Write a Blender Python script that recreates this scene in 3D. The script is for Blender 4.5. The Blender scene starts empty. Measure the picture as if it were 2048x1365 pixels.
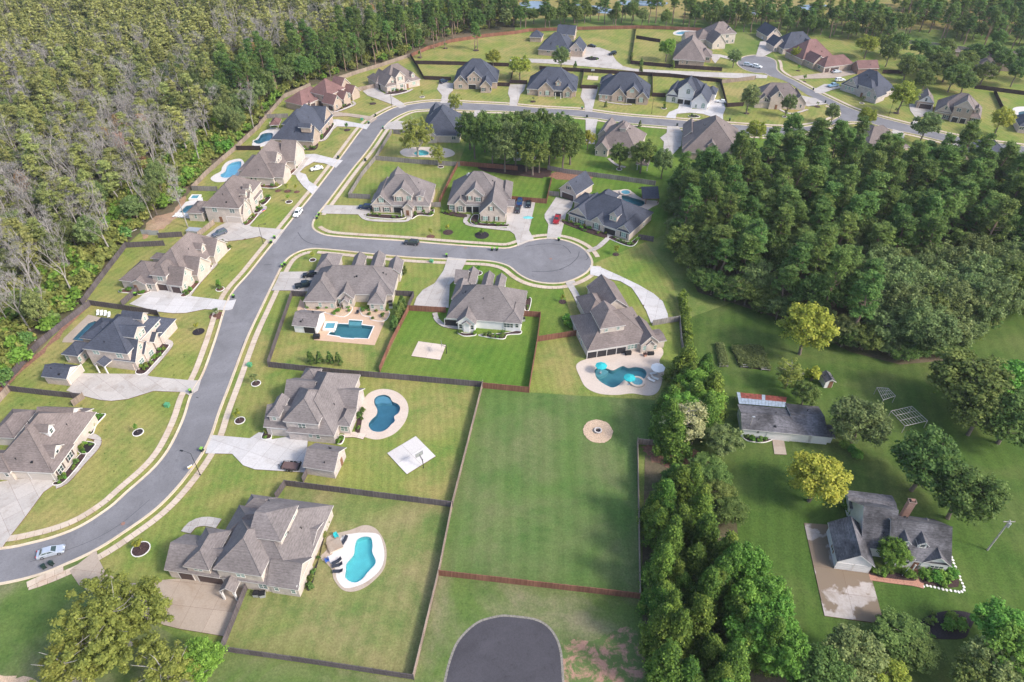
import bpy, bmesh, math, random
import numpy as np
from mathutils import Vector, Matrix
from mathutils.geometry import tessellate_polygon

# ------------------------------------------------------------------ camera, sky, sun, exposure
scene = bpy.context.scene
CAM_H = 115.0
PITCH = math.radians(39.55)
LENS_PX = 1365.0
cam_data = bpy.data.cameras.new('camera')
cam_data.lens = 24.0
cam_data.sensor_width = 36.0
cam_data.clip_start = 1.0
cam_data.clip_end = 6000.0
cam = bpy.data.objects.new('camera', cam_data)
scene.collection.objects.link(cam)
cam.location = (0, 0, CAM_H)
cam.rotation_euler = (math.pi / 2 - PITCH, 0, 0)
scene.camera = cam

SUN_EL = math.radians(40)
SUN_DIR = Vector((0.90, -0.44, 0)).normalized()          # towards the sun, on the ground
world = bpy.data.worlds.new('World')
scene.world = world
world.use_nodes = True
wn = world.node_tree.nodes
sky = wn.new('ShaderNodeTexSky')
sky.sky_type = 'NISHITA'
sky.sun_disc = False
sky.sun_elevation = SUN_EL
sky.sun_rotation = math.atan2(SUN_DIR.x, SUN_DIR.y)
sky.dust_density = 2.5
sky.air_density = 1.0
wn['Background'].inputs[1].default_value = 0.13
world.node_tree.links.new(sky.outputs[0], wn['Background'].inputs[0])
sun_data = bpy.data.lights.new('sun', 'SUN')
sun_data.energy = 1.5
sun_data.angle = math.radians(10.0)
sun_data.color = (1.0, 0.96, 0.90)
sun = bpy.data.objects.new('sun', sun_data)
scene.collection.objects.link(sun)
sun.location = (0, 0, 200)
to_sun = Vector((SUN_DIR.x * math.cos(SUN_EL), SUN_DIR.y * math.cos(SUN_EL), math.sin(SUN_EL)))
sun.rotation_euler = to_sun.to_track_quat('Z', 'Y').to_euler()
vs = scene.view_settings
vs.view_transform = 'Standard'
vs.look = 'None'
vs.gamma = 1.0
vs.use_curve_mapping = False
vs.exposure = 1.28

# ------------------------------------------------------------------ helpers
R = random.Random(7)
COL = scene.collection

def G(u, v, z=0.0):
    """ground plan position of a point of height z seen at photograph pixel (u, v)"""
    x = (u - 1024) / LENS_PX
    y = (682.5 - v) / LENS_PX
    dx, dy, dz = x, math.cos(PITCH) + y * math.sin(PITCH), -math.sin(PITCH) + y * math.cos(PITCH)
    t = (z - CAM_H) / dz
    return (dx * t, dy * t)

def crop(x0, y0, s, pts):
    return [(x0 + p[0] / s, y0 + p[1] / s) for p in pts]

def GP(pts, z=0.0):
    return [G(u, v, z) for u, v in pts]

def link(o, parent=None):
    COL.objects.link(o)
    if parent is not None:
        o.parent = parent
    return o

def tag(o, label=None, cat=None, group=None, kind=None):
    if label: o['label'] = label
    if cat: o['category'] = cat
    if group: o['group'] = group
    if kind: o['kind'] = kind
    return o

def mesh(name, verts, faces, mats, fmats=None, smooth=False):
    me = bpy.data.meshes.new(name)
    me.from_pydata(verts, [], faces)
    for m in (mats if isinstance(mats, (list, tuple)) else [mats]):
        me.materials.append(m)
    if fmats:
        me.polygons.foreach_set('material_index', fmats)
    if smooth:
        me.polygons.foreach_set('use_smooth', [True] * len(me.polygons))
    return me

def obj(name, me, parent=None, loc=None, rotz=None):
    o = bpy.data.objects.new(name, me)
    if loc is not None: o.location = loc
    if rotz is not None: o.rotation_euler = (0, 0, rotz)
    return link(o, parent)

def empty(name, loc=(0, 0, 0), rotz=0.0):
    o = bpy.data.objects.new(name, None)
    o.empty_display_size = 0.5
    o.location = loc
    o.rotation_euler = (0, 0, rotz)
    return link(o)

class MB:
    """collects boxes, prisms and tubes into one mesh"""
    def __init__(s): s.v = []; s.f = []; s.m = []
    def add(s, verts, faces, mi=0):
        b = len(s.v); s.v += [tuple(p) for p in verts]
        s.f += [tuple(i + b for i in f) for f in faces]; s.m += [mi] * len(faces)
    def box(s, x0, x1, y0, y1, z0, z1, mi=0, M=None):
        vs_ = [(x0, y0, z0), (x1, y0, z0), (x1, y1, z0), (x0, y1, z0), (x0, y0, z1), (x1, y0, z1), (x1, y1, z1), (x0, y1, z1)]
        if M is not None: vs_ = [tuple(M @ Vector(p)) for p in vs_]
        s.add(vs_, [(0, 3, 2, 1), (4, 5, 6, 7), (0, 1, 5, 4), (1, 2, 6, 5), (2, 3, 7, 6), (3, 0, 4, 7)], mi)
    def tube(s, p0, p1, r0, r1, n=6, mi=0, cap=True):
        p0 = Vector(p0); p1 = Vector(p1); d = (p1 - p0)
        if d.length < 1e-6: return
        q = d.to_track_quat('Z', 'Y')
        a = [q @ Vector((math.cos(2 * math.pi * i / n), math.sin(2 * math.pi * i / n), 0)) for i in range(n)]
        vs_ = [tuple(p0 + k * r0) for k in a] + [tuple(p1 + k * r1) for k in a]
        fs = [(i, (i + 1) % n, n + (i + 1) % n, n + i) for i in range(n)]
        if cap: fs += [tuple(range(n - 1, -1, -1)), tuple(range(n, 2 * n))]
        s.add(vs_, fs, mi)
    def prism(s, outline, z0, z1, mi=0):
        n = len(outline)
        s.add([(p[0], p[1], z0) for p in outline] + [(p[0], p[1], z1) for p in outline],
              [tuple(range(n, 2 * n)), tuple(range(n - 1, -1, -1))] + [(i, (i + 1) % n, n + (i + 1) % n, n + i) for i in range(n)], mi)
    def build(s, name, mats, parent=None, loc=None, rotz=None, smooth=False):
        return obj(name, mesh(name, s.v, s.f, mats, s.m, smooth), parent, loc, rotz)
    def me(s, name, mats, smooth=False):
        return mesh(name, s.v, s.f, mats, s.m, smooth)

def smooth_closed(pts, n=5):
    out = []; k = len(pts)
    for i in range(k):
        p0, p1, p2, p3 = (np.array(pts[(i + j - 1) % k], float) for j in range(4))
        for t in np.linspace(0, 1, n, endpoint=False):
            out.append(tuple(0.5 * ((2 * p1) + (-p0 + p2) * t + (2 * p0 - 5 * p1 + 4 * p2 - p3) * t * t + (-p0 + 3 * p1 - 3 * p2 + p3) * t ** 3)))
    return out

def smooth_open(pts, n=5):
    if len(pts) < 3: return [tuple(p) for p in pts]
    pp = [pts[0]] + list(pts) + [pts[-1]]
    out = []
    for i in range(len(pts) - 1):
        p0, p1, p2, p3 = (np.array(pp[i + j], float) for j in range(4))
        for t in np.linspace(0, 1, n, endpoint=False):
            out.append(tuple(0.5 * ((2 * p1) + (-p0 + p2) * t + (2 * p0 - 5 * p1 + 4 * p2 - p3) * t * t + (-p0 + 3 * p1 - 3 * p2 + p3) * t ** 3)))
    out.append(tuple(pts[-1]))
    return out

def offset(pl, d):
    """offset an open polyline to its left by d"""
    out = []
    n = len(pl)
    for i in range(n):
        a = np.array(pl[max(i - 1, 0)]); b = np.array(pl[min(i + 1, n - 1)])
        t = b - a; L = np.hypot(*t)
        if L < 1e-9: out.append(tuple(pl[i])); continue
        t /= L
        out.append((pl[i][0] - t[1] * d, pl[i][1] + t[0] * d))
    return out

def resample(pl, step):
    pts = [np.array(p, float) for p in pl]
    d = [0.0]
    for a, b in zip(pts, pts[1:]): d.append(d[-1] + float(np.hypot(*(b - a))))
    n = max(1, int(round(d[-1] / step)))
    xs = np.interp(np.linspace(0, d[-1], n + 1), d, [p[0] for p in pts])
    ys = np.interp(np.linspace(0, d[-1], n + 1), d, [p[1] for p in pts])
    return list(zip(xs.tolist(), ys.tolist()))

def inside(p, poly):
    x, y = p; c = False; n = len(poly)
    for i in range(n):
        x1, y1 = poly[i]; x2, y2 = poly[i - 1]
        if (y1 > y) != (y2 > y) and x < (x2 - x1) * (y - y1) / (y2 - y1) + x1: c = not c
    return c

def area(poly):
    return 0.5 * sum(poly[i - 1][0] * poly[i][1] - poly[i][0] * poly[i - 1][1] for i in range(len(poly)))

def clean(poly):
    out = []
    for p in poly:
        if not out or math.hypot(p[0] - out[-1][0], p[1] - out[-1][1]) > 1e-4: out.append(p)
    if len(out) > 1 and math.hypot(out[0][0] - out[-1][0], out[0][1] - out[-1][1]) < 1e-4: out.pop()
    return out

def fill(outer, holes=()):
    loops = [[Vector((p[0], p[1], 0)) for p in outer]] + [[Vector((p[0], p[1], 0)) for p in h] for h in holes]
    tris = tessellate_polygon(loops)
    flat = [tuple(v.xy) for l in loops for v in l]
    out = []
    for t in tris:
        a, b, c = (flat[i] for i in t)
        if (b[0] - a[0]) * (c[1] - a[1]) - (b[1] - a[1]) * (c[0] - a[0]) < 0: t = (t[0], t[2], t[1])
        out.append(tuple(t))
    return flat, out

def sheet(name, outer, z, m, holes=(), thick=0.0, parent=None, kind='structure'):
    outer = clean(outer)
    if area(outer) < 0: outer = outer[::-1]
    flat, tris = fill(outer, holes)
    b = MB(); b.add([(p[0], p[1], z) for p in flat], tris)
    if thick:
        for lp, sgn in [(outer, 1)] + [(h if area(h) < 0 else h[::-1], 1) for h in holes]:
            n = len(lp)
            b.add([(p[0], p[1], z) for p in lp] + [(p[0], p[1], z - thick) for p in lp], [(i, n + i, n + (i + 1) % n, (i + 1) % n) for i in range(n)])
    o = b.build(name, m, parent)
    if kind and parent is None: o['kind'] = kind
    return o

def ribbon(name, left, right, z, m, thick=0.0, parent=None, kind='structure'):
    n = len(left); b = MB()
    b.add([(p[0], p[1], z) for p in left] + [(p[0], p[1], z) for p in right], [(i, n + i, n + i + 1, i + 1) for i in range(n - 1)])
    if thick:
        for e in (left, right):
            b.add([(p[0], p[1], z) for p in e] + [(p[0], p[1], z - thick) for p in e], [(i, i + 1, n + i + 1, n + i) for i in range(n - 1)])
    o = b.build(name, m, parent)
    if kind and parent is None: o['kind'] = kind
    return o

# ------------------------------------------------------------------ materials
def new_mat(name):
    m = bpy.data.materials.new(name); m.use_nodes = True
    nt = m.node_tree
    return m, nt, nt.nodes['Principled BSDF']

def N(nt, t, **kw):
    n = nt.nodes.new(t)
    for k, v in kw.items():
        if k.startswith('i_'):
            key = k[2:]
            n.inputs[int(key) if key.isdigit() else key].default_value = v
        else: setattr(n, k, v)
    return n

def c4(c): return (c[0], c[1], c[2], 1)

def noise(nt, scale, detail=4, rough=0.55, coord=None, distortion=0.0):
    n = N(nt, 'ShaderNodeTexNoise', i_Scale=scale, i_Detail=detail, i_Roughness=rough, i_Distortion=distortion)
    if coord is not None: nt.links.new(coord, n.inputs['Vector'])
    return n.outputs['Fac']

def ramp(nt, fac, stops):
    r = N(nt, 'ShaderNodeValToRGB')
    e = r.color_ramp.elements
    while len(e) < len(stops): e.new(0.5)
    for el, (p, c) in zip(e, stops):
        el.position = p; el.color = c4(c) if not isinstance(c, float) else (c, c, c, 1)
    nt.links.new(fac, r.inputs[0])
    return r.outputs[0]

def mixc(nt, fac, a, b, blend='MIX'):
    m = N(nt, 'ShaderNodeMix', data_type='RGBA', blend_type=blend)
    if isinstance(fac, float): m.inputs[0].default_value = fac
    else: nt.links.new(fac, m.inputs[0])
    for i, x in ((6, a), (7, b)):
        if isinstance(x, tuple): m.inputs[i].default_value = c4(x)
        else: nt.links.new(x, m.inputs[i])
    return m.outputs[2]

def worldpos(nt): return N(nt, 'ShaderNodeNewGeometry').outputs['Position']
def objpos(nt): return N(nt, 'ShaderNodeTexCoord').outputs['Object']

def mapping(nt, vec, scale=(1, 1, 1), rot=(0, 0, 0)):
    m = N(nt, 'ShaderNodeMapping')
    m.inputs['Scale'].default_value = scale; m.inputs['Rotation'].default_value = rot
    nt.links.new(vec, m.inputs['Vector'])
    return m.outputs[0]

def bump(nt, bs, fac, strength=0.3, dist=0.05):
    b = N(nt, 'ShaderNodeBump'); b.inputs['Strength'].default_value = strength; b.inputs['Distance'].default_value = dist
    nt.links.new(fac, b.inputs['Height']); nt.links.new(b.outputs[0], bs.inputs['Normal'])

def plain(name, col, rough=0.7, var=0.15, scale=3.0, metal=0.0, spec=0.3):
    m, nt, bs = new_mat(name)
    f = noise(nt, scale, 5, 0.6, objpos(nt))
    a = tuple(max(0, c * (1 - var)) for c in col); b = tuple(min(1, c * (1 + var)) for c in col)
    nt.links.new(ramp(nt, f, [(0.3, a), (0.7, b)]), bs.inputs['Base Color'])
    bs.inputs['Roughness'].default_value = rough; bs.inputs['Metallic'].default_value = metal
    bs.inputs['Specular IOR Level'].default_value = spec
    return m

def lawn(name, base, dry, dark, stripe=None, dryness=0.5, spots=0.0):
    """grass seen from the air: blotches of dry and lush turf, fine grain, mower lines"""
    m, nt, bs = new_mat(name)
    p = worldpos(nt)
    big = noise(nt, 0.045, 5, 0.6, p, 0.6)
    mid = noise(nt, 0.10, 9, 0.74, p, 0.25)
    fine = noise(nt, 2.6, 5, 0.8, p)
    col = mixc(nt, ramp(nt, big, [(0.5 - 0.22 * dryness - 0.02, 0.0), (0.62, 1.0)]), base, dry)
    col = mixc(nt, ramp(nt, mid, [(0.45, 0.0), (0.66, 0.75)]), col, dark)
    if stripe:
        w = N(nt, 'ShaderNodeTexWave', wave_type='BANDS', bands_direction='X', i_Scale=stripe[1])
        w.inputs['Distortion'].default_value = 2.2; w.inputs['Detail'].default_value = 2.0; w.inputs['Detail Scale'].default_value = 0.15
        nt.links.new(mapping(nt, p, (1, 1, 0), (0, 0, stripe[0])), w.inputs['Vector'])
        k = ramp(nt, w.outputs['Fac'], [(0.25, 0.89), (0.75, 1.07)])
        col = mixc(nt, 0.55, col, k, 'MULTIPLY')
    if spots:
        sp = noise(nt, 0.75, 2, 0.5, p)
        sp2 = noise(nt, 0.05, 2, 0.5, p)
        mm = N(nt, 'ShaderNodeMath', operation='MULTIPLY')
        nt.links.new(ramp(nt, sp, [(0.64, 0.0), (0.70, 1.0)]), mm.inputs[0]); nt.links.new(ramp(nt, sp2, [(0.45, 0.0), (0.55, spots)]), mm.inputs[1])
        col = mixc(nt, mm.outputs[0], col, tuple(c * 0.5 for c in dark))
    speck = ramp(nt, noise(nt, 0.8, 7, 0.8, p), [(0.3, 0.84), (0.7, 1.14)])
    col = mixc(nt, 1.0, col, speck, 'MULTIPLY')
    g = ramp(nt, fine, [(0.25, 0.60), (0.75, 1.38)])
    col = mixc(nt, 1.0, col, g, 'MULTIPLY')
    nt.links.new(col, bs.inputs['Base Color'])
    bs.inputs['Roughness'].default_value = 0.95; bs.inputs['Specular IOR Level'].default_value = 0.08
    bump(nt, bs, noise(nt, 5.0, 4, 0.7, p), 0.5, 0.12)
    return m

def concrete(name, col, stain=(0.32, 0.25, 0.18), amount=0.5, wet=None):
    m, nt, bs = new_mat(name)
    p = worldpos(nt)
    f1 = noise(nt, 0.25, 6, 0.65, p, 0.5); f2 = noise(nt, 3.5, 5, 0.7, p)
    c = mixc(nt, ramp(nt, f1, [(0.5, 0.0), (0.72, amount)]), tuple(col), stain)
    c = mixc(nt, 1.0, c, ramp(nt, f2, [(0.3, 0.86), (0.7, 1.08)]), 'MULTIPLY')
    if wet is not None:
        f3 = noise(nt, 0.11, 5, 0.55, p, 0.3)
        c = mixc(nt, ramp(nt, f3, [(0.46, 0.0), (0.49, 1.0)]), c, wet)
    # slab to slab tone
    ri = N(nt, 'ShaderNodeObjectInfo').outputs['Random']
    c = mixc(nt, 1.0, c, ramp(nt, ri, [(0.0, 0.90), (1.0, 1.05)]), 'MULTIPLY')
    nt.links.new(c, bs.inputs['Base Color'])
    bs.inputs['Roughness'].default_value = 0.85; bs.inputs['Specular IOR Level'].default_value = 0.2
    bump(nt, bs, f2, 0.15, 0.02)
    return m

def asphalt(name, col, patch=0.25):
    m, nt, bs = new_mat(name)
    p = worldpos(nt)
    f1 = noise(nt, 0.12, 6, 0.6, p, 0.8); f2 = noise(nt, 4.0, 4, 0.8, p); f3 = noise(nt, 0.6, 5, 0.7, p, 1.5)
    c = mixc(nt, ramp(nt, f1, [(0.35, 0.0), (0.7, 1.0)]), tuple(x * (1 - patch * 0.5) for x in col), tuple(x * (1 + patch * 0.5) for x in col))
    c = mixc(nt, ramp(nt, f3, [(0.56, 0.0), (0.70, 0.5)]), c, tuple(x * 0.55 for x in col))
    c = mixc(nt, 1.0, c, ramp(nt, f2, [(0.3, 0.82), (0.7, 1.15)]), 'MULTIPLY')
    nt.links.new(c, bs.inputs['Base Color'])
    bs.inputs['Roughness'].default_value = 0.9; bs.inputs['Specular IOR Level'].default_value = 0.2
    bump(nt, bs, f2, 0.2, 0.03)
    return m

def shingle(name, col, var=0.28, wear=(0.86, 1.12)):
    """asphalt shingles: courses, tab to tab tone, broad weathering"""
    m, nt, bs = new_mat(name)
    p = objpos(nt)
    tabs = noise(nt, 1.0, 3, 0.75, mapping(nt, p, (1.6, 1.6, 5.5)))
    w = noise(nt, 0.22, 5, 0.6, p, 0.6)
    sep = N(nt, 'ShaderNodeSeparateXYZ'); nt.links.new(p, sep.inputs[0])
    mul = N(nt, 'ShaderNodeMath', operation='MULTIPLY'); mul.inputs[1].default_value = 1 / 0.30; nt.links.new(sep.outputs[2], mul.inputs[0])
    fr = N(nt, 'ShaderNodeMath', operation='FRACT'); nt.links.new(mul.outputs[0], fr.inputs[0])
    c = mixc(nt, ramp(nt, tabs, [(0.3, 0.0), (0.7, 1.0)]), tuple(x * (1 - var) for x in col), tuple(x * (1 + var) for x in col))
    c = mixc(nt, 1.0, c, ramp(nt, w, [(0.35, wear[0]), (0.65, wear[1])]), 'MULTIPLY')
    c = mixc(nt, 1.0, c, ramp(nt, fr.outputs[0], [(0.0, 0.80), (0.25, 1.0), (1.0, 1.06)]), 'MULTIPLY')
    ri = N(nt, 'ShaderNodeObjectInfo').outputs['Random']
    c = mixc(nt, 1.0, c, ramp(nt, ri, [(0.0, 0.95), (1.0, 1.05)]), 'MULTIPLY')
    nt.links.new(c, bs.inputs['Base Color'])
    bs.inputs['Roughness'].default_value = 0.85; bs.inputs['Specular IOR Level'].default_value = 0.25
    bump(nt, bs, tabs, 0.4, 0.03)
    return m

def brick(name, c1, c2, mortar, scale=1.0):
    m, nt, bs = new_mat(name)
    p = objpos(nt)
    sep = N(nt, 'ShaderNodeSeparateXYZ'); nt.links.new(p, sep.inputs[0])
    ad = N(nt, 'ShaderNodeMath', operation='ADD'); nt.links.new(sep.outputs[0], ad.inputs[0]); nt.links.new(sep.outputs[1], ad.inputs[1])
    cb = N(nt, 'ShaderNodeCombineXYZ'); nt.links.new(ad.outputs[0], cb.inputs[0]); nt.links.new(sep.outputs[2], cb.inputs[1])
    b = N(nt, 'ShaderNodeTexBrick', i_Scale=2.6 * scale)
    b.inputs['Color1'].default_value = c4(c1); b.inputs['Color2'].default_value = c4(c2); b.inputs['Mortar'].default_value = c4(mortar)
    b.inputs['Mortar Size'].default_value = 0.03; b.inputs['Brick Width'].default_value = 0.7; b.inputs['Row Height'].default_value = 0.26
    nt.links.new(cb.outputs[0], b.inputs['Vector'])
    w = noise(nt, 0.5, 5, 0.65, p)
    blot = noise(nt, 1.7, 4, 0.7, p)
    c = mixc(nt, 1.0, b.outputs['Color'], ramp(nt, w, [(0.3, 0.84), (0.7, 1.10)]), 'MULTIPLY')
    c = mixc(nt, ramp(nt, blot, [(0.52, 0.0), (0.7, 0.55)]), c, tuple(x * 0.62 for x in c1))
    nt.links.new(c, bs.inputs['Base Color'])
    bs.inputs['Roughness'].default_value = 0.85; bs.inputs['Specular IOR Level'].default_value = 0.2
    return m

def glass(name, col=(0.03, 0.05, 0.05)):
    m, nt, bs = new_mat(name)
    ri = N(nt, 'ShaderNodeObjectInfo').outputs['Random']
    nt.links.new(ramp(nt, ri, [(0.0, tuple(c * 0.6 for c in col)), (1.0, tuple(min(1, c * 1.8) for c in col))]), bs.inputs['Base Color'])
    bs.inputs['Roughness'].default_value = 0.08; bs.inputs['Specular IOR Level'].default_value = 0.7
    return m

def fence_mat(name, col, var=0.3):
    m, nt, bs = new_mat(name)
    p = objpos(nt)
    pk = noise(nt, 1.0, 2, 0.6, mapping(nt, p, (7.0, 7.0, 0.12)))
    st = noise(nt, 0.8, 5, 0.65, p)
    ri = N(nt, 'ShaderNodeObjectInfo').outputs['Random']
    c = mixc(nt, ramp(nt, pk, [(0.3, 0.0), (0.7, 1.0)]), tuple(x * (1 - var) for x in col), tuple(x * (1 + var) for x in col))
    c = mixc(nt, 1.0, c, ramp(nt, st, [(0.3, 0.82), (0.7, 1.12)]), 'MULTIPLY')
    c = mixc(nt, 1.0, c, ramp(nt, ri, [(0.0, 0.82), (1.0, 1.15)]), 'MULTIPLY')
    nt.links.new(c, bs.inputs['Base Color'])
    bs.inputs['Roughness'].default_value = 0.9; bs.inputs['Specular IOR Level'].default_value = 0.15
    return m

def leaf_mat(name, c1, c2, c3, trans=0.30, hue=0.12):
    """foliage: leaf to leaf tone from the mesh, tree to tree tone from the object"""
    m, nt, bs = new_mat(name)
    at = N(nt, 'ShaderNodeAttribute', attribute_name='tint').outputs['Fac']
    ri = N(nt, 'ShaderNodeObjectInfo').outputs['Random']
    c = ramp(nt, at, [(0.0, c1), (0.55, c2), (1.0, c3)])
    hs = N(nt, 'ShaderNodeHueSaturation')
    mr = N(nt, 'ShaderNodeMapRange'); mr.inputs[3].default_value = 0.5 - hue * 0.22; mr.inputs[4].default_value = 0.5 + hue * 0.18
    nt.links.new(ri, mr.inputs[0]); nt.links.new(mr.outputs[0], hs.inputs['Hue'])
    mv = N(nt, 'ShaderNodeMapRange'); mv.inputs[3].default_value = 0.80; mv.inputs[4].default_value = 1.22
    wh = N(nt, 'ShaderNodeTexWhiteNoise', noise_dimensions='1D'); nt.links.new(ri, wh.inputs['W'])
    nt.links.new(wh.outputs['Value'], mv.inputs[0]); nt.links.new(mv.outputs[0], hs.inputs['Value'])
    nt.links.new(c, hs.inputs['Color'])
    nt.links.new(hs.outputs[0], bs.inputs['Base Color'])
    bs.inputs['Roughness'].default_value = 0.65; bs.inputs['Specular IOR Level'].default_value = 0.18
    tr = N(nt, 'ShaderNodeBsdfTranslucent'); nt.links.new(hs.outputs[0], tr.inputs[0])
    mx = N(nt, 'ShaderNodeMixShader'); mx.inputs[0].default_value = trans
    nt.links.new(bs.outputs[0], mx.inputs[1]); nt.links.new(tr.outputs[0], mx.inputs[2])
    nt.links.new(mx.outputs[0], nt.nodes['Material Output'].inputs[0])
    return m

def water_mat(name, tint, rough=0.05):
    """clear tinted water: the basin under it shows through"""
    m = bpy.data.materials.new(name); m.use_nodes = True
    nt = m.node_tree; nt.nodes.remove(nt.nodes['Principled BSDF'])
    tr = N(nt, 'ShaderNodeBsdfTransparent'); tr.inputs[0].default_value = c4(tint)
    gl = N(nt, 'ShaderNodeBsdfGlossy'); gl.inputs['Roughness'].default_value = rough
    fr = N(nt, 'ShaderNodeFresnel'); fr.inputs[0].default_value = 1.33
    b = N(nt, 'ShaderNodeBump'); b.inputs['Strength'].default_value = 0.12; b.inputs['Distance'].default_value = 0.1
    nt.links.new(noise(nt, 2.2, 3, 0.6, worldpos(nt), 0.5), b.inputs['Height'])
    nt.links.new(b.outputs[0], gl.inputs['Normal']); nt.links.new(b.outputs[0], fr.inputs['Normal'])
    mx = N(nt, 'ShaderNodeMixShader')
    nt.links.new(fr.outputs[0], mx.inputs[0]); nt.links.new(tr.outputs[0], mx.inputs[1]); nt.links.new(gl.outputs[0], mx.inputs[2])
    nt.links.new(mx.outputs[0], nt.nodes['Material Output'].inputs[0])
    return m

M = {}
M['grass_base'] = lawn('grass_base', (0.128, 0.183, 0.041), (0.213, 0.228, 0.075), (0.069, 0.144, 0.029), None, 0.4)
M['grass_warm'] = lawn('grass_warm', (0.196, 0.233, 0.051), (0.311, 0.257, 0.097), (0.105, 0.183, 0.038), (0.5, 0.16), 0.85, 0.7)
M['grass_back'] = lawn('grass_back', (0.151, 0.203, 0.049), (0.250, 0.219, 0.097), (0.078, 0.153, 0.034), (0.12, 0.11), 0.85)
M['grass_mid'] = lawn('grass_mid', (0.173, 0.228, 0.045), (0.280, 0.242, 0.086), (0.087, 0.178, 0.032), (-0.12, 0.17), 0.85)
M['grass_lush'] = lawn('grass_lush', (0.112, 0.190, 0.030), (0.165, 0.205, 0.045), (0.066, 0.145, 0.022), (0.3, 0.14), 0.35)
M['grass_field'] = lawn('grass_field', (0.103, 0.165, 0.044), (0.152, 0.170, 0.071), (0.066, 0.135, 0.032), (0.03, 0.09), 0.45)
M['grass_deep_shaded'] = lawn('grass_deep_shaded', (0.073, 0.124, 0.025), (0.109, 0.139, 0.040), (0.046, 0.094, 0.018), (0.25, 0.10), 0.3)  # deep green turf, with cloud shade over this side put into the colour
M['grass_rough'] = lawn('grass_rough', (0.115, 0.165, 0.044), (0.230, 0.200, 0.121), (0.064, 0.120, 0.027), None, 0.25)
M['forest_floor'] = lawn('forest_floor', (0.10, 0.088, 0.05), (0.16, 0.125, 0.085), (0.055, 0.07, 0.025), None, 0.7)
M['marsh'] = lawn('marsh', (0.24, 0.21, 0.055), (0.30, 0.23, 0.10), (0.13, 0.15, 0.045), None, 0.6)
M['red_soil'] = lawn('red_soil', (0.36, 0.20, 0.13), (0.40, 0.28, 0.19), (0.10, 0.125, 0.035), None, 0.5)
def clay_grass():
    m, nt, bs = new_mat('clay_grass'); p = worldpos(nt)
    c = mixc(nt, ramp(nt, noise(nt, 0.30, 9, 0.72, p, 0.4), [(0.47, 0.0), (0.56, 1.0)]), (0.095, 0.140, 0.036), (0.37, 0.205, 0.145))
    c = mixc(nt, 1.0, c, ramp(nt, noise(nt, 2.6, 6, 0.8, p), [(0.25, 0.68), (0.75, 1.3)]), 'MULTIPLY')
    nt.links.new(c, bs.inputs['Base Color']); bs.inputs['Roughness'].default_value = 0.95
    return m
M['clay_grass'] = clay_grass()
M['mulch'] = plain('mulch', (0.055, 0.032, 0.030), 0.95, 0.55, 4.0)
M['mulch_red'] = plain('mulch_red', (0.13, 0.062, 0.045), 0.95, 0.45, 4.0)
M['mulch_dark'] = plain('mulch_dark', (0.026, 0.020, 0.024), 0.95, 0.5, 4.0)
M['pine_straw'] = plain('pine_straw', (0.24, 0.125, 0.085), 0.95, 0.4, 2.0)
M['road'] = asphalt('road', (0.192, 0.186, 0.194), 0.30)
M['new_asphalt'] = asphalt('new_asphalt', (0.066, 0.062, 0.070), 0.30)
M['concrete'] = concrete('concrete', (0.46, 0.42, 0.385), (0.29, 0.235, 0.19), 0.65)
M['concrete_white'] = concrete('concrete_white', (0.53, 0.505, 0.49), (0.36, 0.315, 0.275), 0.55)
M['concrete_tan'] = concrete('concrete_tan', (0.40, 0.325, 0.26), (0.28, 0.20, 0.14), 0.6)
M['concrete_old'] = concrete('concrete_old', (0.43, 0.38, 0.345), (0.22, 0.165, 0.115), 0.5, (0.205, 0.155, 0.11))
M['walk'] = concrete('walk', (0.56, 0.46, 0.36), (0.42, 0.27, 0.18), 0.6)
M['curb'] = concrete('curb', (0.58, 0.48, 0.36), (0.35, 0.24, 0.16), 0.5)
M['patio_peach'] = concrete('patio_peach', (0.56, 0.385, 0.27), (0.46, 0.31, 0.21), 0.4)
M['patio_cream'] = concrete('patio_cream', (0.60, 0.50, 0.42), (0.52, 0.40, 0.31), 0.5)
M['patio_white'] = concrete('patio_white', (0.60, 0.56, 0.53), (0.56, 0.47, 0.40), 0.35)
M['gravel'] = plain('gravel', (0.50, 0.36, 0.25), 0.9, 0.35, 5.0)
M['edging'] = plain('edging', (0.72, 0.68, 0.64), 0.8, 0.1)
M['brick_walk'] = plain('brick_walk', (0.42, 0.215, 0.15), 0.85, 0.25, 6.0)
M['roof_slate'] = shingle('roof_slate', (0.060, 0.066, 0.088))
M['roof_grey'] = shingle('roof_grey', (0.178, 0.155, 0.150))
M['roof_brown'] = shingle('roof_brown', (0.172, 0.140, 0.130))
M['roof_red'] = shingle('roof_red', (0.175, 0.098, 0.090))
M['roof_old'] = shingle('roof_old', (0.088, 0.084, 0.090), 0.45, (0.55, 1.75))
M['trim'] = plain('trim', (0.66, 0.63, 0.60), 0.6, 0.06)
M['trim_dark'] = plain('trim_dark', (0.06, 0.055, 0.06), 0.6, 0.1)
M['wall_brick'] = brick('wall_brick', (0.56, 0.46, 0.40), (0.44, 0.34, 0.29), (0.60, 0.54, 0.48))
M['wall_tan'] = brick('wall_tan', (0.46, 0.35, 0.28), (0.33, 0.24, 0.19), (0.48, 0.41, 0.34))
M['wall_cream'] = brick('wall_cream', (0.55, 0.475, 0.41), (0.45, 0.375, 0.32), (0.58, 0.52, 0.46))
M['wall_stone'] = brick('wall_stone', (0.52, 0.45, 0.41), (0.36, 0.30, 0.28), (0.58, 0.53, 0.49), 0.5)
M['wall_white'] = plain('wall_white', (0.68, 0.665, 0.65), 0.7, 0.06, 1.0)
M['wall_red'] = brick('wall_red', (0.30, 0.16, 0.12), (0.22, 0.115, 0.09), (0.38, 0.29, 0.24))
M['glass'] = glass('glass', (0.040, 0.062, 0.060))
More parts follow.
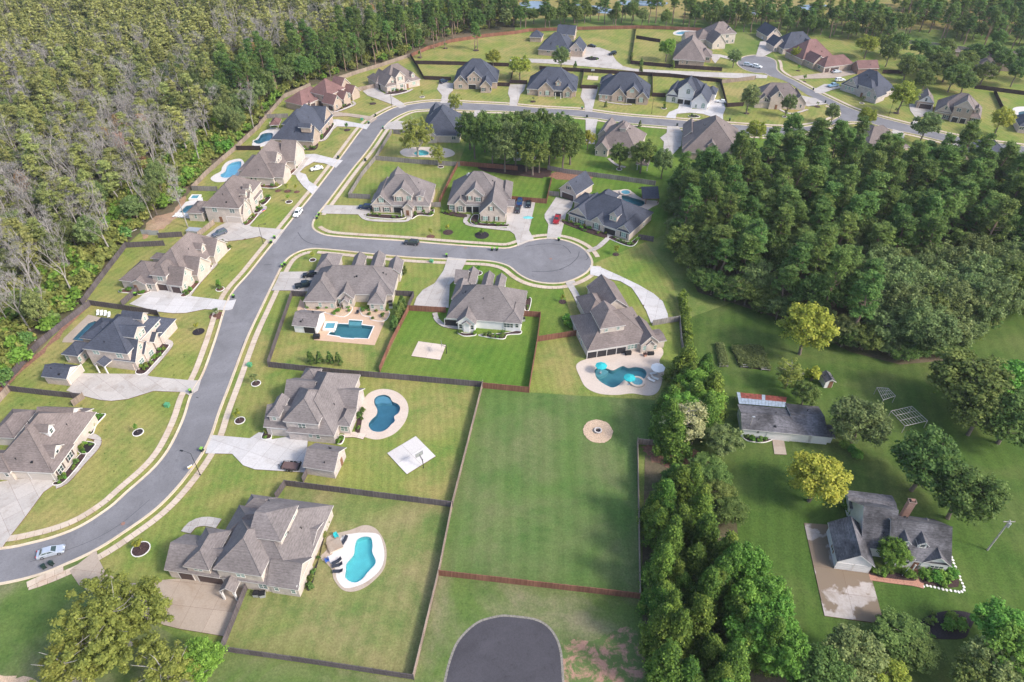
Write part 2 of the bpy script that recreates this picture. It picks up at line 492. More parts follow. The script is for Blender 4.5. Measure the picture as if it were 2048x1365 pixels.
M['glass_green'] = glass('glass_green', (0.16, 0.235, 0.205))
M['screen'] = plain('screen', (0.030, 0.028, 0.032), 0.6, 0.3)  # near black, also used as painted shade in open porch recesses
M['shutter'] = plain('shutter', (0.085, 0.062, 0.055), 0.7, 0.15)
M['garage_brown'] = plain('garage_brown', (0.085, 0.058, 0.055), 0.6, 0.12)
M['garage_cream'] = plain('garage_cream', (0.50, 0.44, 0.39), 0.6, 0.06)
M['timber'] = plain('timber', (0.22, 0.11, 0.065), 0.75, 0.25)
M['timber_grey'] = plain('timber_grey', (0.36, 0.33, 0.31), 0.85, 0.2)
M['fence_grey'] = fence_mat('fence_grey', (0.125, 0.105, 0.108))
M['fence_silver'] = fence_mat('fence_silver', (0.26, 0.235, 0.22))
M['fence_red'] = fence_mat('fence_red', (0.225, 0.105, 0.072))
M['fence_dark'] = fence_mat('fence_dark', (0.060, 0.040, 0.040))
M['fence_tan'] = fence_mat('fence_tan', (0.30, 0.235, 0.19))
M['metal_black'] = plain('metal_black', (0.02, 0.02, 0.022), 0.5, 0.1)
M['metal_grey'] = plain('metal_grey', (0.42, 0.43, 0.45), 0.45, 0.1, 3.0, 0.4)
M['tyre'] = plain('tyre', (0.015, 0.015, 0.016), 0.85, 0.2)
M['rim'] = plain('rim', (0.45, 0.45, 0.47), 0.35, 0.1, 3.0, 0.7)
M['plaster_blue'] = plain('plaster_blue', (0.36, 0.52, 0.56), 0.8, 0.08, 0.7)
M['plaster_light'] = plain('plaster_light', (0.74, 0.84, 0.84), 0.8, 0.06, 0.7)
M['plaster_grey'] = plain('plaster_grey', (0.36, 0.46, 0.50), 0.8, 0.1, 0.7)
M['water_teal'] = water_mat('water_teal', (0.50, 0.78, 0.80))
M['water_blue'] = water_mat('water_blue', (0.47, 0.72, 0.82))
M['water_turq'] = water_mat('water_turq', (0.48, 0.97, 0.97))
M['water_dark'] = water_mat('water_dark', (0.33, 0.62, 0.64))
M['water_sky'] = water_mat('water_sky', (0.52, 0.82, 0.96))
# ------------------------------------------------------------------ pools (outlines first: the ground is cut open for them)
A1 = (0, 0, 3.9); A2 = (510, 0, 3.9); A3 = (1020, 0, 3.9); A4 = (1528, 0, 3.9)
B1 = (0, 340, 3.9); B2 = (510, 340, 3.9); B3 = (1020, 340, 3.9); B4 = (1528, 340, 3.9)
C1 = (0, 680, 3.9); C2 = (510, 680, 3.9); C3 = (1020, 680, 3.9); C4 = (1528, 680, 3.9)
D1 = (0, 1015, 3.9); D2 = (510, 1015, 3.9); D3 = (1020, 1015, 3.9); D4 = (1528, 1015, 3.9)
Z34 = (310, 970, 5.617); Z33 = (500, 720, 5.617); Z30 = (560, 490, 6.757); Z31 = (840, 510, 6.757); Z32 = (1110, 530, 6.757)
Z1 = (0, 780, 6.757); Z2 = (70, 600, 6.757); Z3 = (220, 440, 6.757); Z4 = (340, 330, 6.757); Z5 = (440, 200, 6.757)
Z27 = (710, 320, 5.617); Z29 = (1080, 320, 6.757); Z35 = (1460, 760, 8.425); Z36 = (1600, 960, 5.617); Z7 = (560, 130, 6.757); Z22 = (1160, 200, 5.617)

def outline(c, pts, smooth=True, n=5):
    g = GP(crop(*c, pts))
    g = smooth_closed(g, n) if smooth else g
    g = clean(g)
    return g if area(g) > 0 else g[::-1]

POOLS = [
 dict(key=34, water=outline(D2, [(850,230),(905,240),(918,300),(915,350),(940,410),(935,450),(880,510),(840,560),(790,588),(740,580),(705,545),(710,490),(715,440),(770,370),(780,300),(800,250)]),
  deck=outline(D2, [(510,390),(560,330),(570,230),(740,180),(850,142),(930,160),(985,220),(1020,300),(1025,400),(1000,490),(920,580),(830,640),(740,660),(670,635),(615,560),(600,490),(560,440)]),
  inner=outline(D2, [(560,395),(600,370),(640,300),(690,225),(780,205),(840,200),(960,212),(1000,300),(1008,400),(975,490),(890,570),(800,615),(700,630),(640,560),(625,480)]),
  dm='concrete_tan', im='patio_white', wm='water_turq', pm='plaster_light', label='bright turquoise freeform pool with a white deck and tan border behind the bottom brick house'),
 dict(key=33, water=outline(Z33, [(1400,440),(1440,405),(1510,395),(1570,420),(1600,470),(1660,500),(1688,545),(1670,600),(1620,640),(1628,690),(1590,730),(1540,780),(1470,812),(1390,805),(1345,770),(1335,720),(1370,670),(1420,620),(1430,560),(1400,500)]),
  deck=outline(Z33, [(1225,560),(1290,430),(1370,360),(1500,330),(1640,360),(1740,440),(1780,540),(1760,660),(1690,770),(1590,850),(1450,895),(1340,885),(1250,840),(1225,740),(1215,640)]),
  ledge=outline(Z33, [(1405,440),(1440,410),(1510,400),(1565,425),(1590,470),(1540,482),(1480,475),(1430,490),(1408,480)]),
  dm='patio_cream', wm='water_blue', pm='plaster_blue', label='blue kidney shaped pool in an oval cream deck beside the white basketball court'),
 dict(key=30, water=outline(Z30, [(745,1065),(925,1075),(935,1020),(1115,1030),(1100,1085),(1265,1105),(1190,1270),(1010,1262),(1000,1270),(820,1255),(815,1240),(650,1215),(680,1180),(735,1185)], False),
  deck=outline(Z30, [(330,790),(360,885),(520,905),(870,985),(985,840),(1085,850),(1110,960),(1225,985),(1230,1025),(1415,1040),(1280,1360),(460,1290),(480,1180),(470,1100),(250,900),(230,880),(275,740)], False),
  ledge=outline(Z30, [(930,1078),(938,1024),(1110,1034),(1096,1086)], False),
  dm='patio_peach', wm='water_teal', pm='plaster_blue', coping=True, label='rectangular teal pool with white coping in a peach patio'),
 dict(key=32, water=outline(C3, [(662,235),(700,215),(750,225),(800,240),(840,222),(880,206),(920,222),(980,215),(1040,228),(1065,262),(1045,305),(990,318),(930,318),(885,322),(845,358),(800,375),(745,355),(685,312),(665,275)]),
  deck=outline(C3, [(515,210),(545,172),(600,150),(640,120),(900,85),(1100,60),(1180,65),(1195,110),(1165,170),(1200,240),(1185,330),(1150,410),(1080,437),(950,420),(830,432),(690,420),(590,370),(545,290)]),
  ledge=outline(C3, [(668,238),(700,220),(750,230),(768,245),(735,270),(690,285),(670,270)]),
  dm='patio_cream', wm='water_teal', pm='plaster_blue', label='long freeform teal pool with two teal parasols and a round spa'),
 dict(key=29, water=outline(Z29, [(1105,490),(1180,492),(1250,515),(1390,555),(1412,600),(1345,632),(1200,600),(1120,550)]),
  deck=outline(Z29, [(900,440),(1060,412),(1180,408),(1250,440),(1330,500),(1440,545),(1580,560),(1600,600),(1520,640),(1450,680),(1300,700),(1000,560)]),
  dm='patio_cream', wm='water_dark', pm='plaster_blue', label='dark teal pool and round spa behind the large dark slate roof'),
 dict(key=4, water=outline(Z4, [(130,645),(215,560),(330,540),(330,600),(250,660)], False),
  deck=outline(Z4, [(40,710),(215,505),(440,440),(460,560),(380,740),(250,725)], False),
  dm='patio_white', wm='water_blue', pm='plaster_blue', label='slim blue pool with white deck half hidden by the low rear wing'),
 dict(key=5, water=outline(Z4, [(690,130),(750,90),(775,20),(850,-30),(960,-40),(945,60),(860,150),(760,180),(690,165)]),
  deck=outline(Z4, [(550,190),(600,140),(690,90),(710,30),(790,-45),(960,-75),(1010,40),(900,200),(700,235),(600,230)]),
  dm='patio_white', wm='water_sky', pm='plaster_light', label='sky blue freeform pool beside the woods fence'),
 dict(key=6, water=outline(Z5, [(450,560),(520,530),(560,470),(640,450),(715,462),(695,540),(610,570),(520,600)]),
  deck=outline(Z5, [(440,585),(520,500),(560,445),(700,385),(810,395),(800,480),(700,590),(560,635),(450,625)]),
  dm='patio_white', wm='water_blue', pm='plaster_grey', label='small dark blue pool with bluish deck behind the slate roofed brick house'),
 dict(key=2, water=outline(Z2, [(500,545),(720,320),(800,290),(850,297),(862,330),(700,560)], False),
  deck=outline(Z2, [(370,575),(390,525),(725,205),(880,240),(990,262),(960,330),(720,590)], False),
  dm='concrete_tan', wm='water_blue', pm='plaster_grey', label='blue grey pool with tan surround beside the long dark fence by the woods'),
 dict(key=26, water=outline(A2, [(1240,1195),(1290,1172),(1350,1188),(1345,1212),(1270,1216)]),
  deck=outline(A2, [(1130,1190),(1180,1160),(1300,1150),(1490,1160),(1560,1200),(1490,1232),(1300,1228),(1180,1225)]),
  dm='patio_cream', wm='water_turq', pm='plaster_light', label='little turquoise pool under the big spreading tree'),
 dict(key=40, water=outline(A3, [(50,1190),(180,1170),(190,1225),(60,1235)], False),
  deck=outline(A3, [(20,1165),(200,1140),(215,1250),(30,1258)], False),
  dm='patio_cream', wm='water_turq', pm='plaster_light', label='turquoise pool glimpsed between the tall trees by the back fence'),
 dict(key=16, water=outline(A3, [(1290,262),(1330,250),(1400,247),(1440,256),(1400,266),(1330,272)]),
  deck=outline(A3, [(1270,262),(1320,238),(1430,236),(1490,256),(1420,276),(1310,280)]),
  dm='patio_white', wm='water_sky', pm='plaster_light', label='pale blue pool behind the grey brick house by the far trees'),
 dict(key=41, water=outline(A4, [(1985,880),(2040,870),(2080,900),(2060,930),(2000,920)]),
  deck=outline(A4, [(1940,850),(2010,835),(2110,850),(2110,980),(1970,970),(1950,900)]),
  dm='patio_white', wm='water_dark', pm='plaster_blue', label='round dark pool with a white deck at the fence by the right hand road'),
]
HOLES = [p['water'] for p in POOLS]

_z = [0.0]
def layer():
    _z[0] += 0.004
    return _z[0]

def yard(name, px, m, raw=False):
    g = px if raw else GP(px)
    hs = [h for h in HOLES if all(inside(p, g) for p in h)]
    return sheet(name, g, layer(), M[m], hs)

# ------------------------------------------------------------------ ground sheets
def big_rect(x0, x1, y0, y1, n=10):
    return [(x0 + (x1 - x0) * i / n, y0) for i in range(n)] + [(x1, y0 + (y1 - y0) * i / n) for i in range(n)] + \
           [(x1 - (x1 - x0) * i / n, y1) for i in range(n)] + [(x0, y1 - (y1 - y0) * i / n) for i in range(n)]
sheet('ground', big_rect(-2600, 2600, -500, 4200), 0.0, M['grass_base'], HOLES)
WOODS = GP([(-420,1000),(-150,905),(0,792),(60,722),(166,606),(253,490),(300,448),(345,425),(384,380),(413,350),(470,300),(520,252),(560,202),(600,178),(672,158),(769,127),(822,108),(856,94),(902,80),(972,68),(1030,62),(1030,-75),(200,-75),(-700,60)])
yard('forest_floor', WOODS, 'forest_floor', True)
MARSH = GP([(1030,40),(1240,30),(1420,42),(1600,45),(1760,60),(1900,60),(2150,40),(2200,-90),(940,-90),(960,30)])
yard('marsh', MARSH, 'marsh', True)
yard('lawn', [(-160,1112),(0,1101),(64,1089),(115,1075),(167,1053),(256,986),(308,940),(341,898),(369,840),(385,790),(408,750),(433,681),(461,596),(520,525),(587,439),(664,342),(728,256),(782,220),(851,206),(822,112),(769,130),(672,161),(600,181),(560,204),(520,254),(470,302),(413,352),(384,382),(345,428),(300,450),(253,492),(166,609),(60,725),(0,795),(-160,910)], 'grass_warm')
yard('lawn', [(403,905),(436,824),(459,765),(491,680),(540,575),(588,592),(538,733),(966,772),(905,1012),(571,970),(553,998),(330,1010)], 'grass_mid')
yard('lawn', [(192,1098),(256,1057),(320,1010),(403,906),(571,970),(553,998),(560,1100),(497,1172),(446,1300),(230,1200)], 'grass_mid')
yard('lawn', [(571,972),(906,1014),(879,1147),(828,1358),(446,1302),(497,1172),(556,1090)], 'grass_back')
yard('lawn', [(540,577),(562,535),(595,504),(623,497),(895,518),(860,600),(817,620),(760,745),(538,731),(588,592)], 'grass_mid')
yard('lawn', [(862,600),(895,518),(997,523),(1063,560),(1122,566),(1152,668),(1075,683),(1058,784),(966,772),(762,745),(817,620)], 'grass_lush')
yard('lawn', [(1122,566),(1171,545),(1182,530),(1290,485),(1345,560),(1362,640),(1368,720),(1310,800),(1058,785),(1075,683),(1152,668)], 'grass_mid')
yard('lawn', [(966,773),(1058,786),(1310,802),(1300,880),(1274,887),(1279,1196),(879,1149),(905,1014)], 'grass_field')
yard('lawn', [(623,448),(660,395),(700,343),(741,292),(786,238),(818,223),(892,219),(956,222),(930,330),(879,408),(882,482),(800,483),(648,472),(628,462)], 'grass_mid')
yard('lawn', [(882,484),(879,408),(917,330),(956,222),(1174,235),(1353,255),(1530,271),(1560,300),(1345,360),(1330,470),(1290,485),(1182,528),(1148,489),(1061,483),(1020,500),(971,496)], 'grass_lush')
yard('lawn', [(851,206),(1010,211),(1076,217),(1240,232),(1420,247),(1540,255),(1592,256),(1651,247),(1680,228),(1656,210),(1579,167),(1522,143),(1476,126),(1400,64),(1271,58),(1030,68),(902,85),(822,113)], 'grass_warm')
yard('lawn', [(1554,123),(1566,151),(1656,197),(1759,236),(1887,269),(2110,302),(2110,120),(1950,100),(1790,82),(1640,72),(1530,80)], 'grass_mid')
yard('lawn', [(1540,274),(1592,268),(1680,245),(1730,244),(1831,269),(1928,290),(2110,312),(2110,440),(1800,420),(1500,340)], 'grass_mid')
yard('lawn', [(1368,640),(1480,600),(1800,640),(2180,600),(2200,1420),(1500,1420),(1478,1250),(1385,905)], 'grass_deep_shaded')
yard('lawn', [(828,1360),(879,1152),(1279,1198),(1330,1420),(800,1430)], 'grass_rough')
yard('lawn', [(-160,1190),(77,1150),(128,1130),(170,1120),(230,1202),(380,1290),(446,1304),(828,1362),(800,1430),(-160,1430)], 'grass_rough')
yard('woodland_floor', [(1350,450),(1362,395),(1420,366),(1500,346),(1600,330),(1690,334),(1760,348),(2250,395),(2290,600),(2020,610),(1960,660),(1890,722),(1800,730),(1700,705),(1610,655),(1480,612),(1395,585),(1368,520)], 'forest_floor')
yard('woodland_floor', [(1290,910),(1330,930),(1420,940),(1470,1010),(1480,1120),(1540,1250),(1600,1300),(1640,1420),(1290,1420),(1283,1180)], 'forest_floor')
# bare earth: ragged patches
def patch(px, m, name, seed):
    rr = random.Random(seed); g = []
    pts = smooth_closed(GP(px), 6)
    for p in pts: g.append((p[0] + rr.uniform(-.5, .5), p[1] + rr.uniform(-.5, .5)))
    return yard(name, g, m, True)
patch([(1127,1290),(1150,1278),(1185,1282),(1225,1262),(1262,1258),(1285,1300),(1280,1400),(1126,1400)], 'clay_grass', 'bare_earth', 1)
patch([(1288,895),(1350,885),(1400,905),(1420,930),(1370,940),(1320,930),(1300,915)], 'pine_straw', 'pine_straw', 5)
patch([(300,440),(345,425),(360,400),(372,395),(356,432),(330,455),(300,470),(285,480)], 'red_soil', 'bare_earth', 6)
patch([(120,662),(162,614),(176,614),(118,676),(60,732),(0,788),(-6,784),(60,722)], 'pine_straw', 'bare_earth', 9)
patch([(1110,345),(1180,352),(1170,362),(1105,358)], 'pine_straw', 'mulch_bed', 11)
patch([(960,340),(1030,352),(1090,356),(1100,340),(1030,330),(975,328)], 'mulch', 'mulch_bed', 12)
patch([(-40,1345),(20,1352),(70,1368),(60,1420),(-60,1420)], 'gravel', 'gravel_patch', 13)

# open water in the marsh
for k, px in enumerate([[(1040,6),(1080,3),(1100,10),(1090,18),(1050,16)], [(1150,8),(1200,14),(1230,22),(1210,28),(1160,18)], [(1420,10),(1470,16),(1480,26),(1440,22)],
                        [(1480,18),(1560,22),(1600,12),(1650,10),(1640,20),(1570,30),(1500,30)], [(1655,26),(1700,24),(1720,32),(1670,36)], [(1240,2),(1330,5),(1320,12),(1250,12)]]):
    o = sheet('marsh_water', smooth_closed(GP(px), 5), layer(), M['marsh_pool'] if 'marsh_pool' in M else M.setdefault('marsh_pool', plain('marsh_pool', (0.16, 0.20, 0.25), 0.12, 0.3, 0.05, 0.0, 0.6)))

# ------------------------------------------------------------------ roads
def P(*pts): return [tuple(p) for p in pts]
R1L = smooth_open(GP(P((-160,1112),(0,1101),(64,1089),(115,1075),(167,1053),(223,1016),(256,986),(308,940),(341,898),(369,840),(385,790),(408,750),(433,681),(461,596),(500,548),(538,500),(587,439),(628,389),(664,342),(695,300),(728,256),(751,237),(782,220),(800,214),(851,206),(892,205),(946,208),(1010,211),(1076,217),(1164,222),(1240,232),(1338,240),(1420,247),(1494,252.5),(1540,255.5),(1592,256),(1640,250),(1672,239),(1682,229),(1676,217),(1656,210))), 4)
R1Rs = smooth_open(GP(P((-160,1190),(0,1166),(77,1148),(128,1128),(192,1098),(256,1057),(313,1015),(359,967),(400,911),(420,872),(436,824),(459,765),(491,680),(520,618),(548,560),(561,535),(574,517),(595,504),(623,497),(664,499),(741,507),(818,514),(895,518),(933,519.5),(970,521),(997,525),(1020,533),(1040,549),(1063,560.5),(1092,566),(1122,565.6),(1148,558),(1171,545),(1182,530),(1180,517),(1169,501.5),(1148,489),(1122,481),(1092,479),(1061,483.6),(1035,493),(1012,498.5),(971,496),(895,491),(807,483.5),(715,478),(660,473.5),(640,468),(626,459),(624,447),(633,430),(654,404),(700,343),(723,315),(741,292),(766,256),(786,238),(818,223),(850,219),(892,219),(956,222),(1023,223.5),(1174,235),(1251,246),(1353,255),(1471,268),(1540,272),(1592,268.5),(1650,254),(1690,244),(1730,245),(1759,252),(1784,260),(1831,269),(1887,283),(1928,290),(2048,308),(2160,322))), 4)
R3U = smooth_open(GP(P((1543,154),(1528,147),(1510,146),(1490,140),(1477,131),(1476,123),(1488,115),(1508,111.5),(1530,114),(1548,121),(1552,130),(1553,140),(1566,151),(1592,164),(1625,182),(1656,197),(1707,220.5),(1759,236),(1823,252.5),(1887,269),(1964,283),(2030,292),(2160,308))), 4)
R3L = GP(P((1656,210),(1613,190),(1579,167),(1560,159),(1543,154)))
road_outline = R1L + R3L[1:-1] + R3U + R1Rs[::-1]
sheet('road', road_outline, 0.11, M['road'])
BC = smooth_open(GP(P((880,1420),(892,1365),(902,1323),(920,1282),(956,1248),(997,1235.5),(1020,1235),(1066,1241),(1092,1253.5),(1110,1276.5),(1120,1310),(1124,1365),(1130,1420))), 6)
sheet('new_road', BC, 0.11, M['new_asphalt'])
ribbon('gravel_shoulder', offset(BC, 0.4), BC, 0.10, plain('shoulder', (0.22, 0.20, 0.17), 0.95, 0.4, 4.0))

def kerb(line, side):
    pl = resample(line, 1.5)
    a, b, c = offset(pl, 0.0 * side), offset(pl, 0.42 * side), offset(pl, 0.60 * side)
    n = len(pl); bb = MB()
    bb.add([(p[0], p[1], 0.115) for p in a] + [(p[0], p[1], 0.125) for p in b] + [(p[0], p[1], 0.21) for p in offset(pl, 0.46 * side)] + [(p[0], p[1], 0.21) for p in c] + [(p[0], p[1], 0.0) for p in offset(pl, 0.63 * side)],
           [(r * n + i, r * n + i + 1, (r + 1) * n + i + 1, (r + 1) * n + i) for r in range(4) for i in range(n - 1)])
    tag(bb.build('kerb', M['curb']), kind='structure')
kerb(R1L, 1); kerb(R1Rs, -1); kerb(R3U, 1)

# dark tyre and crack sealing lines on the asphalt
def tyre_mark(px, w=0.22):
    pl = resample(smooth_open(GP(px), 6), 0.8)
    ribbon('tyre_mark', offset(pl, w / 2), offset(pl, -w / 2), 0.114 + R.uniform(0, .002), M['seal'] if 'seal' in M else M.setdefault('seal', plain('seal', (0.075, 0.072, 0.080), 0.8, 0.3)))
for pts in (crop(*B3, [(410,590),(450,620),(475,655)]), crop(*B3, [(540,640),(530,680),(500,715),(455,750),(385,780)]), crop(*B3, [(120,600),(220,585),(320,580),(400,588)]), crop(*B3, [(170,795),(300,795),(420,775)]),
            crop(*B2, [(335,490),(370,540),(430,575),(520,590)]), crop(*B2, [(70,745),(130,740)]), crop(*B3, [(590,655),(610,690),(590,705)]), crop(*C1, [(1530,450),(1550,455)])):
    tyre_mark(pts, 0.25)
tyre_mark(crop(*C1, [(1905,10),(1790,340),(1700,570),(1640,760)]), 0.18)
tyre_mark([(300,1000),(240,1050),(170,1088),(60,1125)], 0.10)
# pavement: slabs of 1.5 m, set by set
SLAB_BUDGET = [300]
def footway(line, side, off=1.75, width=1.45, budget=100, skip=()):
    pl = resample(offset(resample(line, 2.0), (off + width / 2) * side), 1.52)
    base = ribbon('footway', offset(pl, width / 2 + 0.02), offset(pl, -width / 2 - 0.02), 0.128, M['mulch_red'])
    n = 0; rest = MB()
    for a, b in zip(pl, pl[1:]):
        mx, my = (a[0] + b[0]) / 2, (a[1] + b[1]) / 2
        L = math.hypot(b[0] - a[0], b[1] - a[1]); ang = math.atan2(b[1] - a[1], b[0] - a[0])
        dx = math.cos(ang); dy = math.sin(ang); hw = width / 2
        def quad(dz):
            return [(mx + dx * sx * (L / 2 - 0.02) - dy * sy * hw, my + dy * sx * (L / 2 - 0.02) + dx * sy * hw, dz) for sx, sy in ((-1, -1), (1, -1), (1, 1), (-1, 1))]
        z = 0.15 + R.uniform(-.006, .006)
        if n < budget and SLAB_BUDGET[0] > 0 and math.hypot(mx, my) < 175:
            t = MB(); t.add(quad(z) + quad(0.1), [(0, 1, 2, 3), (0, 4, 5, 1), (1, 5, 6, 2), (2, 6, 7, 3), (3, 7, 4, 0)])
            t.build('slab', M['walk'], base); n += 1; SLAB_BUDGET[0] -= 1
        else:
            rest.add(quad(z), [(0, 1, 2, 3)])
    if rest.f:
        o = rest.build('slab', M['walk'], base); o['kind'] = 'stuff'

def sub(line, i0, i1): return line[i0:i1]
footway(R1L, 1, budget=120)
def span(line, a, b):
    """part of a line between its points nearest to two photo pixels"""
    ga, gb = np.array(G(*a)), np.array(G(*b)); L = np.array(line)
    i = int(np.argmin(((L - ga) ** 2).sum(1))); j = int(np.argmin(((L - gb) ** 2).sum(1)))
    return line[min(i, j):max(i, j) + 1]
footway(span(R1Rs, (60,1152), (623,497)), -1, budget=90)
footway(span(R1Rs, (640,498), (1182,530)), -1, budget=60)
footway(span(R1Rs, (1180,517), (626,459)), -1, budget=60)
footway(span(R1Rs, (633,430), (870,219)), -1)
footway(span(R1Rs, (900,219), (2160,322)), -1)
footway(span(R3U, (1548,121), (2160,308)), 1)

# ------------------------------------------------------------------ driveways, walks, patios: concrete cut into panels
def clip(poly, axis, lim, keep_less):
    out = []
    n = len(poly)
    for i in range(n):
        a, b = poly[i - 1], poly[i]
        ia = (a[axis] <= lim) == keep_less or a[axis] == lim; ib = (b[axis] <= lim) == keep_less or b[axis] == lim
        if ia != ib:
            t = (lim - a[axis]) / (b[axis] - a[axis])
            q = [a[0] + (b[0] - a[0]) * t, a[1] + (b[1] - a[1]) * t]; q[axis] = lim
            out.append(tuple(q))
        if ib: out.append(b)
    return out

_pz = [0.165]
def paving(name, g, m, cell=3.6, ang=0.0, joint=0.035, holes=(), piece='slab', base='mulch_red', parent_name=None):
    """a concrete surface: dark bed with separate panels on it"""
    g = clean(g)
    if area(g) < 0: g = g[::-1]
    _pz[0] += 0.0006
    z = _pz[0]
    hs = [h for h in holes]
    bed = sheet(name, g, z - 0.012, M[base], hs, 0.15)
    ca, sa = math.cos(ang), math.sin(ang)
    loc = [(p[0] * ca + p[1] * sa, -p[0] * sa + p[1] * ca) for p in g]
    xs = [p[0] for p in loc]; ys = [p[1] for p in loc]
    nx = max(1, int(round((max(xs) - min(xs)) / cell))); ny = max(1, int(round((max(ys) - min(ys)) / cell)))
    wx = (max(xs) - min(xs)) / nx; wy = (max(ys) - min(ys)) / ny
    for i in range(nx):
        col = clip(clip(loc, 0, min(xs) + i * wx + joint / 2, False), 0, min(xs) + (i + 1) * wx - joint / 2, True)
        if len(col) < 3: continue
        for j in range(ny):
            c = clip(clip(col, 1, min(ys) + j * wy + joint / 2, False), 1, min(ys) + (j + 1) * wy - joint / 2, True)
            c = clean(c)
            if len(c) < 3 or abs(area(c)) < 0.25: continue
            w = [(p[0] * ca - p[1] * sa, p[0] * sa + p[1] * ca) for p in c]
            sheet(piece, w, z + R.uniform(-.002, .002), M[m], (), 0.02, parent=bed)
    return bed

def drive(c, pts, m='concrete', cell=3.6, e=0, smooth=False, holes=(), name='driveway'):
    g = GP(crop(*c, pts))
    if smooth: g = smooth_closed(g, 4)
    a, b = g[e], g[(e + 1) % len(g)]
    return paving(name, g, m, cell, math.atan2(b[1] - a[1], b[0] - a[0]), holes=holes)
FULL = (0, 0, 1.0)
drive(FULL, [(5,1097),(13,1084),(55,1030),(88,985),(110,970),(102,955),(30,960),(-60,975),(-110,1108)], e=4)
drive(C1, [(520,400),(650,440),(780,472),(870,480),(1000,465),(1200,402),(1440,412),(1480,440),(1545,400),(1570,320),(1490,320),(1180,290),(1130,275),(1060,270),(640,265),(540,380)], e=6)
drive(B1, [(1010,1050),(1090,1000),(1130,965),(1180,940),(1420,950),(1500,990),(1780,1025),(1845,1015),(1815,1090),(1780,1100),(1600,1090),(1450,1120),(1350,1122),(1240,1110)], 'concrete_white', e=3)
drive(FULL, [(408,476),(435,455),(458,443),(490,448),(505,455),(545,458),(570,461),(550,489),(520,474),(490,480),(455,484),(430,481)], e=3)
drive(FULL, [(600,318),(607,310),(630,309),(674,320),(686,322),(672,337),(650,328),(628,325),(610,335),(598,347),(588,340)], 'concrete_white')
drive(FULL, [(588,345),(598,345),(612,350),(618,363),(638,376),(626,391),(608,375),(597,362)], 'concrete_white')
drive(A2, [(580,940),(640,935),(850,975),(905,965),(870,1015),(800,995),(640,990),(560,1060),(500,1105),(540,1060)], 'concrete_white')
drive(A2, [(420,860),(560,850),(660,880),(820,900),(920,915),(955,930),(905,965),(850,930),(720,910),(580,915),(500,895)], 'concrete_tan')
drive(A2, [(840,715),(930,680),(1010,735),(1060,750),(1150,805),(1180,835),(1130,850),(1100,830),(950,775),(880,750)])
drive(A2, [(1440,640),(1550,655),(1545,710),(1510,745),(1500,808),(1445,810),(1460,750),(1420,700)])
drive(FULL, [(1019,170),(1052,170),(1048,182),(1040,191),(1034,214),(1019,213),(1020,198),(1016,188)])
drive(A3, [(565,690),(690,685),(660,790),(640,880),(585,875),(580,810),(550,760)])
drive(A3, [(1540,770),(1660,790),(1680,850),(1660,900),(1662,972),(1568,970),(1560,912),(1500,892),(1400,884),(1300,892),(1290,930),(1212,922),(1240,880),(1310,850),(1320,815),(1410,815),(1420,855),(1540,855)], 'concrete_white')
drive(A3, [(560,365),(700,375),(780,405),(830,480),(880,520),(960,540),(1300,558),(1900,580),(2010,592),(2000,615),(1700,612),(1200,590),(800,540),(470,512),(300,500),(0,485),(0,458),(470,472),(470,440)], holes=[outline(A3, [(500,488),(560,452),(640,424),(720,428),(758,460),(740,490),(640,503)], True, 3)], cell=6.0)
drive(A3, [(1565,425),(1640,430),(1780,462),(1775,485),(1640,450),(1600,500),(1575,470)])
drive(A3, [(1950,330),(2040,310),(2060,400),(1975,448),(1915,445)])
drive(A4, [(400,580),(560,560),(700,552),(715,580),(560,612),(250,622),(205,602)], 'concrete_tan')
drive(A4, [(470,660),(560,660),(610,690),(530,705),(450,735),(400,730),(380,705)])
drive(A4, [(1130,820),(1200,805),(1320,820),(1310,890),(1200,925),(1195,978),(1145,972),(1180,920),(1140,870)])
drive(A4, [(290,750),(400,770),(490,815),(340,835),(280,810)])
drive(A3, [(590,925),(685,935),(670,1000),(660,1130),(590,1120)])
drive(A3, [(1225,988),(1312,990),(1345,1040),(1335,1140),(1240,1240),(1190,1220),(1200,1110),(1170,1080),(1222,1040)])
drive(A4, [(1000,1010),(1085,1035),(1095,1060),(1080,1110),(1000,1090)])
drive(A4, [(1300,1200),(1400,1180),(1450,1130),(1550,1112),(1560,1200),(1430,1260),(1360,1240)])
drive(A2, [(1040,960),(1110,945),(1200,960),(1190,1015),(985,1012)])
drive(A2, [(1720,865),(1810,868),(1700,945),(1630,945)])
drive(B2, [(555,278),(900,285),(900,340),(850,352),(540,345),(515,335)])
drive(FULL, [(1016,400),(1071,404),(1062,445),(1058,462),(1068,480),(1036,494),(1032,480),(1029,470),(1018,462),(1012,455),(1013,430)], e=0)
drive(B3, [(360,215),(495,250),(480,300),(440,340),(392,535),(285,545),(300,430),(270,380),(270,350)])
drive(B2, [(200,800),(560,795),(420,950),(330,960),(300,945),(130,945),(165,880)])
drive(B2, [(1505,685),(1655,700),(1590,830),(1520,900),(1510,1080),(1240,1060),(1260,1000),(1310,940),(1400,890),(1470,790)], e=0)
drive(B3, [(625,750),(700,762),(850,828),(1000,900),(1120,970),(1190,1030),(1230,1130),(1235,1190),(1100,1200),(1060,1100),(1000,1000),(950,925),(860,872),(750,850),(625,820)], 'concrete_white')
drive(FULL, [(411,908),(422,871),(500,878),(518,866),(532,868),(545,880),(590,872),(616,880),(610,946),(510,940),(487,932),(465,909)], 'concrete_white', e=9)
drive(D1, [(545,500),(755,335),(770,400),(830,520),(1000,600),(1380,560),(1720,580),(1930,640),(1760,1010),(1400,950),(1000,850),(620,610)], 'concrete_tan', 4.5, e=7)
drive(D4, [(310,125),(500,140),(545,475),(835,505),(840,570),(935,915),(470,850)], 'concrete_old', 4.5, e=5)
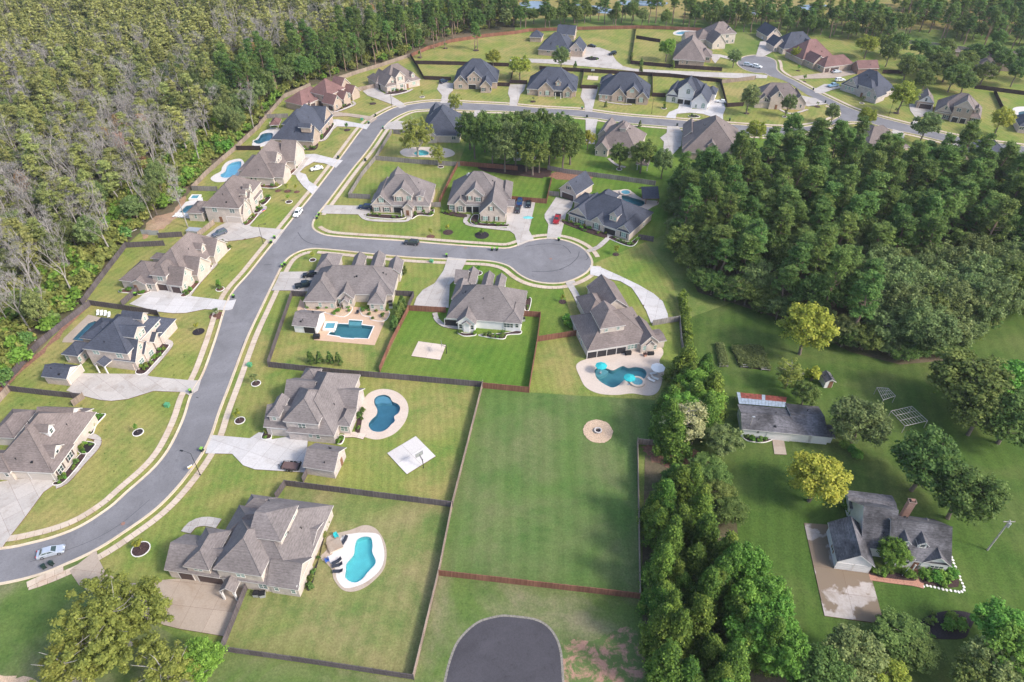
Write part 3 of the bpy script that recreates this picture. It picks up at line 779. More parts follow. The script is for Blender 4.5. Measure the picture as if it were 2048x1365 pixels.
drive(C4, [(60,770),(150,770),(175,900),(80,895)], 'concrete_tan', 3.0, name='patio')
drive(C2, [(1275,15),(1490,45),(1445,160),(1220,130)], 'patio_cream', 5.0, name='sports_court')
drive(C2, [(1032,888),(1255,755),(1410,912),(1185,1052)], 'patio_white', 4.4, name='sports_court')
drive(A3, [(610,595),(690,600),(685,632),(600,625)], 'patio_cream', 5.0, name='sports_court')

def walk(c, pts, w=1.3, m='concrete', cell=1.6, name='path', smooth=True):
    g = GP(crop(*c, pts))
    if smooth: g = smooth_open(g, 5)
    g = resample(g, 0.9)
    poly = offset(g, w / 2) + offset(g, -w / 2)[::-1]
    a, b = g[len(g) // 2], g[len(g) // 2 + 1]
    return paving(name, poly, m, cell, math.atan2(b[1] - a[1], b[0] - a[0]))
walk(Z1, [(760,1310),(900,1240),(1100,1010),(1290,800),(1330,700),(1270,640),(1170,615)], 1.5)
walk(Z3, [(1060,1040),(1180,880),(1350,690),(1430,600),(1400,570)], 1.3)
walk(Z2, [(1480,1030),(1620,880),(1790,680),(1830,590),(1720,550)], 1.5)
walk(Z4, [(1050,830),(1180,680),(1290,590),(1230,560)], 1.4)
walk(Z5, [(1000,1020),(1100,900),(1180,790)], 1.4)
walk(Z5, [(1340,560),(1420,540),(1520,400),(1560,350)], 1.2)
walk(Z7, [(760,640),(880,600),(1010,540),(980,500)], 1.2)
walk(Z7, [(1480,430),(1600,400),(1720,370),(1790,330)], 1.3)
walk(Z27, [(60,610),(130,670),(330,690),(560,690),(610,660),(600,630)], 1.5)
walk(Z27, [(1730,790),(1500,765),(1290,735),(1240,690),(1280,620)], 1.5)
walk(B3, [(600,640),(680,610),(750,550),(785,500)], 1.7)
walk(B3, [(455,880),(510,970),(570,1100)], 1.9, smooth=False)
walk(B3, [(480,890),(470,870)], 2.6, smooth=False)
walk(A3, [(700,790),(850,815),(950,820)], 1.2)
walk(A4, [(80,830),(200,890),(340,858)], 1.3)
walk(D4, [(820,545),(1000,570),(1160,590),(1240,612)], 1.5, 'brick_walk', 1.2)
walk(D4, [(1170,480),(1190,560),(1200,600)], 2.0, 'brick_walk', 1.2)
walk(Z34, [(350,540),(430,450),(560,415),(720,440)], 2.2)
walk(Z33, [(1060,850),(1180,845),(1290,870)], 1.6, 'patio_cream')
walk(Z31, [(200,790),(230,880),(330,960),(520,990)], 1.4)
walk(A3, [(770,1240),(830,1290),(900,1310)], 1.3)
walk(FULL, [(55,1171),(90,1155),(128,1140)], 1.4, 'walk')

# pool decks, basins, water
def shrink(poly, d):
    n = len(poly); out = []
    for i in range(n):
        a, b = np.array(poly[i - 1]), np.array(poly[(i + 1) % n])
        t = b - a; t /= max(1e-9, np.hypot(*t))
        out.append((poly[i][0] - t[1] * d, poly[i][1] + t[0] * d))
    return out
for p in POOLS:
    w = p['water']
    wide = shrink(w, -0.32)
    sheet('pool_deck', p['deck'], 0.10, M[p['dm']], [wide], 0.10)
    if 'inner' in p: sheet('pool_deck', p['inner'], 0.104, M[p['im']], [wide])
    root = empty('swimming_pool', (sum(q[0] for q in w) / len(w), sum(q[1] for q in w) / len(w), 0))
    ox, oy = root.location.x, root.location.y
    lw = [(q[0] - ox, q[1] - oy) for q in w]; lo = [(q[0] - ox, q[1] - oy) for q in wide]
    n = len(lw); b = MB()
    b.add([(q[0], q[1], 0.03) for q in lw] + [(q[0], q[1], -1.1) for q in lw], [(i, (i + 1) % n, n + (i + 1) % n, n + i) for i in range(n)])
    fl, tr = fill(lw); b.add([(q[0], q[1], -1.1) for q in fl], tr)
    b.build('basin', M[p['pm']], root)
    b = MB()
    b.add([(q[0], q[1], 0.12) for q in lw] + [(q[0], q[1], 0.12) for q in lo] + [(q[0], q[1], -0.10) for q in lw] + [(q[0], q[1], 0.0) for q in lo],
          [(i, n + i, n + (i + 1) % n, (i + 1) % n) for i in range(n)] + [(i, (i + 1) % n, 2 * n + (i + 1) % n, 2 * n + i) for i in range(n)] + [(n + i, 3 * n + i, 3 * n + (i + 1) % n, n + (i + 1) % n) for i in range(n)])
    b.build('coping', M['edging'] if p.get('coping') else M[p.get('im', p['dm'])], root)
    b = MB(); b.add([(q[0], q[1], -0.06) for q in fl], tr)
    b.build('water', M[p['wm']], root)
    if 'ledge' in p:
        ll = [(q[0] - ox, q[1] - oy) for q in p['ledge']]; b = MB()
        fl2, tr2 = fill(ll); k = len(ll)
        b.add([(q[0], q[1], -0.30) for q in fl2], tr2)
        b.add([(q[0], q[1], -0.30) for q in ll] + [(q[0], q[1], -1.1) for q in ll], [(i, (i + 1) % k, k + (i + 1) % k, k + i) for i in range(k)])
        b.build('ledge', M['plaster_light'], root)
    tag(root, p['label'], 'pool')

def spa(c, pt, r, label, sq=False, h=0.45):
    x, y = G(*crop(*c, [pt])[0])
    root = empty('hot_tub', (x, y, 0.1))
    n = 4 if sq else 20
    a0 = math.pi / 4 if sq else 0
    ring = lambda rr: [(rr * math.cos(a0 + 2 * math.pi * i / n), rr * math.sin(a0 + 2 * math.pi * i / n)) for i in range(n)]
    o, i_ = ring(r), ring(r * 0.72); b = MB()
    b.add([(q[0], q[1], 0) for q in o] + [(q[0], q[1], h) for q in o] + [(q[0], q[1], h) for q in i_] + [(q[0], q[1], h - 0.4) for q in i_],
          [(k * n + j, k * n + (j + 1) % n, (k + 1) * n + (j + 1) % n, (k + 1) * n + j) for k in range(3) for j in range(n)])
    b.build('rim', M['edging'] if sq else M['patio_cream'], root)
    b = MB(); b.add([(q[0], q[1], h - 0.12) for q in i_], [tuple(range(n))]); b.build('water', M['spa_water'] if 'spa_water' in M else M.setdefault('spa_water', plain('spa_water', (0.10, 0.28, 0.34), 0.1, 0.2)), root)
    tag(root, label, 'hot tub')
spa(C3, (990,335), 1.9, 'round raised hot tub with cream rim at the freeform teal pool')
spa(Z29, (1155,455), 2.2, 'round raised hot tub behind the large slate roof')
spa(Z30, (682,1118), 2.4, 'square raised hot tub at the corner of the rectangular pool', True, 0.6)
spa(Z4, (345,455), 2.4, 'square pale hot tub behind the long two storey brick wall', True, 0.6)
# ------------------------------------------------------------------ houses
_cache = {}
def window_mesh(w, h, style):
    k = ('win', w, h, style)
    if k in _cache: return _cache[k]
    fr, pn = MB(), MB()
    t = 0.09
    fr.box(-w/2, w/2, -0.03, 0.07, -h/2, -h/2 + t); fr.box(-w/2, w/2, -0.03, 0.07, h/2 - t, h/2)
    fr.box(-w/2, -w/2 + t, -0.03, 0.07, -h/2 + t, h/2 - t); fr.box(w/2 - t, w/2, -0.03, 0.07, -h/2 + t, h/2 - t)
    n = max(1, int(round(w / 0.85)))
    for i in range(1, n):
        x = -w/2 + w * i / n; fr.box(x - 0.05, x + 0.05, -0.03, 0.065, -h/2 + t, h/2 - t)
    fr.box(-w/2 + t, w/2 - t, -0.03, 0.05, -0.035, 0.035)
    if style == 'a':      # arched head
        seg = 8; r = w / 2
        pts = [(r * math.cos(math.pi * i / seg), h/2 + 0.62 * r * math.sin(math.pi * i / seg)) for i in range(seg + 1)]
        inn = [((r - t) * math.cos(math.pi * i / seg), h/2 + 0.62 * (r - t) * math.sin(math.pi * i / seg)) for i in range(seg + 1)]
        for i in range(seg):
            q = [pts[i], pts[i+1], inn[i+1], inn[i]]
            fr.add([(a, 0.07, b) for a, b in q] + [(a, -0.03, b) for a, b in q], [(0, 1, 2, 3), (0, 4, 5, 1), (3, 2, 6, 7)])
        pn.add([(a, 0.02, b) for a, b in inn], [tuple(range(seg + 1))])
    pn.add([(-w/2 + t, 0.02, -h/2 + t), (w/2 - t, 0.02, -h/2 + t), (w/2 - t, 0.02, h/2 - t), (-w/2 + t, 0.02, h/2 - t)], [(0, 1, 2, 3)])
    _cache[k] = (fr, pn)
    return _cache[k]

def shared(key, fn):
    if key not in _cache: _cache[key] = fn()
    return _cache[key]

WIN = {'w': (1.75, 1.5), 's': (0.95, 1.5), 'a': (1.7, 1.75), 'W': (1.75, 1.6), 'S': (0.95, 1.5), 'A': (1.7, 1.75), 't': (2.6, 1.5), 'v': (0.7, 0.9)}

class House:
    OV = 0.38
    def __init__(s, label, roof, wall, c, wings, openings=(), dormers=(), posts=(), chimneys=(), cat='house', name='house', garage='garage_brown', trim='trim', win='glass', group=None, gable=None, shutter='shutter', walls=True):
        s.c = c; s.roof = M['roof_' + roof]; s.wall = M['wall_' + wall]; s.trim = M[trim]; s.win = M[win]
        s.gable = M['wall_' + gable] if gable else s.wall
        s.garage = M[garage]; s.shut = M[shutter]; s.has_walls = walls
        w0 = wings[0]
        a, b = crop(*c, [w0[1], w0[2]])
        A, B = np.array(G(*a, w0[4])), np.array(G(*b, w0[4]))
        d = (B - A) / np.hypot(*(B - A))
        s.o = A; s.ex = d; s.ey = np.array([-d[1], d[0]])
        s.root = empty(name, (A[0], A[1], 0), math.atan2(d[1], d[0]))
        tag(s.root, label, cat, group)
        s.faces = []; s.roofs = []; s.wb = MB(); s.k = 0
        for w in wings: s.wing(w)
        if walls: s.wb.build('wall', [s.wall, s.gable], s.root)
        for d_ in dormers: s.dormer(*d_)
        for o in openings: s.opening(*o)
        for p in posts: s.post(*p)
        for ch in chimneys: s.chimney(*ch)
        if walls: s.vents()

    def vents(s):
        big = sorted([f for f in s.roofs if len(f) > 3 or (f[1] - f[0]).length > 1], key=lambda f: -(f[1] - f[0]).cross(f[2] - f[0]).length)[:3]
        for f in big:
            c = sum(f, Vector()) / len(f); p = c.lerp(f[R.randrange(len(f))], R.uniform(.1, .45))
            b = MB(); b.tube((0, 0, -.2), (0, 0, .42), .075, .075, 7); b.tube((0, 0, .42), (0, 0, .5), .12, .10, 7)
            b.build('vent_pipe', M['metal_black'], s.root, p)
            if R.random() < .4:
                q = c.lerp(f[R.randrange(len(f))], R.uniform(.2, .5)); b = MB(); b.box(-.22, .22, -.22, .22, -.15, .2); b.build('roof_vent', M['metal_black'], s.root, q)

    def loc(s, pt, z):
        u = crop(*s.c, [pt])[0]
        g = np.array(G(*u, z)) - s.o
        return float(g @ s.ex), float(g @ s.ey)

    def wing(s, w):
        typ = w[0]
        if isinstance(w[1][0], (int, float)) and len(w[1]) == 4:      # metres in the house's own plan
            (x0, x1, y0, y1), z, pitch = w[1], w[2], w[3]
            z0 = w[4] if len(w) > 4 else 0
        else:
            z, pitch = w[4], w[5]
            z0 = w[6] if len(w) > 6 else 0
            xa, ya = s.loc(w[1], z); xb, yb = s.loc(w[2], z)
            if isinstance(w[3], tuple):
                xc, yc = s.loc(w[3], z)
            else: yc = (ya + yb) / 2 + w[3]
            ya = (ya + yb) / 2
            x0, x1 = min(xa, xb), max(xa, xb); y0, y1 = min(ya, yc), max(ya, yc)
        s.k += 1
        j = 0.004 * s.k
        x0 -= j; x1 += j; y0 -= j; y1 += j; z += j
        s.last = (x0, x1, y0, y1)
        t = math.tan(math.radians(pitch)); th = 0.2; ov = s.OV
        W, Dp = x1 - x0, y1 - y0
        b = MB()
        if typ == 'hip':
            if W >= Dp:
                h = Dp / 2 * t; r0, r1 = (x0 + Dp/2, (y0+y1)/2), (x1 - Dp/2, (y0+y1)/2)
                if r1[0] - r0[0] < 0.05: r1 = (r0[0] + 0.05, r0[1])
                top = [(x0,y0,z),(x1,y0,z),(x1,y1,z),(x0,y1,z),(r0[0],r0[1],z+h),(r1[0],r1[1],z+h)]
                fs = [(0,1,5,4),(1,2,5),(2,3,4,5),(3,0,4)]
            else:
                h = W / 2 * t; r0, r1 = ((x0+x1)/2, y0 + W/2), ((x0+x1)/2, y1 - W/2)
                if r1[1] - r0[1] < 0.05: r1 = (r0[0], r0[1] + 0.05)
                top = [(x0,y0,z),(x1,y0,z),(x1,y1,z),(x0,y1,z),(r0[0],r0[1],z+h),(r1[0],r1[1],z+h)]
                fs = [(0,1,4),(1,2,5,4),(2,3,5),(3,0,4,5)]
            b.add(top, fs, 0)
            ring = top[:4]
            b.add(ring + [(p[0], p[1], p[2] - th) for p in ring], [(i, 4+i, 4+(i+1)%4, (i+1)%4) for i in range(4)] + [(7,6,5,4)], 1)
            for f in fs: s.roofs.append([Vector(top[i]) for i in f])
            caps = [(top[4], top[5])] + [(top[i], top[4]) for i in (0, 3)] + [(top[i], top[5]) for i in (1, 2)] if W >= Dp else [(top[4], top[5])] + [(top[i], top[4]) for i in (0, 1)] + [(top[i], top[5]) for i in (2, 3)]
            gab = ()
        else:
            ax = typ[1]
            if ax == 'x':
                h = Dp/2*t; ym = (y0+y1)/2
                top = [(x0,y0,z),(x1,y0,z),(x1,ym,z+h),(x0,ym,z+h),(x1,y1,z),(x0,y1,z)]
            else:
                h = W/2*t; xm = (x0+x1)/2
                top = [(x1,y0,z),(x1,y1,z),(xm,y1,z+h),(xm,y0,z+h),(x0,y1,z),(x0,y0,z)]
            fs = [(0,1,2,3),(3,2,4,5)]
            b.add(top, fs, 0)
            for f in fs: s.roofs.append([Vector(top[i]) for i in f])
            lo = [(p[0], p[1], p[2] - th) for p in top]
            b.add(top + lo, [(0,6,7,1),(4,10,11,5),(1,7,8,2),(2,8,10,4),(3,9,6,0),(5,11,9,3),(7,6,9,8),(8,9,11,10)], 1)
            caps = [(top[3], top[2])]
            gab = ax
        r = b.build('roof', [s.roof, s.trim], s.root)
        cb = MB()
        for p, q in caps:
            p, q = Vector(p), Vector(q)
            if (q - p).length > 0.6: cb.tube(p + (q - p) * 0.01, q, 0.10, 0.10, 4, 0, False)
        if cb.f: cb.build('ridge_cap', s.roof, r)
        if not s.has_walls: return
        X0, X1, Y0, Y1 = x0 + ov, x1 - ov, y0 + ov, y1 - ov
        zt = z - 0.08
        zb = z - th + ov * t
        pts = [(X0,Y0),(X1,Y0),(X1,Y1),(X0,Y1)]
        for i in range(4):
            (ax_, ay_), (bx_, by_) = pts[i], pts[(i+1) % 4]
            isend = (gab == 'x' and i in (1, 3)) or (gab == 'y' and i in (0, 2))
            ztop = (zb if gab else zt)
            f = [(ax_,ay_,z0),(bx_,by_,z0),(bx_,by_,ztop),(ax_,ay_,ztop)]
            if isend:
                hh = h - th - 0.02
                f = f[:3] + [((ax_+bx_)/2, (ay_+by_)/2, z + hh)] + f[3:]
                s.wb.add(f, [(0, 1, 2, 4)], 0); s.wb.add(f[2:], [(0, 1, 2)], 1)
            else: s.wb.add(f, [tuple(range(len(f)))], 0)
            s.faces.append([Vector(q) for q in f])

    def ray(s, pt):
        u, v = crop(*s.c, [pt])[0]
        x = (u - 1024) / LENS_PX; y = (682.5 - v) / LENS_PX
        d = np.array([x, math.cos(PITCH) + y * math.sin(PITCH)]); dz = -math.sin(PITCH) + y * math.cos(PITCH)
        o = -s.o
        return Vector((float(o @ s.ex), float(o @ s.ey), CAM_H)), Vector((float(d @ s.ex), float(d @ s.ey), dz)).normalized()

    @staticmethod
    def hit(o, d, polys):
        best = None
        for f in polys:
            n = (f[1] - f[0]).cross(f[2] - f[0])
            if n.length < 1e-9: continue
            n.normalize(); dn = n.dot(d)
            if abs(dn) < 1e-6 : continue
            t = n.dot(f[0] - o) / dn
            if t <= 0: continue
            p = o + d * t
            ok = True
            for i in range(len(f)):
                e = f[(i+1) % len(f)] - f[i]
                if e.cross(p - f[i]).dot(n) < -1e-4: ok = False; break
            if ok and (best is None or t < best[0]): best = (t, p, n if dn < 0 else -n)
        return best

    def opening(s, x, y, kind, w=None, h=None, mat_=None):
        o, d = s.ray((x, y))
        b = s.hit(o, d, [f for f in s.faces if (f[1]-f[0]).cross(f[2]-f[0]).dot(d) < 0])
        if b is None: return
        p, n = b[1], b[2]
        rz = math.atan2(n.y, n.x) - math.pi/2       # local +y looks out of the wall
        if kind in WIN:
            ww, hh = WIN[kind]
            if w: ww = w
            if h: hh = h
            z = max(p.z, hh/2 + 0.5)
            fr, pn = window_mesh(ww, hh, 'a' if kind in 'aA' else 'w')
            fme = shared(('f', ww, hh, kind in 'aA', s.trim.name), lambda: fr.me('window', s.trim))
            pme = shared(('p', ww, hh, kind in 'aA', s.win.name), lambda: pn.me('pane', s.win))
            wo = obj('window', fme, s.root, (p.x, p.y, z), rz)
            obj('pane', pme, wo)
            if kind in 'WSA':
                sm = shared(('sh', hh, s.shut.name), lambda: (lambda q: (q.box(-0.2, 0.2, 0.0, 0.06, -hh/2, hh/2), q.me('shutter', s.shut))[1])(MB()))
                for sg in (-1, 1):
                    q = Matrix.Rotation(rz, 3, 'Z') @ Vector((sg * (ww/2 + 0.24), 0, 0))
                    obj('shutter', sm, s.root, (p.x + q.x, p.y + q.y, z), rz)
        elif kind in 'gh':
            ww = w or (4.9 if kind == 'g' else 2.7); hh = h or 2.25
            g = MB()
            for i in range(4):
                g.box(-ww/2, ww/2, -0.02, 0.05 + 0.004 * (i % 2), hh * i / 4 + 0.015, hh * (i + 1) / 4 - 0.015)
            g.build('garage_door', M[mat_] if mat_ else s.garage, s.root, (p.x, p.y, 0.0), rz)
            t = MB()
            t.box(-ww/2 - 0.15, -ww/2, 0, 0.075, 0, hh + 0.15); t.box(ww/2, ww/2 + 0.15, 0, 0.075, 0, hh + 0.15); t.box(-ww/2, ww/2, 0, 0.075, hh, hh + 0.15)
            t.build('door_frame', s.trim, s.root, (p.x, p.y, 0.0), rz)
        elif kind == 'd':
            g = MB(); g.box(-0.5, 0.5, -0.02, 0.06, 0, 2.1); g.box(-0.36, 0.36, 0.06, 0.075, 1.1, 1.95); g.box(-0.36, 0.36, 0.06, 0.075, 0.15, 0.95)
            g.build('door', M[mat_] if mat_ else M['timber'], s.root, (p.x, p.y, 0.05), rz)
        elif kind == 'p':                                   # porch opening: dark panel for screens, and for the shade inside open porches
            ww = w or 4.0; hh = h or 2.3
            g = MB(); g.box(-ww/2, ww/2, -0.02, 0.04, 0.15, hh)
            g.build('screen', M['screen'], s.root, (p.x, p.y, 0), rz)
            t = MB(); k = max(1, int(ww / 2.2))
            for i in range(k + 1):
                xx = -ww/2 + ww * i / k; t.box(xx - 0.07, xx + 0.07, 0, 0.09, 0, hh)
            t.box(-ww/2, ww/2, 0, 0.085, hh - 0.1, hh + 0.12)
            t.build('porch_frame', s.trim, s.root, (p.x, p.y, 0), rz)

    def dormer(s, x, y, w, h, face='-y', pitch=45, wins=1, hipped=False, wall=None):
        o, d = s.ray((x, y))
        b = s.hit(o, d, s.roofs)
        if b is None: return
        p = b[1]
        n = b[2]
        slope = math.hypot(n.x, n.y) / max(0.05, n.z)          # tan of the roof pitch
        rise = w/2 * math.tan(math.radians(pitch))
        depth = (h + rise) / max(0.3, slope) + 0.8
        rz = {'-y': 0, '+x': math.pi/2, '-x': -math.pi/2, '+y': math.pi}[face]
        z0 = -0.35
        wb = MB()
        wb.add([(-w/2,0,z0),(w/2,0,z0),(w/2,0,h),(0,0,h+rise),(-w/2,0,h)] if not hipped else [(-w/2,0,z0),(w/2,0,z0),(w/2,0,h),(-w/2,0,h)], [(0,1,2,3,4) if not hipped else (0,1,2,3)])
        wb.add([(-w/2,0,z0),(-w/2,depth,z0),(-w/2,depth,h),(-w/2,0,h)], [(0,3,2,1)])
        wb.add([(w/2,0,z0),(w/2,depth,z0),(w/2,depth,h),(w/2,0,h)], [(0,1,2,3)])
        dm = wb.build('dormer', M['wall_' + wall] if wall else s.gable, s.root, (p.x, p.y, p.z), rz)
        e = 0.28; k = math.tan(math.radians(pitch)); rb = MB()
        zl = h - e * k + 0.05; zr = h + rise + 0.05
        yb = depth + 1.0
        yr = w/2 + e if hipped else -e
        top = [(w/2+e,-e,zl),(w/2+e,yb,zl),(0,yb,zr),(0,yr,zr),(-w/2-e,yb,zl),(-w/2-e,-e,zl)]
        fs = [(0,1,2,3),(3,2,4,5)] + ([(5,0,3)] if hipped else [])
        rb.add(top, fs, 0)
        lo = [(q[0], q[1], q[2] - 0.16) for q in top]
        rb.add(top + lo, [(0,6,7,1),(4,10,11,5)] + ([(5,11,6,0)] if hipped else [(3,9,6,0),(5,11,9,3)]) + [(7,6,9,8),(8,9,11,10)], 1)
        rb.build('roof', [s.roof, s.trim], dm)
        s.roofs.append([Vector((p.x, p.y, p.z))] * 3)
        for i in range(wins):
            ww = min(0.95, w * 0.62) if wins == 1 else min(0.9, w / wins * 0.7); hh = min(1.25, h * 0.78)
            fr, pn = window_mesh(round(ww, 2), round(hh, 2), 'w')
            b2 = MB(); b2.add(fr.v, fr.f, 0); b2.add(pn.v, pn.f, 1)
            xx = (i - (wins - 1)/2) * (w / wins)
            b2.build('window', [s.trim, s.win], dm, (xx, -0.01, h * 0.5), math.pi)

    def post(s, x, y, h=2.6, r=0.14, z=None):
        px, py = s.loc((x, y), 0)
        b = MB(); b.box(-r, r, -r, r, 0, h); b.box(-r*1.4, r*1.4, -r*1.4, r*1.4, 0, 0.12); b.box(-r*1.4, r*1.4, -r*1.4, r*1.4, h - 0.1, h)
        b.build('column', s.trim, s.root, (px, py, 0))

    def chimney(s, x, y, w=1.0, d=0.8, top=9.0, m='wall_brick'):
        px, py = s.loc((x, y), top)
        b = MB(); b.box(-w/2, w/2, -d/2, d/2, 0, top); b.box(-w/2 - 0.08, w/2 + 0.08, -d/2 - 0.08, d/2 + 0.08, top - 0.25, top)
        b.box(-w*0.25, w*0.25, -d*0.25, d*0.25, top, top + 0.35)
        b.build('chimney', M[m], s.root, (px, py, 0))

# --- the row along the left hand kerb
House('house with long dusty grey roof, white gables and small white dormer by the bend', 'brown', 'cream', Z1,
 [('hip', (-150,1085), (700,1124), (1075,290), 3.0, 41), ('gx', (480,395), (972,428), (1200,247), 4.3, 42), ('gx', (280,895), (728,925), (968,742), 4.3, 42), ('hip', (360,1105), (722,1130), (1000,735), 3.0, 30), ('hip', (-260,1110), (140,1118), 6.0, 3.0, 38), ('gx', (700,470), (1085,500), (1230,250), 2.7, 30), ('gx', (520,740), (840,760), (900,590), 2.9, 45), ('hip', (-160,640), (190,655), (180,260), 2.9, 30)],
 [(785,845,'s'),(945,895,'W'),(820,1080,'W'),(1030,345,'s'),(560,1165,'g'),(90,1140,'s'),(850,660,'w')],
 [(715,590,1.9,1.7,'+x',45,1)], [(1120,580,2.5),(1040,690,2.5),(1225,365,2.5)], gable='white', garage='garage_cream')
House('two storey pale brick house with slate roof and white timber porches between two fenced yards', 'slate', 'brick', Z2,
 [('hip', (640,660), (1250,735), (1345,215), 5.8, 36), ('gx', (1060,815), (1362,838), 7.5, 3.1, 48), ('hip', (345,742), (585,757), (420,540), 3.1, 35), ('hip', (1000,420), (1690,500), (1715,235), 3.0, 34), ('gx', (1200,715), (1490,722), 4.6, 3.0, 45), ('gx', (1350,545), (1610,572), 4.2, 3.0, 35), ('hip', (600,520), (980,560), (1010,250), 3.2, 25)],
 [(825,705,'w'),(1145,755,'w'),(700,810,'s'),(445,785,'s'),(605,800,'s'),(1425,630,'s'),(1440,830,'w'),(1570,720,'w'),(1640,330,'w'),(1425,470,'t')],
 [(1440,520,4.2,2.2,'+x',35,3), (1500,290,2.4,1.8,'+x',40,1)], [(1730,520,2.7),(1640,620,2.7)], win='glass_green', gable='brick', shutter='trim_dark')
House('small detached garage with slate roof and white east gable beside the wide driveway', 'slate', 'brick', Z2,
 [('gx', (80,1035), (425,1072), (150,840), 2.7, 33)], [(560,1010,'g')], cat='garage', name='detached_garage', gable='white', garage='garage_cream')
House('open porch canopy with slate gable roof on white posts over the driveway', 'slate', 'white', Z2,
 [('gy', (795,872), (935,908), 4.2, 2.7, 38)], posts=[(875,985),(990,1002),(1095,915),(985,885)], cat='canopy', name='porch_canopy', walls=False)
House('brown roofed brick house with arched brown garage doors and mulch beds inside a dark fence', 'brown', 'cream', Z3,
 [('hip', (470,762), (1020,824), (1338,262), 3.0, 44), ('hip', (115,822), (610,868), (405,545), 3.0, 34), ('hip', (530,748), (755,770), 8.0, 5.4, 38), ('gx', (760,880), (975,898), (1160,700), 3.0, 46), ('gx', (960,740), (1190,745), (1300,560), 3.0, 46), ('gx', (1180,475), (1410,492), (1500,300), 3.0, 42), ('hip', (545,520), (800,545), (570,435), 2.8, 25), ('gy', (270,860), (480,875), 6.0, 2.9, 30)],
 [(680,925,'g'),(895,935,'h'),(1015,715,'s'),(1105,800,'s'),(1015,895,'s'),(340,885,'d'),(680,795,'w'),(1245,660,'a'),(1465,410,'a'),(530,905,'w')],
 [(1275,430,2.2,1.8,'+x',45,1)], [(1365,540,2.5),(1310,590,2.5)], win='glass_green')
House('long two storey white brick house with grey roof and two small street dormers', 'brown', 'cream', Z4,
 [('hip', (440,568), (935,592), (1110,225), 5.8, 40), ('hip', (212,655), (440,655), (260,485), 3.2, 30), ('gx', (740,662), (990,668), 6.8, 3.2, 50), ('hip', (960,520), (1120,515), (1265,350), 3.0, 32), ('gx', (880,440), (1075,450), 3.6, 5.9, 45)],
 [(605,610,'w'),(840,625,'w'),(500,705,'w'),(1025,555,'s'),(1080,670,'w'),(870,745,'g'),(690,730,'d'),(1165,500,'w'),(1230,430,'w'),(350,700,'s')],
 [(1090,360,1.9,1.8,'+x',45,1),(1040,425,1.9,1.6,'+x',45,1)], [(1110,560,2.6),(1200,520,2.6)], garage='garage_cream', win='glass_green')
House('cream stucco house with weathered roof, wide dormer and looping white driveway', 'brown', 'cream', Z5,
 [('hip', (240,1037), (725,1062), (985,665), 3.1, 44), ('gx', (620,1045), (860,1052), (850,920), 3.1, 42), ('gx', (800,832), (1010,835), (985,658), 3.4, 46), ('hip', (235,960), (420,965), (400,740), 3.0, 20)],
 [(310,1065,'s'),(430,1075,'s'),(485,1080,'s'),(740,1080,'s'),(830,1010,'w'),(985,750,'s'),(1015,850,'w'),(375,1085,'v')],
 [(800,850,6.0,1.9,'+x',38,3)], (), win='glass')
House('tan brick house with broad slate hip roof and white dormer near the blue pool', 'slate', 'tan', Z5,
 [('hip', (690,535), (1235,562), (1405,200), 3.1, 42), ('gx', (1060,555), (1255,565), (1300,440), 3.0, 44), ('gx', (1200,325), (1410,335), (1425,195), 3.3, 45), ('hip', (690,530), (900,540), (900,420), 2.9, 20), ('hip', (830,330), (1050,340), (1120,165), 3.0, 38)],
 [(1255,550,'w'),(1370,430,'w'),(1420,260,'s'),(1470,320,'w'),(900,600,'s')],
 [(1240,420,2.0,1.9,'+x',48,1)], ())
House('reddish brown roofed brick house with four arched garage bays where the street turns', 'red', 'tan', Z7,
 [('hip', (385,368), (640,428), 12.0, 5.4, 42), ('hip', (60,492), (290,556), (400,325), 3.0, 36), ('hip', (270,552), (490,482), 8.0, 3.0, 36), ('gx', (560,510), (725,548), 6.2, 3.0, 48), ('gx', (690,455), (890,462), 5.2, 3.0, 48), ('gx', (640,300), (860,300), 7.0, 5.4, 45), ('gx', (780,380), (1000,392), 6.0, 3.0, 46)],
 [(345,570,'h'),(445,530,'h'),(580,545,'g'),(685,570,'h'),(460,430,'w'),(590,460,'w'),(775,445,'s'),(770,560,'s'),(845,530,'w'),(820,335,'w'),(935,420,'a')], gable='tan')
House('pale brick house with grey brown roof, stone entry porch and arched dormer after the bend', 'brown', 'brick', Z7,
 [('hip', (1440,302), (1900,195), 15.0, 3.1, 43), ('gy', (1415,295), (1625,255), 13.0, 3.1, 47), ('gy', (1555,175), (1700,150), 9.0, 6.4, 44), ('gy', (1685,250), (1785,230), 4.5, 2.8, 35), ('hip', (1290,240), (1450,225), 10.0, 3.0, 40)],
 [(1525,235,'S'),(1535,330,'t'),(1625,185,'W'),(1705,160,'s'),(1645,285,'w'),(1810,250,'w'),(1725,285,'d'),(1340,270,'p',3.0)],
 [(1800,175,1.8,1.7,'-y',45,1)], [(1700,335,2.5),(1780,305,2.5)], gable='brick', win='glass_green')
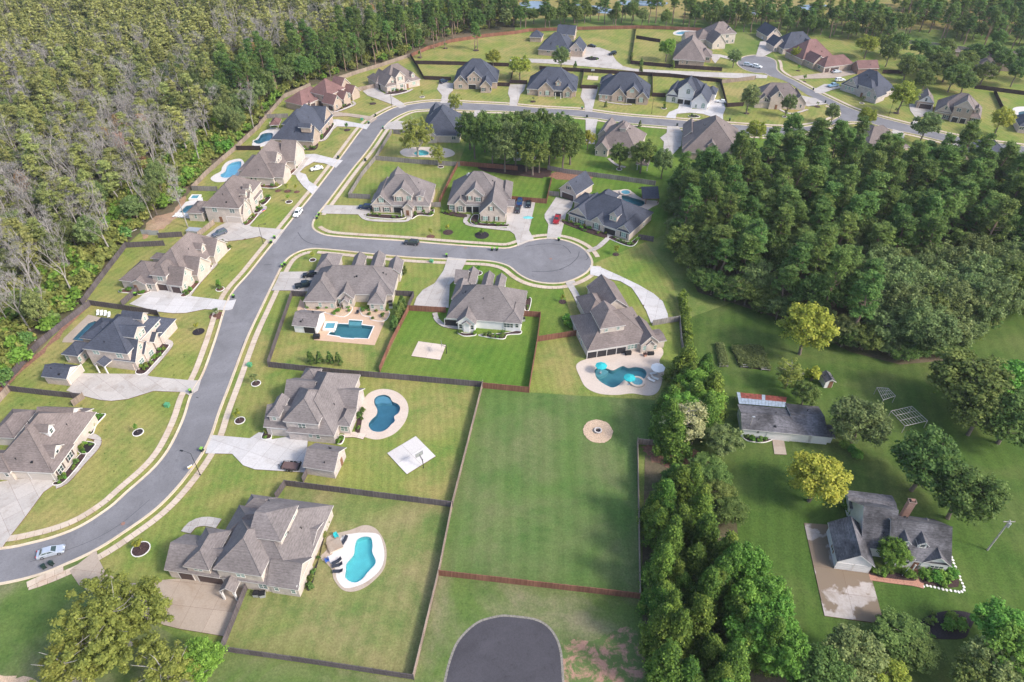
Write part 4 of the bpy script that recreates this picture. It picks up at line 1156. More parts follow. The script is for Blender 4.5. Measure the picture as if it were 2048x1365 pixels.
# --- the far side of the upper street
House('tan brick house with tall slate hip roof and three upper windows, dark fence behind', 'slate', 'tan', A2,
 [('hip', (1548,640), (1892,645), 17.0, 3.1, 44), ('gy', (1545,650), (1662,652), 13.0, 3.1, 46), ('gy', (1650,610), (1768,612), 9.0, 5.4, 42), ('gy', (1752,678), (1845,682), 8.0, 3.0, 46)],
 [(1604,620,'S'),(1602,675,'w'),(1678,618,'s'),(1710,620,'s'),(1742,622,'s'),(1695,690,'p',3.6),(1780,700,'W'),(1838,698,'s')], gable='tan')
House('tan brick house with slate roof, arched front windows and one stone dormer', 'slate', 'tan', A3,
 [('hip', (128,695), (520,712), 17.0, 3.0, 42), ('gy', (212,705), (345,712), 10.0, 3.0, 44), ('gy', (408,718), (492,722), 8.0, 3.0, 46), ('hip', (430,640), (525,650), 8.0, 3.2, 40)],
 [(143,715,'s'),(238,728,'s'),(290,730,'A'),(375,735,'p',4.2),(450,742,'A')], [(375,672,2.3,1.8,'-y',45,1)], [(352,770,2.6),(395,772,2.6)], gable='tan', win='glass_green')
House('tan brick house with slate roof, three front gables and a small square upper window', 'slate', 'tan', A3,
 [('hip', (688,738), (1088,765), 17.0, 3.0, 43), ('gy', (788,745), (908,758), 11.0, 3.0, 45), ('gy', (980,768), (1080,775), 9.0, 3.0, 46), ('hip', (700,650), (840,660), 8.0, 3.0, 40), ('gy', (905,720), (1010,728), 9.0, 5.1, 42)],
 [(708,755,'s'),(752,760,'s'),(860,772,'A'),(945,785,'p',4.0),(1022,785,'A'),(952,712,'w')], (), [(925,800,2.6),(968,805,2.6)], gable='tan', win='glass_green')
House('white painted brick house with black slate gables and a circular drive', 'slate', 'white', A3,
 [('hip', (1220,748), (1545,790), 16.0, 3.0, 40), ('gy', (1215,745), (1312,760), 13.0, 3.0, 48), ('gy', (1310,700), (1440,720), 10.0, 6.4, 45), ('gy', (1408,800), (1548,808), 14.0, 3.0, 48), ('hip', (1520,735), (1608,738), 8.0, 3.0, 38)],
 [(1275,785,'a'),(1390,720,'a'),(1330,785,'p',2.6),(1385,785,'p',2.8),(1450,830,'s'),(1505,832,'a'),(1568,752,'g')], win='glass_green', trim='trim', gable='white')
House('brick house with grey brown roof behind two slim street trees by the junction', 'brown', 'brick', A4,
 [('hip', (-70,795), (320,808), 14.0, 3.0, 42), ('gy', (50,762), (160,768), 9.0, 5.4, 46), ('gy', (215,808), (335,812), 10.0, 3.0, 46), ('gy', (-50,795), (50,800), 9.0, 3.0, 46)],
 [(120,745,'s'),(245,838,'s'),(285,830,'s'),(100,805,'d'),(20,780,'w')], gable='brick')
House('slate roofed brick house at the head of the keyhole driveway with a rear garage', 'slate', 'tan', A3,
 [('hip', (215,388), (470,408), 15.0, 3.0, 44), ('gy', (440,405), (575,400), 12.0, 3.0, 46), ('gx', (360,268), (505,278), 8.0, 3.0, 46), ('gy', (370,350), (460,352), 9.0, 4.0, 46)],
 [(515,392,'s'),(550,388,'s'),(480,262,'v'),(400,350,'s'),(300,400,'w')], gable='brick')
House('small dark hipped shed beside the long boundary fence', 'slate', 'tan', A3, [('hip', (150,290), (248,296), 7.0, 2.7, 40)], cat='shed', name='shed')
House('grey brown hip roofed brick house seen from behind, dark fence at its foot', 'brown', 'tan', A3,
 [('hip', (1268,462), (1520,482), (1572,372), 3.0, 44), ('hip', (1465,440), (1575,448), 10.0, 3.0, 38)],
 [(1380,490,'s'),(1345,488,'v'),(1540,462,'w'),(1300,480,'p',2.5)])
House('cream two storey house with grey brown roof and slate garage wing before the pale pool', 'brown', 'cream', A3,
 [('hip', (1575,275), (1770,262), 12.0, 5.4, 40), ('gy', (1578,345), (1690,338), 10.0, 3.0, 48), ('gy', (1660,268), (1750,262), 6.0, 5.0, 46), ('hip', (1450,305), (1610,315), 11.0, 3.0, 40), ('gx', (1365,312), (1465,318), 7.0, 3.0, 44)],
 [(1695,285,'w'),(1622,358,'s'),(1690,335,'w'),(1440,300,'s'),(1490,300,'w'),(1735,320,'s')], gable='cream')
House('slate roofed brick house with a gabled garage block at the end of the upper close', 'slate', 'brick', A4,
 [('hip', (150,385), (425,365), 14.0, 3.0, 42), ('gy', (5,275), (160,292), 13.0, 3.1, 44), ('gy', (75,365), (175,360), 9.0, 3.0, 46)],
 [(85,245,'s'),(85,385,'s'),(110,390,'s'),(135,392,'s'),(70,290,'g')], [(335,355,2.0,1.8,'-y',45,1)], gable='brick')
House('dark brown roofed brick house with a broad side garage off the upper close', 'red', 'tan', A4,
 [('hip', (470,528), (705,500), 9.0, 3.0, 40), ('hip', (300,468), (540,440), 15.0, 3.0, 44), ('gy', (385,500), (475,490), 9.0, 3.0, 46), ('hip', (500,490), (590,480), 6.0, 4.5, 36)],
 [(490,548,'h'),(550,542,'g'),(550,495,'w'),(345,490,'s'),(430,525,'w')], gable='tan')
House('small red brown roofed shed behind the dark brown roofed house', 'red', 'red', A4, [('gx', (735,540), (900,535), 7.5, 2.8, 38)], cat='shed', name='shed')
House('stone house with slate roof and tall green windows above the right hand street', 'slate', 'stone', A4,
 [('hip', (598,655), (890,745), 15.0, 3.0, 44), ('gy', (615,660), (730,690), 11.0, 3.2, 46), ('hip', (735,662), (840,695), 7.0, 5.2, 38), ('gy', (780,735), (885,765), 8.0, 3.0, 48)],
 [(640,685,'s'),(665,690,'s'),(690,700,'s'),(815,740,'a'),(865,760,'s'),(770,655,'w'),(812,668,'w'),(680,630,'s'),(765,725,'d')], win='glass_green', gable='stone')
House('brick house with brown grey roof, arched porch and white gables at the right edge street', 'brown', 'tan', A4,
 [('hip', (1330,868), (1690,930), 15.0, 3.0, 43), ('gy', (1335,870), (1470,892), 11.0, 3.0, 46), ('gy', (1480,835), (1640,865), 9.0, 6.4, 42), ('gy', (1505,905), (1585,918), 5.0, 2.8, 38)],
 [(1420,845,'s'),(1520,860,'w'),(1590,868,'s'),(1420,915,'W'),(1490,925,'p',2.4),(1550,940,'p',2.2),(1630,940,'W')], [(1655,885,2.0,1.6,'-y',44,1)], gable='brick')
House('detached brick garage with white gable beside the brown grey roofed house', 'brown', 'tan', A4, [('gy', (1195,795), (1330,812), 10.0, 3.0, 44)], [(1265,780,'s'),(1265,815,'g')], cat='garage', name='detached_garage', gable='white')
House('cluster roofed brown brick house beyond the round trees in the far right corner', 'brown', 'tan', A4,
 [('hip', (1690,478), (1930,500), 18.0, 3.0, 44), ('hip', (1640,540), (1820,562), 12.0, 3.0, 38), ('gx', (1850,470), (2010,480), 7.0, 3.0, 46), ('gx', (1860,510), (1985,520), 6.0, 3.0, 44)],
 [(1750,480,'s'),(1800,540,'w'),(1930,480,'s')], gable='brick')
House('little grey hipped shed against the far fence', 'brown', 'tan', A4, [('hip', (1410,400), (1545,408), 9.0, 2.8, 40)], cat='shed', name='shed')
# --- backs of the houses below the upper street
House('grey brown roofed house seen from behind with a white bump out gable and round shrubs', 'brown', 'cream', Z22,
 [('hip', (165,520), (640,590), (590,360), 3.0, 42), ('gy', (160,550), (318,572), 9.0, 3.0, 46), ('hip', (400,520), (560,540), 12.0, 3.1, 42), ('gy', (190,400), (330,410), (300,255), 3.4, 46)],
 [(185,590,'s'),(275,595,'s'),(480,610,'p',4.5),(600,600,'w')], [(480,360,2.4,1.6,'-y',40,0,True)])
House('broad grey brown hip roofed house with a long dark rear porch above the dense trees', 'brown', 'tan', Z22,
 [('hip', (1160,585), (1815,640), (1700,325), 3.0, 40), ('gy', (1150,430), (1330,440), 14.0, 3.0, 44), ('hip', (1145,540), (1400,565), 12.0, 3.0, 36)],
 [(1470,650,'p',5.0),(1640,660,'p',5.0),(1740,672,'p',4.0)], [(1470,548,2.6,1.6,'-y',42,0)])
House('grey brown hip roof rising behind the tall right hand trees', 'brown', 'tan', A4,
 [('hip', (790,1205), (1140,1150), 17.0, 3.0, 38), ('gy', (870,1080), (970,1070), 8.0, 3.4, 42)], [(950,1200,'w')])
House('low slate roof with a sharp gable showing over the trees by the right hand street', 'slate', 'tan', A4,
 [('hip', (1585,1205), (1925,1225), 11.0, 3.0, 36), ('gx', (1590,1190), (1730,1195), 7.0, 3.2, 46)], [(1700,1230,'w')])
House('slate roofed house partly hidden by the big spreading tree and its little pool', 'slate', 'cream', A2,
 [('hip', (1290,1058), (1600,1062), (1690,905), 3.1, 44), ('gy', (1330,1065), (1420,1068), 8.0, 3.0, 44), ('gy', (1340,930), (1440,930), 12.0, 3.6, 46)],
 [(1330,1080,'w'),(1380,1085,'s'),(1550,1078,'w')])
House('brick house with grey roof, white upper gable and arched entry beside the blue car', 'grey', 'brick', Z27,
 [('hip', (180,505), (840,520), 16.0, 3.1, 43), ('gy', (175,508), (415,514), 14.0, 3.1, 46), ('gy', (418,408), (645,410), 11.0, 6.3, 42), ('gy', (525,548), (655,550), 5.0, 3.0, 44), ('gy', (330,330), (520,330), 12.0, 3.2, 45), ('gy', (180,470), (300,478), 6.0, 3.0, 40)],
 [(245,575,'W'),(360,575,'W'),(725,545,'W'),(295,455,'W'),(495,440,'W'),(605,430,'w'),(490,565,'p',3.4),(592,600,'d')], [(730,470,2.2,2.0,'-y',20,1)], [(530,650,2.6),(640,648,2.6)], gable='brick', win='glass_green')
House('brick house with grey roof, tall front gable and white chimney beside the wide parking court', 'grey', 'brick', Z27,
 [('hip', (1035,498), (1690,515), 17.0, 3.1, 44), ('gy', (1392,608), (1700,616), 15.0, 3.1, 46), ('gy', (1105,508), (1250,512), 9.0, 3.1, 46), ('gy', (1240,405), (1450,412), 10.0, 6.2, 42), ('hip', (1600,440), (1755,450), 13.0, 3.2, 40), ('gx', (1690,520), (1790,525), 5.0, 2.7, 20)],
 [(1530,550,'S'),(1465,665,'W'),(1590,665,'S'),(1185,555,'A'),(1090,535,'W'),(1290,430,'S'),(1385,445,'W'),(1320,560,'p',4.5)], (), [(1320,600,2.6)], [(1285,160,1.6,1.1,9.5,'wall_white')], gable='brick', win='glass_green')
House('large brick house with sprawling slate roof and white dormer at the turning circle', 'slate', 'brick', Z29,
 [('hip', (370,722), (1215,1002), (1500,700), 3.0, 35), ('gy', (365,722), (642,802), 13.0, 3.0, 40), ('gy', (668,832), (858,890), 10.0, 3.0, 44), ('gy', (1035,935), (1215,1002), 9.0, 3.0, 44), ('hip', (680,560), (930,600), 9.0, 3.0, 40), ('hip', (445,562), (700,640), 8.0, 3.0, 30)],
 [(440,815,'W'),(565,850,'W'),(760,905,'A'),(1130,1015,'A'),(945,945,'p',4.2),(1400,880,'s')], [(985,830,2.7,2.2,'-y',45,2), (515,728,1.4,1.2,'-y',30,1)], gable='brick', win='glass_green', shutter='trim_dark')
House('tall detached brick garage with steep slate gable at the red truck driveway', 'slate', 'brick', Z29,
 [('gy', (252,392), (492,478), 11.0, 3.1, 46)], [(375,490,'g'),(385,380,'S',0.9,1.2)], cat='garage', name='detached_garage', gable='brick', shutter='trim_dark')
House('dark slate roofed open pavilion on timber posts beside the dark teal pool', 'slate', 'white', Z29, [('gx', (1385,530), (1615,525), 8.0, 2.9, 32)], posts=[(1425,600,2.8,0.13),(1590,590,2.8,0.13),(1375,520,2.8,0.13)], cat='pavilion', name='pavilion', walls=False, trim='timber')
# --- houses below the side street
House('cream brick house with wide grey hip roof behind the rectangular teal pool', 'grey', 'cream', Z30,
 [('hip', (390,665), (1530,675), (1650,330), 3.0, 40), ('hip', (320,748), (748,788), 13.0, 3.0, 42), ('hip', (1183,792), (1408,808), 10.0, 3.0, 44), ('gy', (768,712), (992,748), 12.0, 3.0, 44), ('gy', (820,775), (930,785), 3.0, 2.8, 44), ('hip', (470,352), (760,362), 9.0, 3.0, 38),
  ('gy', (940,350), (1110,352), 8.0, 3.0, 42), ('gy', (1200,345), (1370,350), 8.5, 3.0, 42), ('gy', (1440,390), (1630,395), 7.0, 3.0, 40)],
 [(545,810,'s'),(705,825,'s'),(805,760,'s'),(952,770,'s'),(1095,795,'p',4.6),(1250,830,'s'),(1375,845,'s'),(1640,400,'w')], gable='cream', win='glass_green')
House('hip roofed pool house with grey shingles and an open timber end beside the rectangular pool', 'grey', 'white', Z30, [('gx', (155,1088), (492,1118), (225,870), 2.6, 28)], [(400,1150,'p',3.2)], cat='pool house', name='pool_house')
House('white sided house with big grey hip roof and screened rear porch above the small court', 'grey', 'white', Z31,
 [('hip', (350,852), (1372,932), (1445,490), 3.0, 40), ('gy', (488,918), (752,945), 13.0, 3.0, 42), ('gy', (562,945), (682,955), 2.5, 2.8, 40), ('hip', (1135,915), (1375,935), 9.0, 3.05, 42), ('hip', (420,600), (640,610), (660,345), 3.2, 44), ('gy', (580,420), (740,425), 8.0, 3.0, 42), ('gy', (815,450), (965,455), 7.0, 3.0, 42), ('gy', (985,480), (1130,490), 7.0, 3.0, 42), ('gx', (460,390), (640,395), 6.0, 3.1, 42)],
 [(550,965,'s'),(705,980,'s'),(1195,955,'t'),(1310,955,'s'),(935,1015,'p',9.0),(430,895,'p',4.0)], gable='white')
House('cream brick house with angled brown roof and wide white dormer at the freeform pool', 'brown', 'cream', Z32,
 [('hip', (440,1168), (1330,1028), (215,690), 3.0, 38), ('gy', (1160,1092), (1420,1050), 9.0, 3.0, 44), ('gy', (1235,1095), (1365,1075), 2.2, 2.7, 44), ('gy', (620,640), (1010,580), 12.5, 3.0, 40), ('hip', (430,720), (760,680), 10.0, 3.0, 42), ('gx', (1390,1045), (1508,1022), 5.0, 2.6, 10)],
 [(1045,1105,'t'),(1210,1125,'s'),(1350,1115,'s'),(700,1160,'p',10.5),(330,960,'s'),(360,1060,'s'),(290,900,'s')], [(770,905,6.4,1.9,'-y',40,2,True,'cream')], [(480,1230,2.6),(700,1205,2.6),(930,1165,2.6)], gable='cream', win='glass_green')
House('stone house with large grey roof and a wide two storey wall beside the kidney pool', 'grey', 'stone', Z33,
 [('hip', (366,692), (772,728), 11.0, 5.7, 40), ('hip', (400,805), (945,858), (1255,168), 3.0, 42), ('gx', (820,530), (1195,558), (1292,322), 3.0, 36), ('gx', (365,490), (700,510), (405,192), 3.0, 38), ('gx', (150,752), (500,785), (180,468), 3.0, 38), ('hip', (960,735), (1122,748), (950,530), 3.0, 38), ('hip', (560,220), (745,235), (760,100), 3.2, 36)],
 [(585,745,'w'),(680,845,'s'),(765,860,'s'),(370,830,'g'),(1060,775,'w')], [(285,690,2.4,2.0,'-y',44,1,True)], garage='garage_cream', win='glass_green')
House('small stone outbuilding with grey gable roof beside the parked utility trailer', 'grey', 'stone', Z33, [('gx', (590,1202), (948,1258), (690,925), 2.8, 34)], [(1010,1060,'d'),(1000,1000,'v')], cat='outbuilding', name='outbuilding')
House('big grey roofed pale brick house with garage wing and long dormer beside the turquoise pool', 'grey', 'cream', Z34,
 [('hip', (648,948), (1195,1030), 11.0, 5.8, 40), ('hip', (760,1045), (1592,1178), (1885,215), 3.0, 40), ('gx', (98,958), (725,1045), (320,545), 3.0, 36), ('hip', (318,905), (600,975), 8.5, 5.1, 36), ('hip', (715,640), (1200,700), (945,228), 3.0, 38), ('gx', (1250,1135), (1612,1180), 6.8, 3.0, 42), ('hip', (1000,260), (1300,290), (1085,108), 3.2, 36), ('gx', (1500,700), (1760,740), 7.0, 3.0, 24)],
 [(480,940,'w'),(350,1015,'h'),(625,1055,'g'),(960,1010,'w'),(1215,1140,'w'),(1365,1165,'s'),(1555,1195,'s'),(1610,1140,'s'),(1830,390,'s')], [(1520,480,7.5,1.6,'+x',28,2,True,'cream')], gable='cream', win='glass_green')
House('little gabled porch roof over an outdoor oven at the corner of the big driveway', 'grey', 'brick', Z34, [('gy', (718,1195), (895,1215), 5.0, 2.7, 40)], posts=[(790,1290,2.6,0.16),(930,1300,2.6,0.16),(1020,1130,2.6,0.16)], cat='porch', name='oven_porch', walls=False)
# --- the older property on the right
House('long low white garage building with stained dark roof and a patch of rusty tin', 'old', 'white', Z35,
 [('gx', (200,830), (1062,912), (290,425), 2.9, 17), ('gx', (1052,908), (1645,972), (960,400), 2.75, 17), ('gx', (1600,960), (1775,985), 4.0, 2.2, 12)],
 [(470,880,'v'),(820,935,'g',5.0,2.2,'wall_white'),(1180,965,'g',5.0,2.2,'wall_white'),(1480,1000,'g',4.0,2.2,'wall_white'),(150,600,'v')], cat='outbuilding', name='garage_building', trim='trim')
House('white cottage with dark roof, brick chimney, street dormers and a two door garage', 'old', 'white', Z36,
 [('gy', (415,922), (845,980), (310,478), 2.8, 40), ('gx', (1000,872), (1702,975), 10.5, 2.9, 42), ('gx', (690,760), (1080,800), 11.0, 2.9, 44), ('gy', (1362,928), (1712,985), 9.0, 2.8, 38), ('gx', (560,330), (1100,385), (1010,175), 2.9, 14)],
 [(500,965,'g',2.9,2.1,'wall_white'),(690,985,'g',2.9,2.1,'wall_white'),(735,480,'s'),(1525,990,'w',2.4,1.4),(1180,915,'w'),(370,770,'S',0.8,1.2),(1290,960,'d')], [(1165,745,1.5,1.3,'-y',44,1),(1360,765,1.5,1.3,'-y',44,1)], [(1245,1040,2.5,0.1)], [(1265,235,1.25,0.9,8.6,'wall_red')], trim='trim', shutter='wall_red')
House('tiny white garden shed with grey roof under the trees', 'old', 'white', C4, [('gy', (478,335), (565,330), 3.4, 2.2, 34)], [(520,345,'d')], cat='shed', name='garden_shed')
House('thatch brown poolside cabana by the woods fence', 'red', 'tan', Z5, [('hip', (668,345), (800,340), 6.5, 2.6, 36)], cat='cabana', name='cabana', posts=[(690,380,2.5,0.12),(790,378,2.5,0.12)], walls=False)
House('brown patio pavilion roof behind the trees and long grey fence', 'brown', 'white', Z22, [('hip', (625,725), (770,742), 6.5, 2.6, 24)], cat='pavilion', name='pavilion', posts=[(640,790,2.5,0.12),(750,800,2.5,0.12)], walls=False)
House('dark building tucked in the far top right corner behind trees', 'slate', 'tan', A4, [('hip', (1980,60), (2120,75), 14.0, 4.0, 34)], [(2020,70,'w')])
House('dark roofed house end at the right edge beside the white pool deck', 'slate', 'brick', A4, [('hip', (1990,985), (2200,1010), 12.0, 3.0, 38)], [(2010,1000,'w')])
# ------------------------------------------------------------------ fences: posts and board panels, run by run
def panel_mesh(L, h, style):
    b = MB(); n = int(L / 0.15)
    for i in range(n):
        x0, x1 = -L/2 + L * i / n, -L/2 + L * (i + 1) / n
        d = 0.012 if i % 2 else 0.0
        b.add([(x0, -0.012 - d, 0.03), (x1, -0.012 - d, 0.03), (x1, -0.012 - d, h), (x0, -0.012 - d, h), (x0, 0.012 - d, 0.03), (x1, 0.012 - d, 0.03), (x1, 0.012 - d, h), (x0, 0.012 - d, h)],
              [(0, 1, 2, 3), (5, 4, 7, 6), (3, 2, 6, 7)])
    for z in (0.3, h * 0.52, h - 0.22):
        b.box(-L/2, L/2, 0.012, 0.06, z - 0.045, z + 0.045)
    b.box(-L/2, L/2, -0.05, 0.07, h, h + 0.04)
    return b
def fence(px, mat_, label, h=1.85, flip=False, group=None, c=None):
    g = GP(crop(*c, px) if c else px)
    root = empty('fence', (g[0][0], g[0][1], 0))
    tag(root, label, 'fence', group)
    ox, oy = g[0]
    pm = shared(('fp', mat_, h), lambda: panel_mesh(2.4, h, 0).me('panel', M[mat_]))
    def post_me():
        b = MB(); b.box(-0.06, 0.06, -0.06, 0.06, 0, h + 0.10); b.box(-0.075, 0.075, -0.075, 0.075, h + 0.10, h + 0.14); return b.me('post', M[mat_])
    po = shared(('fpo', mat_, h), post_me)
    for a, b in zip(g, g[1:]):
        L = math.hypot(b[0] - a[0], b[1] - a[1]); n = max(1, int(round(L / 2.4)))
        ang = math.atan2(b[1] - a[1], b[0] - a[0])
        for i in range(n):
            t = (i + 0.5) / n
            o = obj('panel', pm, root, (a[0] + (b[0] - a[0]) * t - ox, a[1] + (b[1] - a[1]) * t - oy, 0), ang + (math.pi if flip else 0) + R.uniform(-.004, .004))
            o.scale = (L / n / 2.4, 1, 1 + R.uniform(-.015, .015))
            t = i / n
            obj('post', po, root, (a[0] + (b[0] - a[0]) * t - ox, a[1] + (b[1] - a[1]) * t - oy, 0), ang)
    obj('post', po, root, (g[-1][0] - ox, g[-1][1] - oy, 0))

fence([(553,999),(572,972),(906,1015)], 'fence_grey', 'dark brown board fence between the kidney pool yard and the turquoise pool yard')
fence([(607,967),(616,948)], 'fence_grey', 'short board fence running off the small stone outbuilding')
fence([(966,772),(905,1014),(879,1146),(828,1358)], 'fence_tan', 'long tan topped board fence along the left side of the big empty lawn')
fence([(828,1360),(640,1331),(446,1303),(497,1174)], 'fence_grey', 'board fence closing the bottom of the turquoise pool yard')
fence([(538,735),(680,750),(800,760),(966,775)], 'fence_grey', 'long grey panelled fence behind the kidney pool house')
fence([(538,731),(562,660),(585,593),(613,594)], 'fence_grey', 'grey fence along the left side of the peach patio yard')
fence([(818,622),(782,692),(760,745)], 'fence_red', 'red brown fence between the peach patio yard and the green back lawn')
fence([(792,592),(828,594),(817,618)], 'fence_grey', 'short grey fence at the corner of the cream house with the rectangular pool')
fence([(816,622),(892,626)], 'fence_red', 'short red brown fence across the end of the curved driveway')
fence([(1047,633),(1081,635),(1075,683),(1058,784)], 'fence_red', 'red brown fence down the right side of the green back lawn')
fence([(967,777),(1058,786)], 'fence_red', 'red brown fence along the bottom of the green back lawn')
fence([(1075,684),(1152,672)], 'fence_red', 'red brown fence running to the angled brown roofed house')
fence([(879,1152),(1080,1175),(1279,1198)], 'fence_red', 'straight red brown fence along the bottom of the big empty lawn')
fence([(1279,1196),(1276,1015),(1274,887)], 'fence_tan', 'weathered fence along the right side of the big empty lawn')
fence([(1274,889),(1382,898)], 'fence_tan', 'short reddish fence under the pale half bare tree')
fence([(1305,652),(1358,643),(1362,690),(1366,709)], 'fence_silver', 'silver grey fence beside the tall clipped hedge')
fence([(1019,402),(1093,408),(1104,358)], 'fence_red', 'red fence behind the wide parking court')
fence([(1098,392),(1117,394)], 'fence_silver', 'short silver fence beside the tall detached garage')
fence([(1095,341),(1133,348),(1220,359),(1310,372)], 'fence_silver', 'old silver fence with mixed boards behind the large slate roofed house')
fence([(1276,479),(1306,484)], 'fence_grey', 'short fence off the corner of the large slate roofed house')
fence([(917,331),(898,368),(879,409)], 'fence_red', 'red brown fence between the two grey roofed brick houses')
fence([(861,415),(882,415)], 'fence_silver', 'short silver gate fence between the two grey roofed brick houses')
fence([(784,267),(752,320),(725,353),(698,397),(741,399)], 'fence_silver', 'silver fence following the street beside the grey roofed brick house')
fence([(752,321),(830,328),(920,334)], 'fence_silver', 'silver fence under the big spreading tree')
fence([(920,332),(980,337),(1035,342)], 'fence_red', 'red brown fence in front of the tall tree cluster')
fence([(787,268),(812,271)], 'fence_silver', 'short silver fence at the slate house driveway')
fence([(386,380),(413,352),(470,302),(520,256),(534,237)], 'fence_tan', 'pale fence climbing along the woods behind the small pools')
fence([(520,254),(569,197),(622,174)], 'fence_tan', 'pale fence behind the red roofed house')
fence([(672,163),(720,147),(769,132),(822,114)], 'fence_tan', 'pale fence between the woods and the bend of the street')
fence([(822,115),(856,100),(902,86),(972,75),(1030,69),(1058,64),(1148,61),(1271,58),(1340,60),(1402,63)], 'fence_red', 'long red brown boundary fence sweeping along the far trees')
fence([(707,185),(752,176)], 'fence_tan', 'short pale fence beside the red roofed house lawn')
fence([(822,116),(836,138),(848,160),(902,162)], 'fence_dark', 'dark fence dropping beside the first house after the bend')
fence([(830,129),(920,131),(1018,134)], 'fence_dark', 'dark fence under the far open lawn')
fence([(995,173),(1019,174),(1026,146)], 'fence_dark', 'dark corner fence beside the tan brick house with the tall slate roof')
fence([(474,301),(522,301)], 'fence_dark', 'dark fence between the two small pools')
fence([(386,382),(436,383)], 'fence_silver', 'silver fence below the sky blue pool')
fence([(520,238),(577,236)], 'fence_silver', 'silver fence below the red roofed house')
fence([(166,611),(210,552),(253,496),(290,494),(330,492)], 'fence_grey', 'grey fence wrapped round the brown roofed house at the woods')
fence([(180,611),(250,621),(318,632),(323,642)], 'fence_grey', 'grey fence between the white driveway and the slate roofed house')
fence([(246,613),(277,585)], 'fence_grey', 'short grey fence beside the arched garage doors')
fence([(318,477),(366,474)], 'fence_grey', 'grey fence beyond the brown roofed house')
fence([(397,475),(430,449)], 'fence_tan', 'tan board fence beside the parked grey off roader')
fence([(183,611),(130,652),(80,693),(8,777)], 'fence_grey', 'grey fence along the dirt track at the edge of the woods')
fence([(22,783),(90,791),(166,799)], 'fence_grey', 'grey fence between the two lowest left hand houses')
fence([(148,813),(170,797)], 'fence_tan', 'short pale gate fence beside the wide driveway')
fence([(0,806),(24,780)], 'fence_tan', 'short pale fence at the left edge of the picture')
fence([(1079,140),(1200,147),(1338,155),(1443,166)], 'fence_dark', 'long dark brown fence behind the slate roofed row')
fence([(1168,144),(1161,178),(1194,179)], 'fence_dark', 'dark brown fence between two slate roofed houses with the little court')
fence([(1304,152),(1304,194),(1330,195)], 'fence_dark', 'dark brown fence beside the white painted house')
fence([(1440,166),(1447,190),(1453,215),(1486,213)], 'fence_dark', 'dark fence right of the white painted house')
fence([(1020,168),(1054,169)], 'fence_dark', 'short dark fence at the head of a driveway on the upper street')
fence([(1272,59),(1267,92),(1261,129),(1350,137),(1443,143)], 'fence_dark', 'dark brown fence round the yard of the house seen from behind')
fence([(1272,78),(1320,86)], 'fence_dark', 'short dark fence in the far yard')
fence([(1443,168),(1510,160)], 'fence_tan', 'pale fence along the long far driveway')
fence([(1987,186),(1996,206),(2007,229)], 'fence_dark', 'dark fence running down at the right hand end')
fence([(1948,178),(2048,191),(2090,196)], 'fence_dark', 'dark fence above the right hand lawns')
fence([(1792,86),(1860,92),(1938,103),(2060,118)], 'fence_silver', 'silver fence behind the far right trees')
fence([(1764,148),(1804,148)], 'fence_dark', 'dark fence beside the red brown shed')

# ------------------------------------------------------------------ planting beds with pale edging, tree rings
BEDS = []
VEG = []
def bed(c, pts, m='mulch', edge=True, smooth=True, shrubs=None):
    g = GP(crop(*c, pts)); g = smooth_closed(g, 4) if smooth else g
    g = clean(g); g = g if area(g) > 0 else g[::-1]
    sheet('planting_bed', g, 0.192 + 0.0008 * len(BEDS), M[m], (), 0.19)
    BEDS.append((g, shrubs))
    if edge:
        n = len(g); o = shrink(g, -0.16); b = MB()
        b.add([(p[0], p[1], 0.24) for p in g] + [(p[0], p[1], 0.24) for p in o] + [(p[0], p[1], 0.0) for p in o],
              [(i, n + i, n + (i + 1) % n, (i + 1) % n) for i in range(n)] + [(n + i, 2 * n + i, 2 * n + (i + 1) % n, n + (i + 1) % n) for i in range(n)])
        tag(b.build('bed_edging', M['edging']), kind='structure')
bed(Z1, [(740,1290),(880,1240),(1160,900),(1080,890),(820,1215),(740,1255)], 'mulch', shrubs=9)
bed(Z1, [(1030,720),(1090,700),(1280,730),(1250,800),(1180,865),(1080,850)], 'mulch_dark', shrubs=7)
bed(Z1, [(1165,580),(1250,600),(1300,480),(1420,345),(1390,335),(1240,335),(1280,390)], 'mulch_dark', shrubs=8)
bed(Z2, [(1370,995),(1480,1000),(1600,880),(1800,650),(1790,610),(1660,620),(1610,800),(1430,900)], 'mulch', shrubs=12)
bed(Z3, [(960,1040),(1060,1020),(1250,805),(1220,790),(1000,995)], 'mulch_red', shrubs=5)
bed(Z3, [(1235,795),(1380,645),(1345,630),(1215,755)], 'mulch_red', shrubs=5)
bed(Z3, [(1440,530),(1520,470),(1620,400),(1590,390),(1435,515)], 'mulch_red', shrubs=4)
bed(Z3, [(130,980),(340,990),(340,955),(180,945)], 'mulch_red', shrubs=5)
bed(Z3, [(380,1010),(480,1000),(560,960),(470,955)], 'mulch_red', shrubs=4)
bed(Z4, [(1000,820),(1070,810),(1190,675),(1140,675),(1040,780)], 'mulch_red', shrubs=5)
bed(Z4, [(1230,540),(1280,540),(1360,450),(1310,445),(1240,505)], 'mulch', shrubs=6)
bed(Z4, [(1140,650),(1200,650),(1240,605),(1180,595)], 'mulch', shrubs=4)
bed(Z5, [(890,1000),(970,1010),(1110,845),(1085,835),(965,965)], 'mulch_red', shrubs=4)
bed(Z5, [(530,1185),(770,1190),(920,1060),(880,1062),(740,1155),(540,1158)], 'mulch_red', shrubs=6)
bed(Z5, [(1330,545),(1400,535),(1530,365),(1510,345),(1345,505)], 'mulch', shrubs=9)
bed(Z5, [(1070,675),(1280,682),(1330,605),(1300,602),(1235,655),(1090,656)], 'mulch', False, shrubs=9)
bed(Z7, [(720,640),(800,622),(970,548),(890,525),(735,608)], 'mulch', shrubs=7)
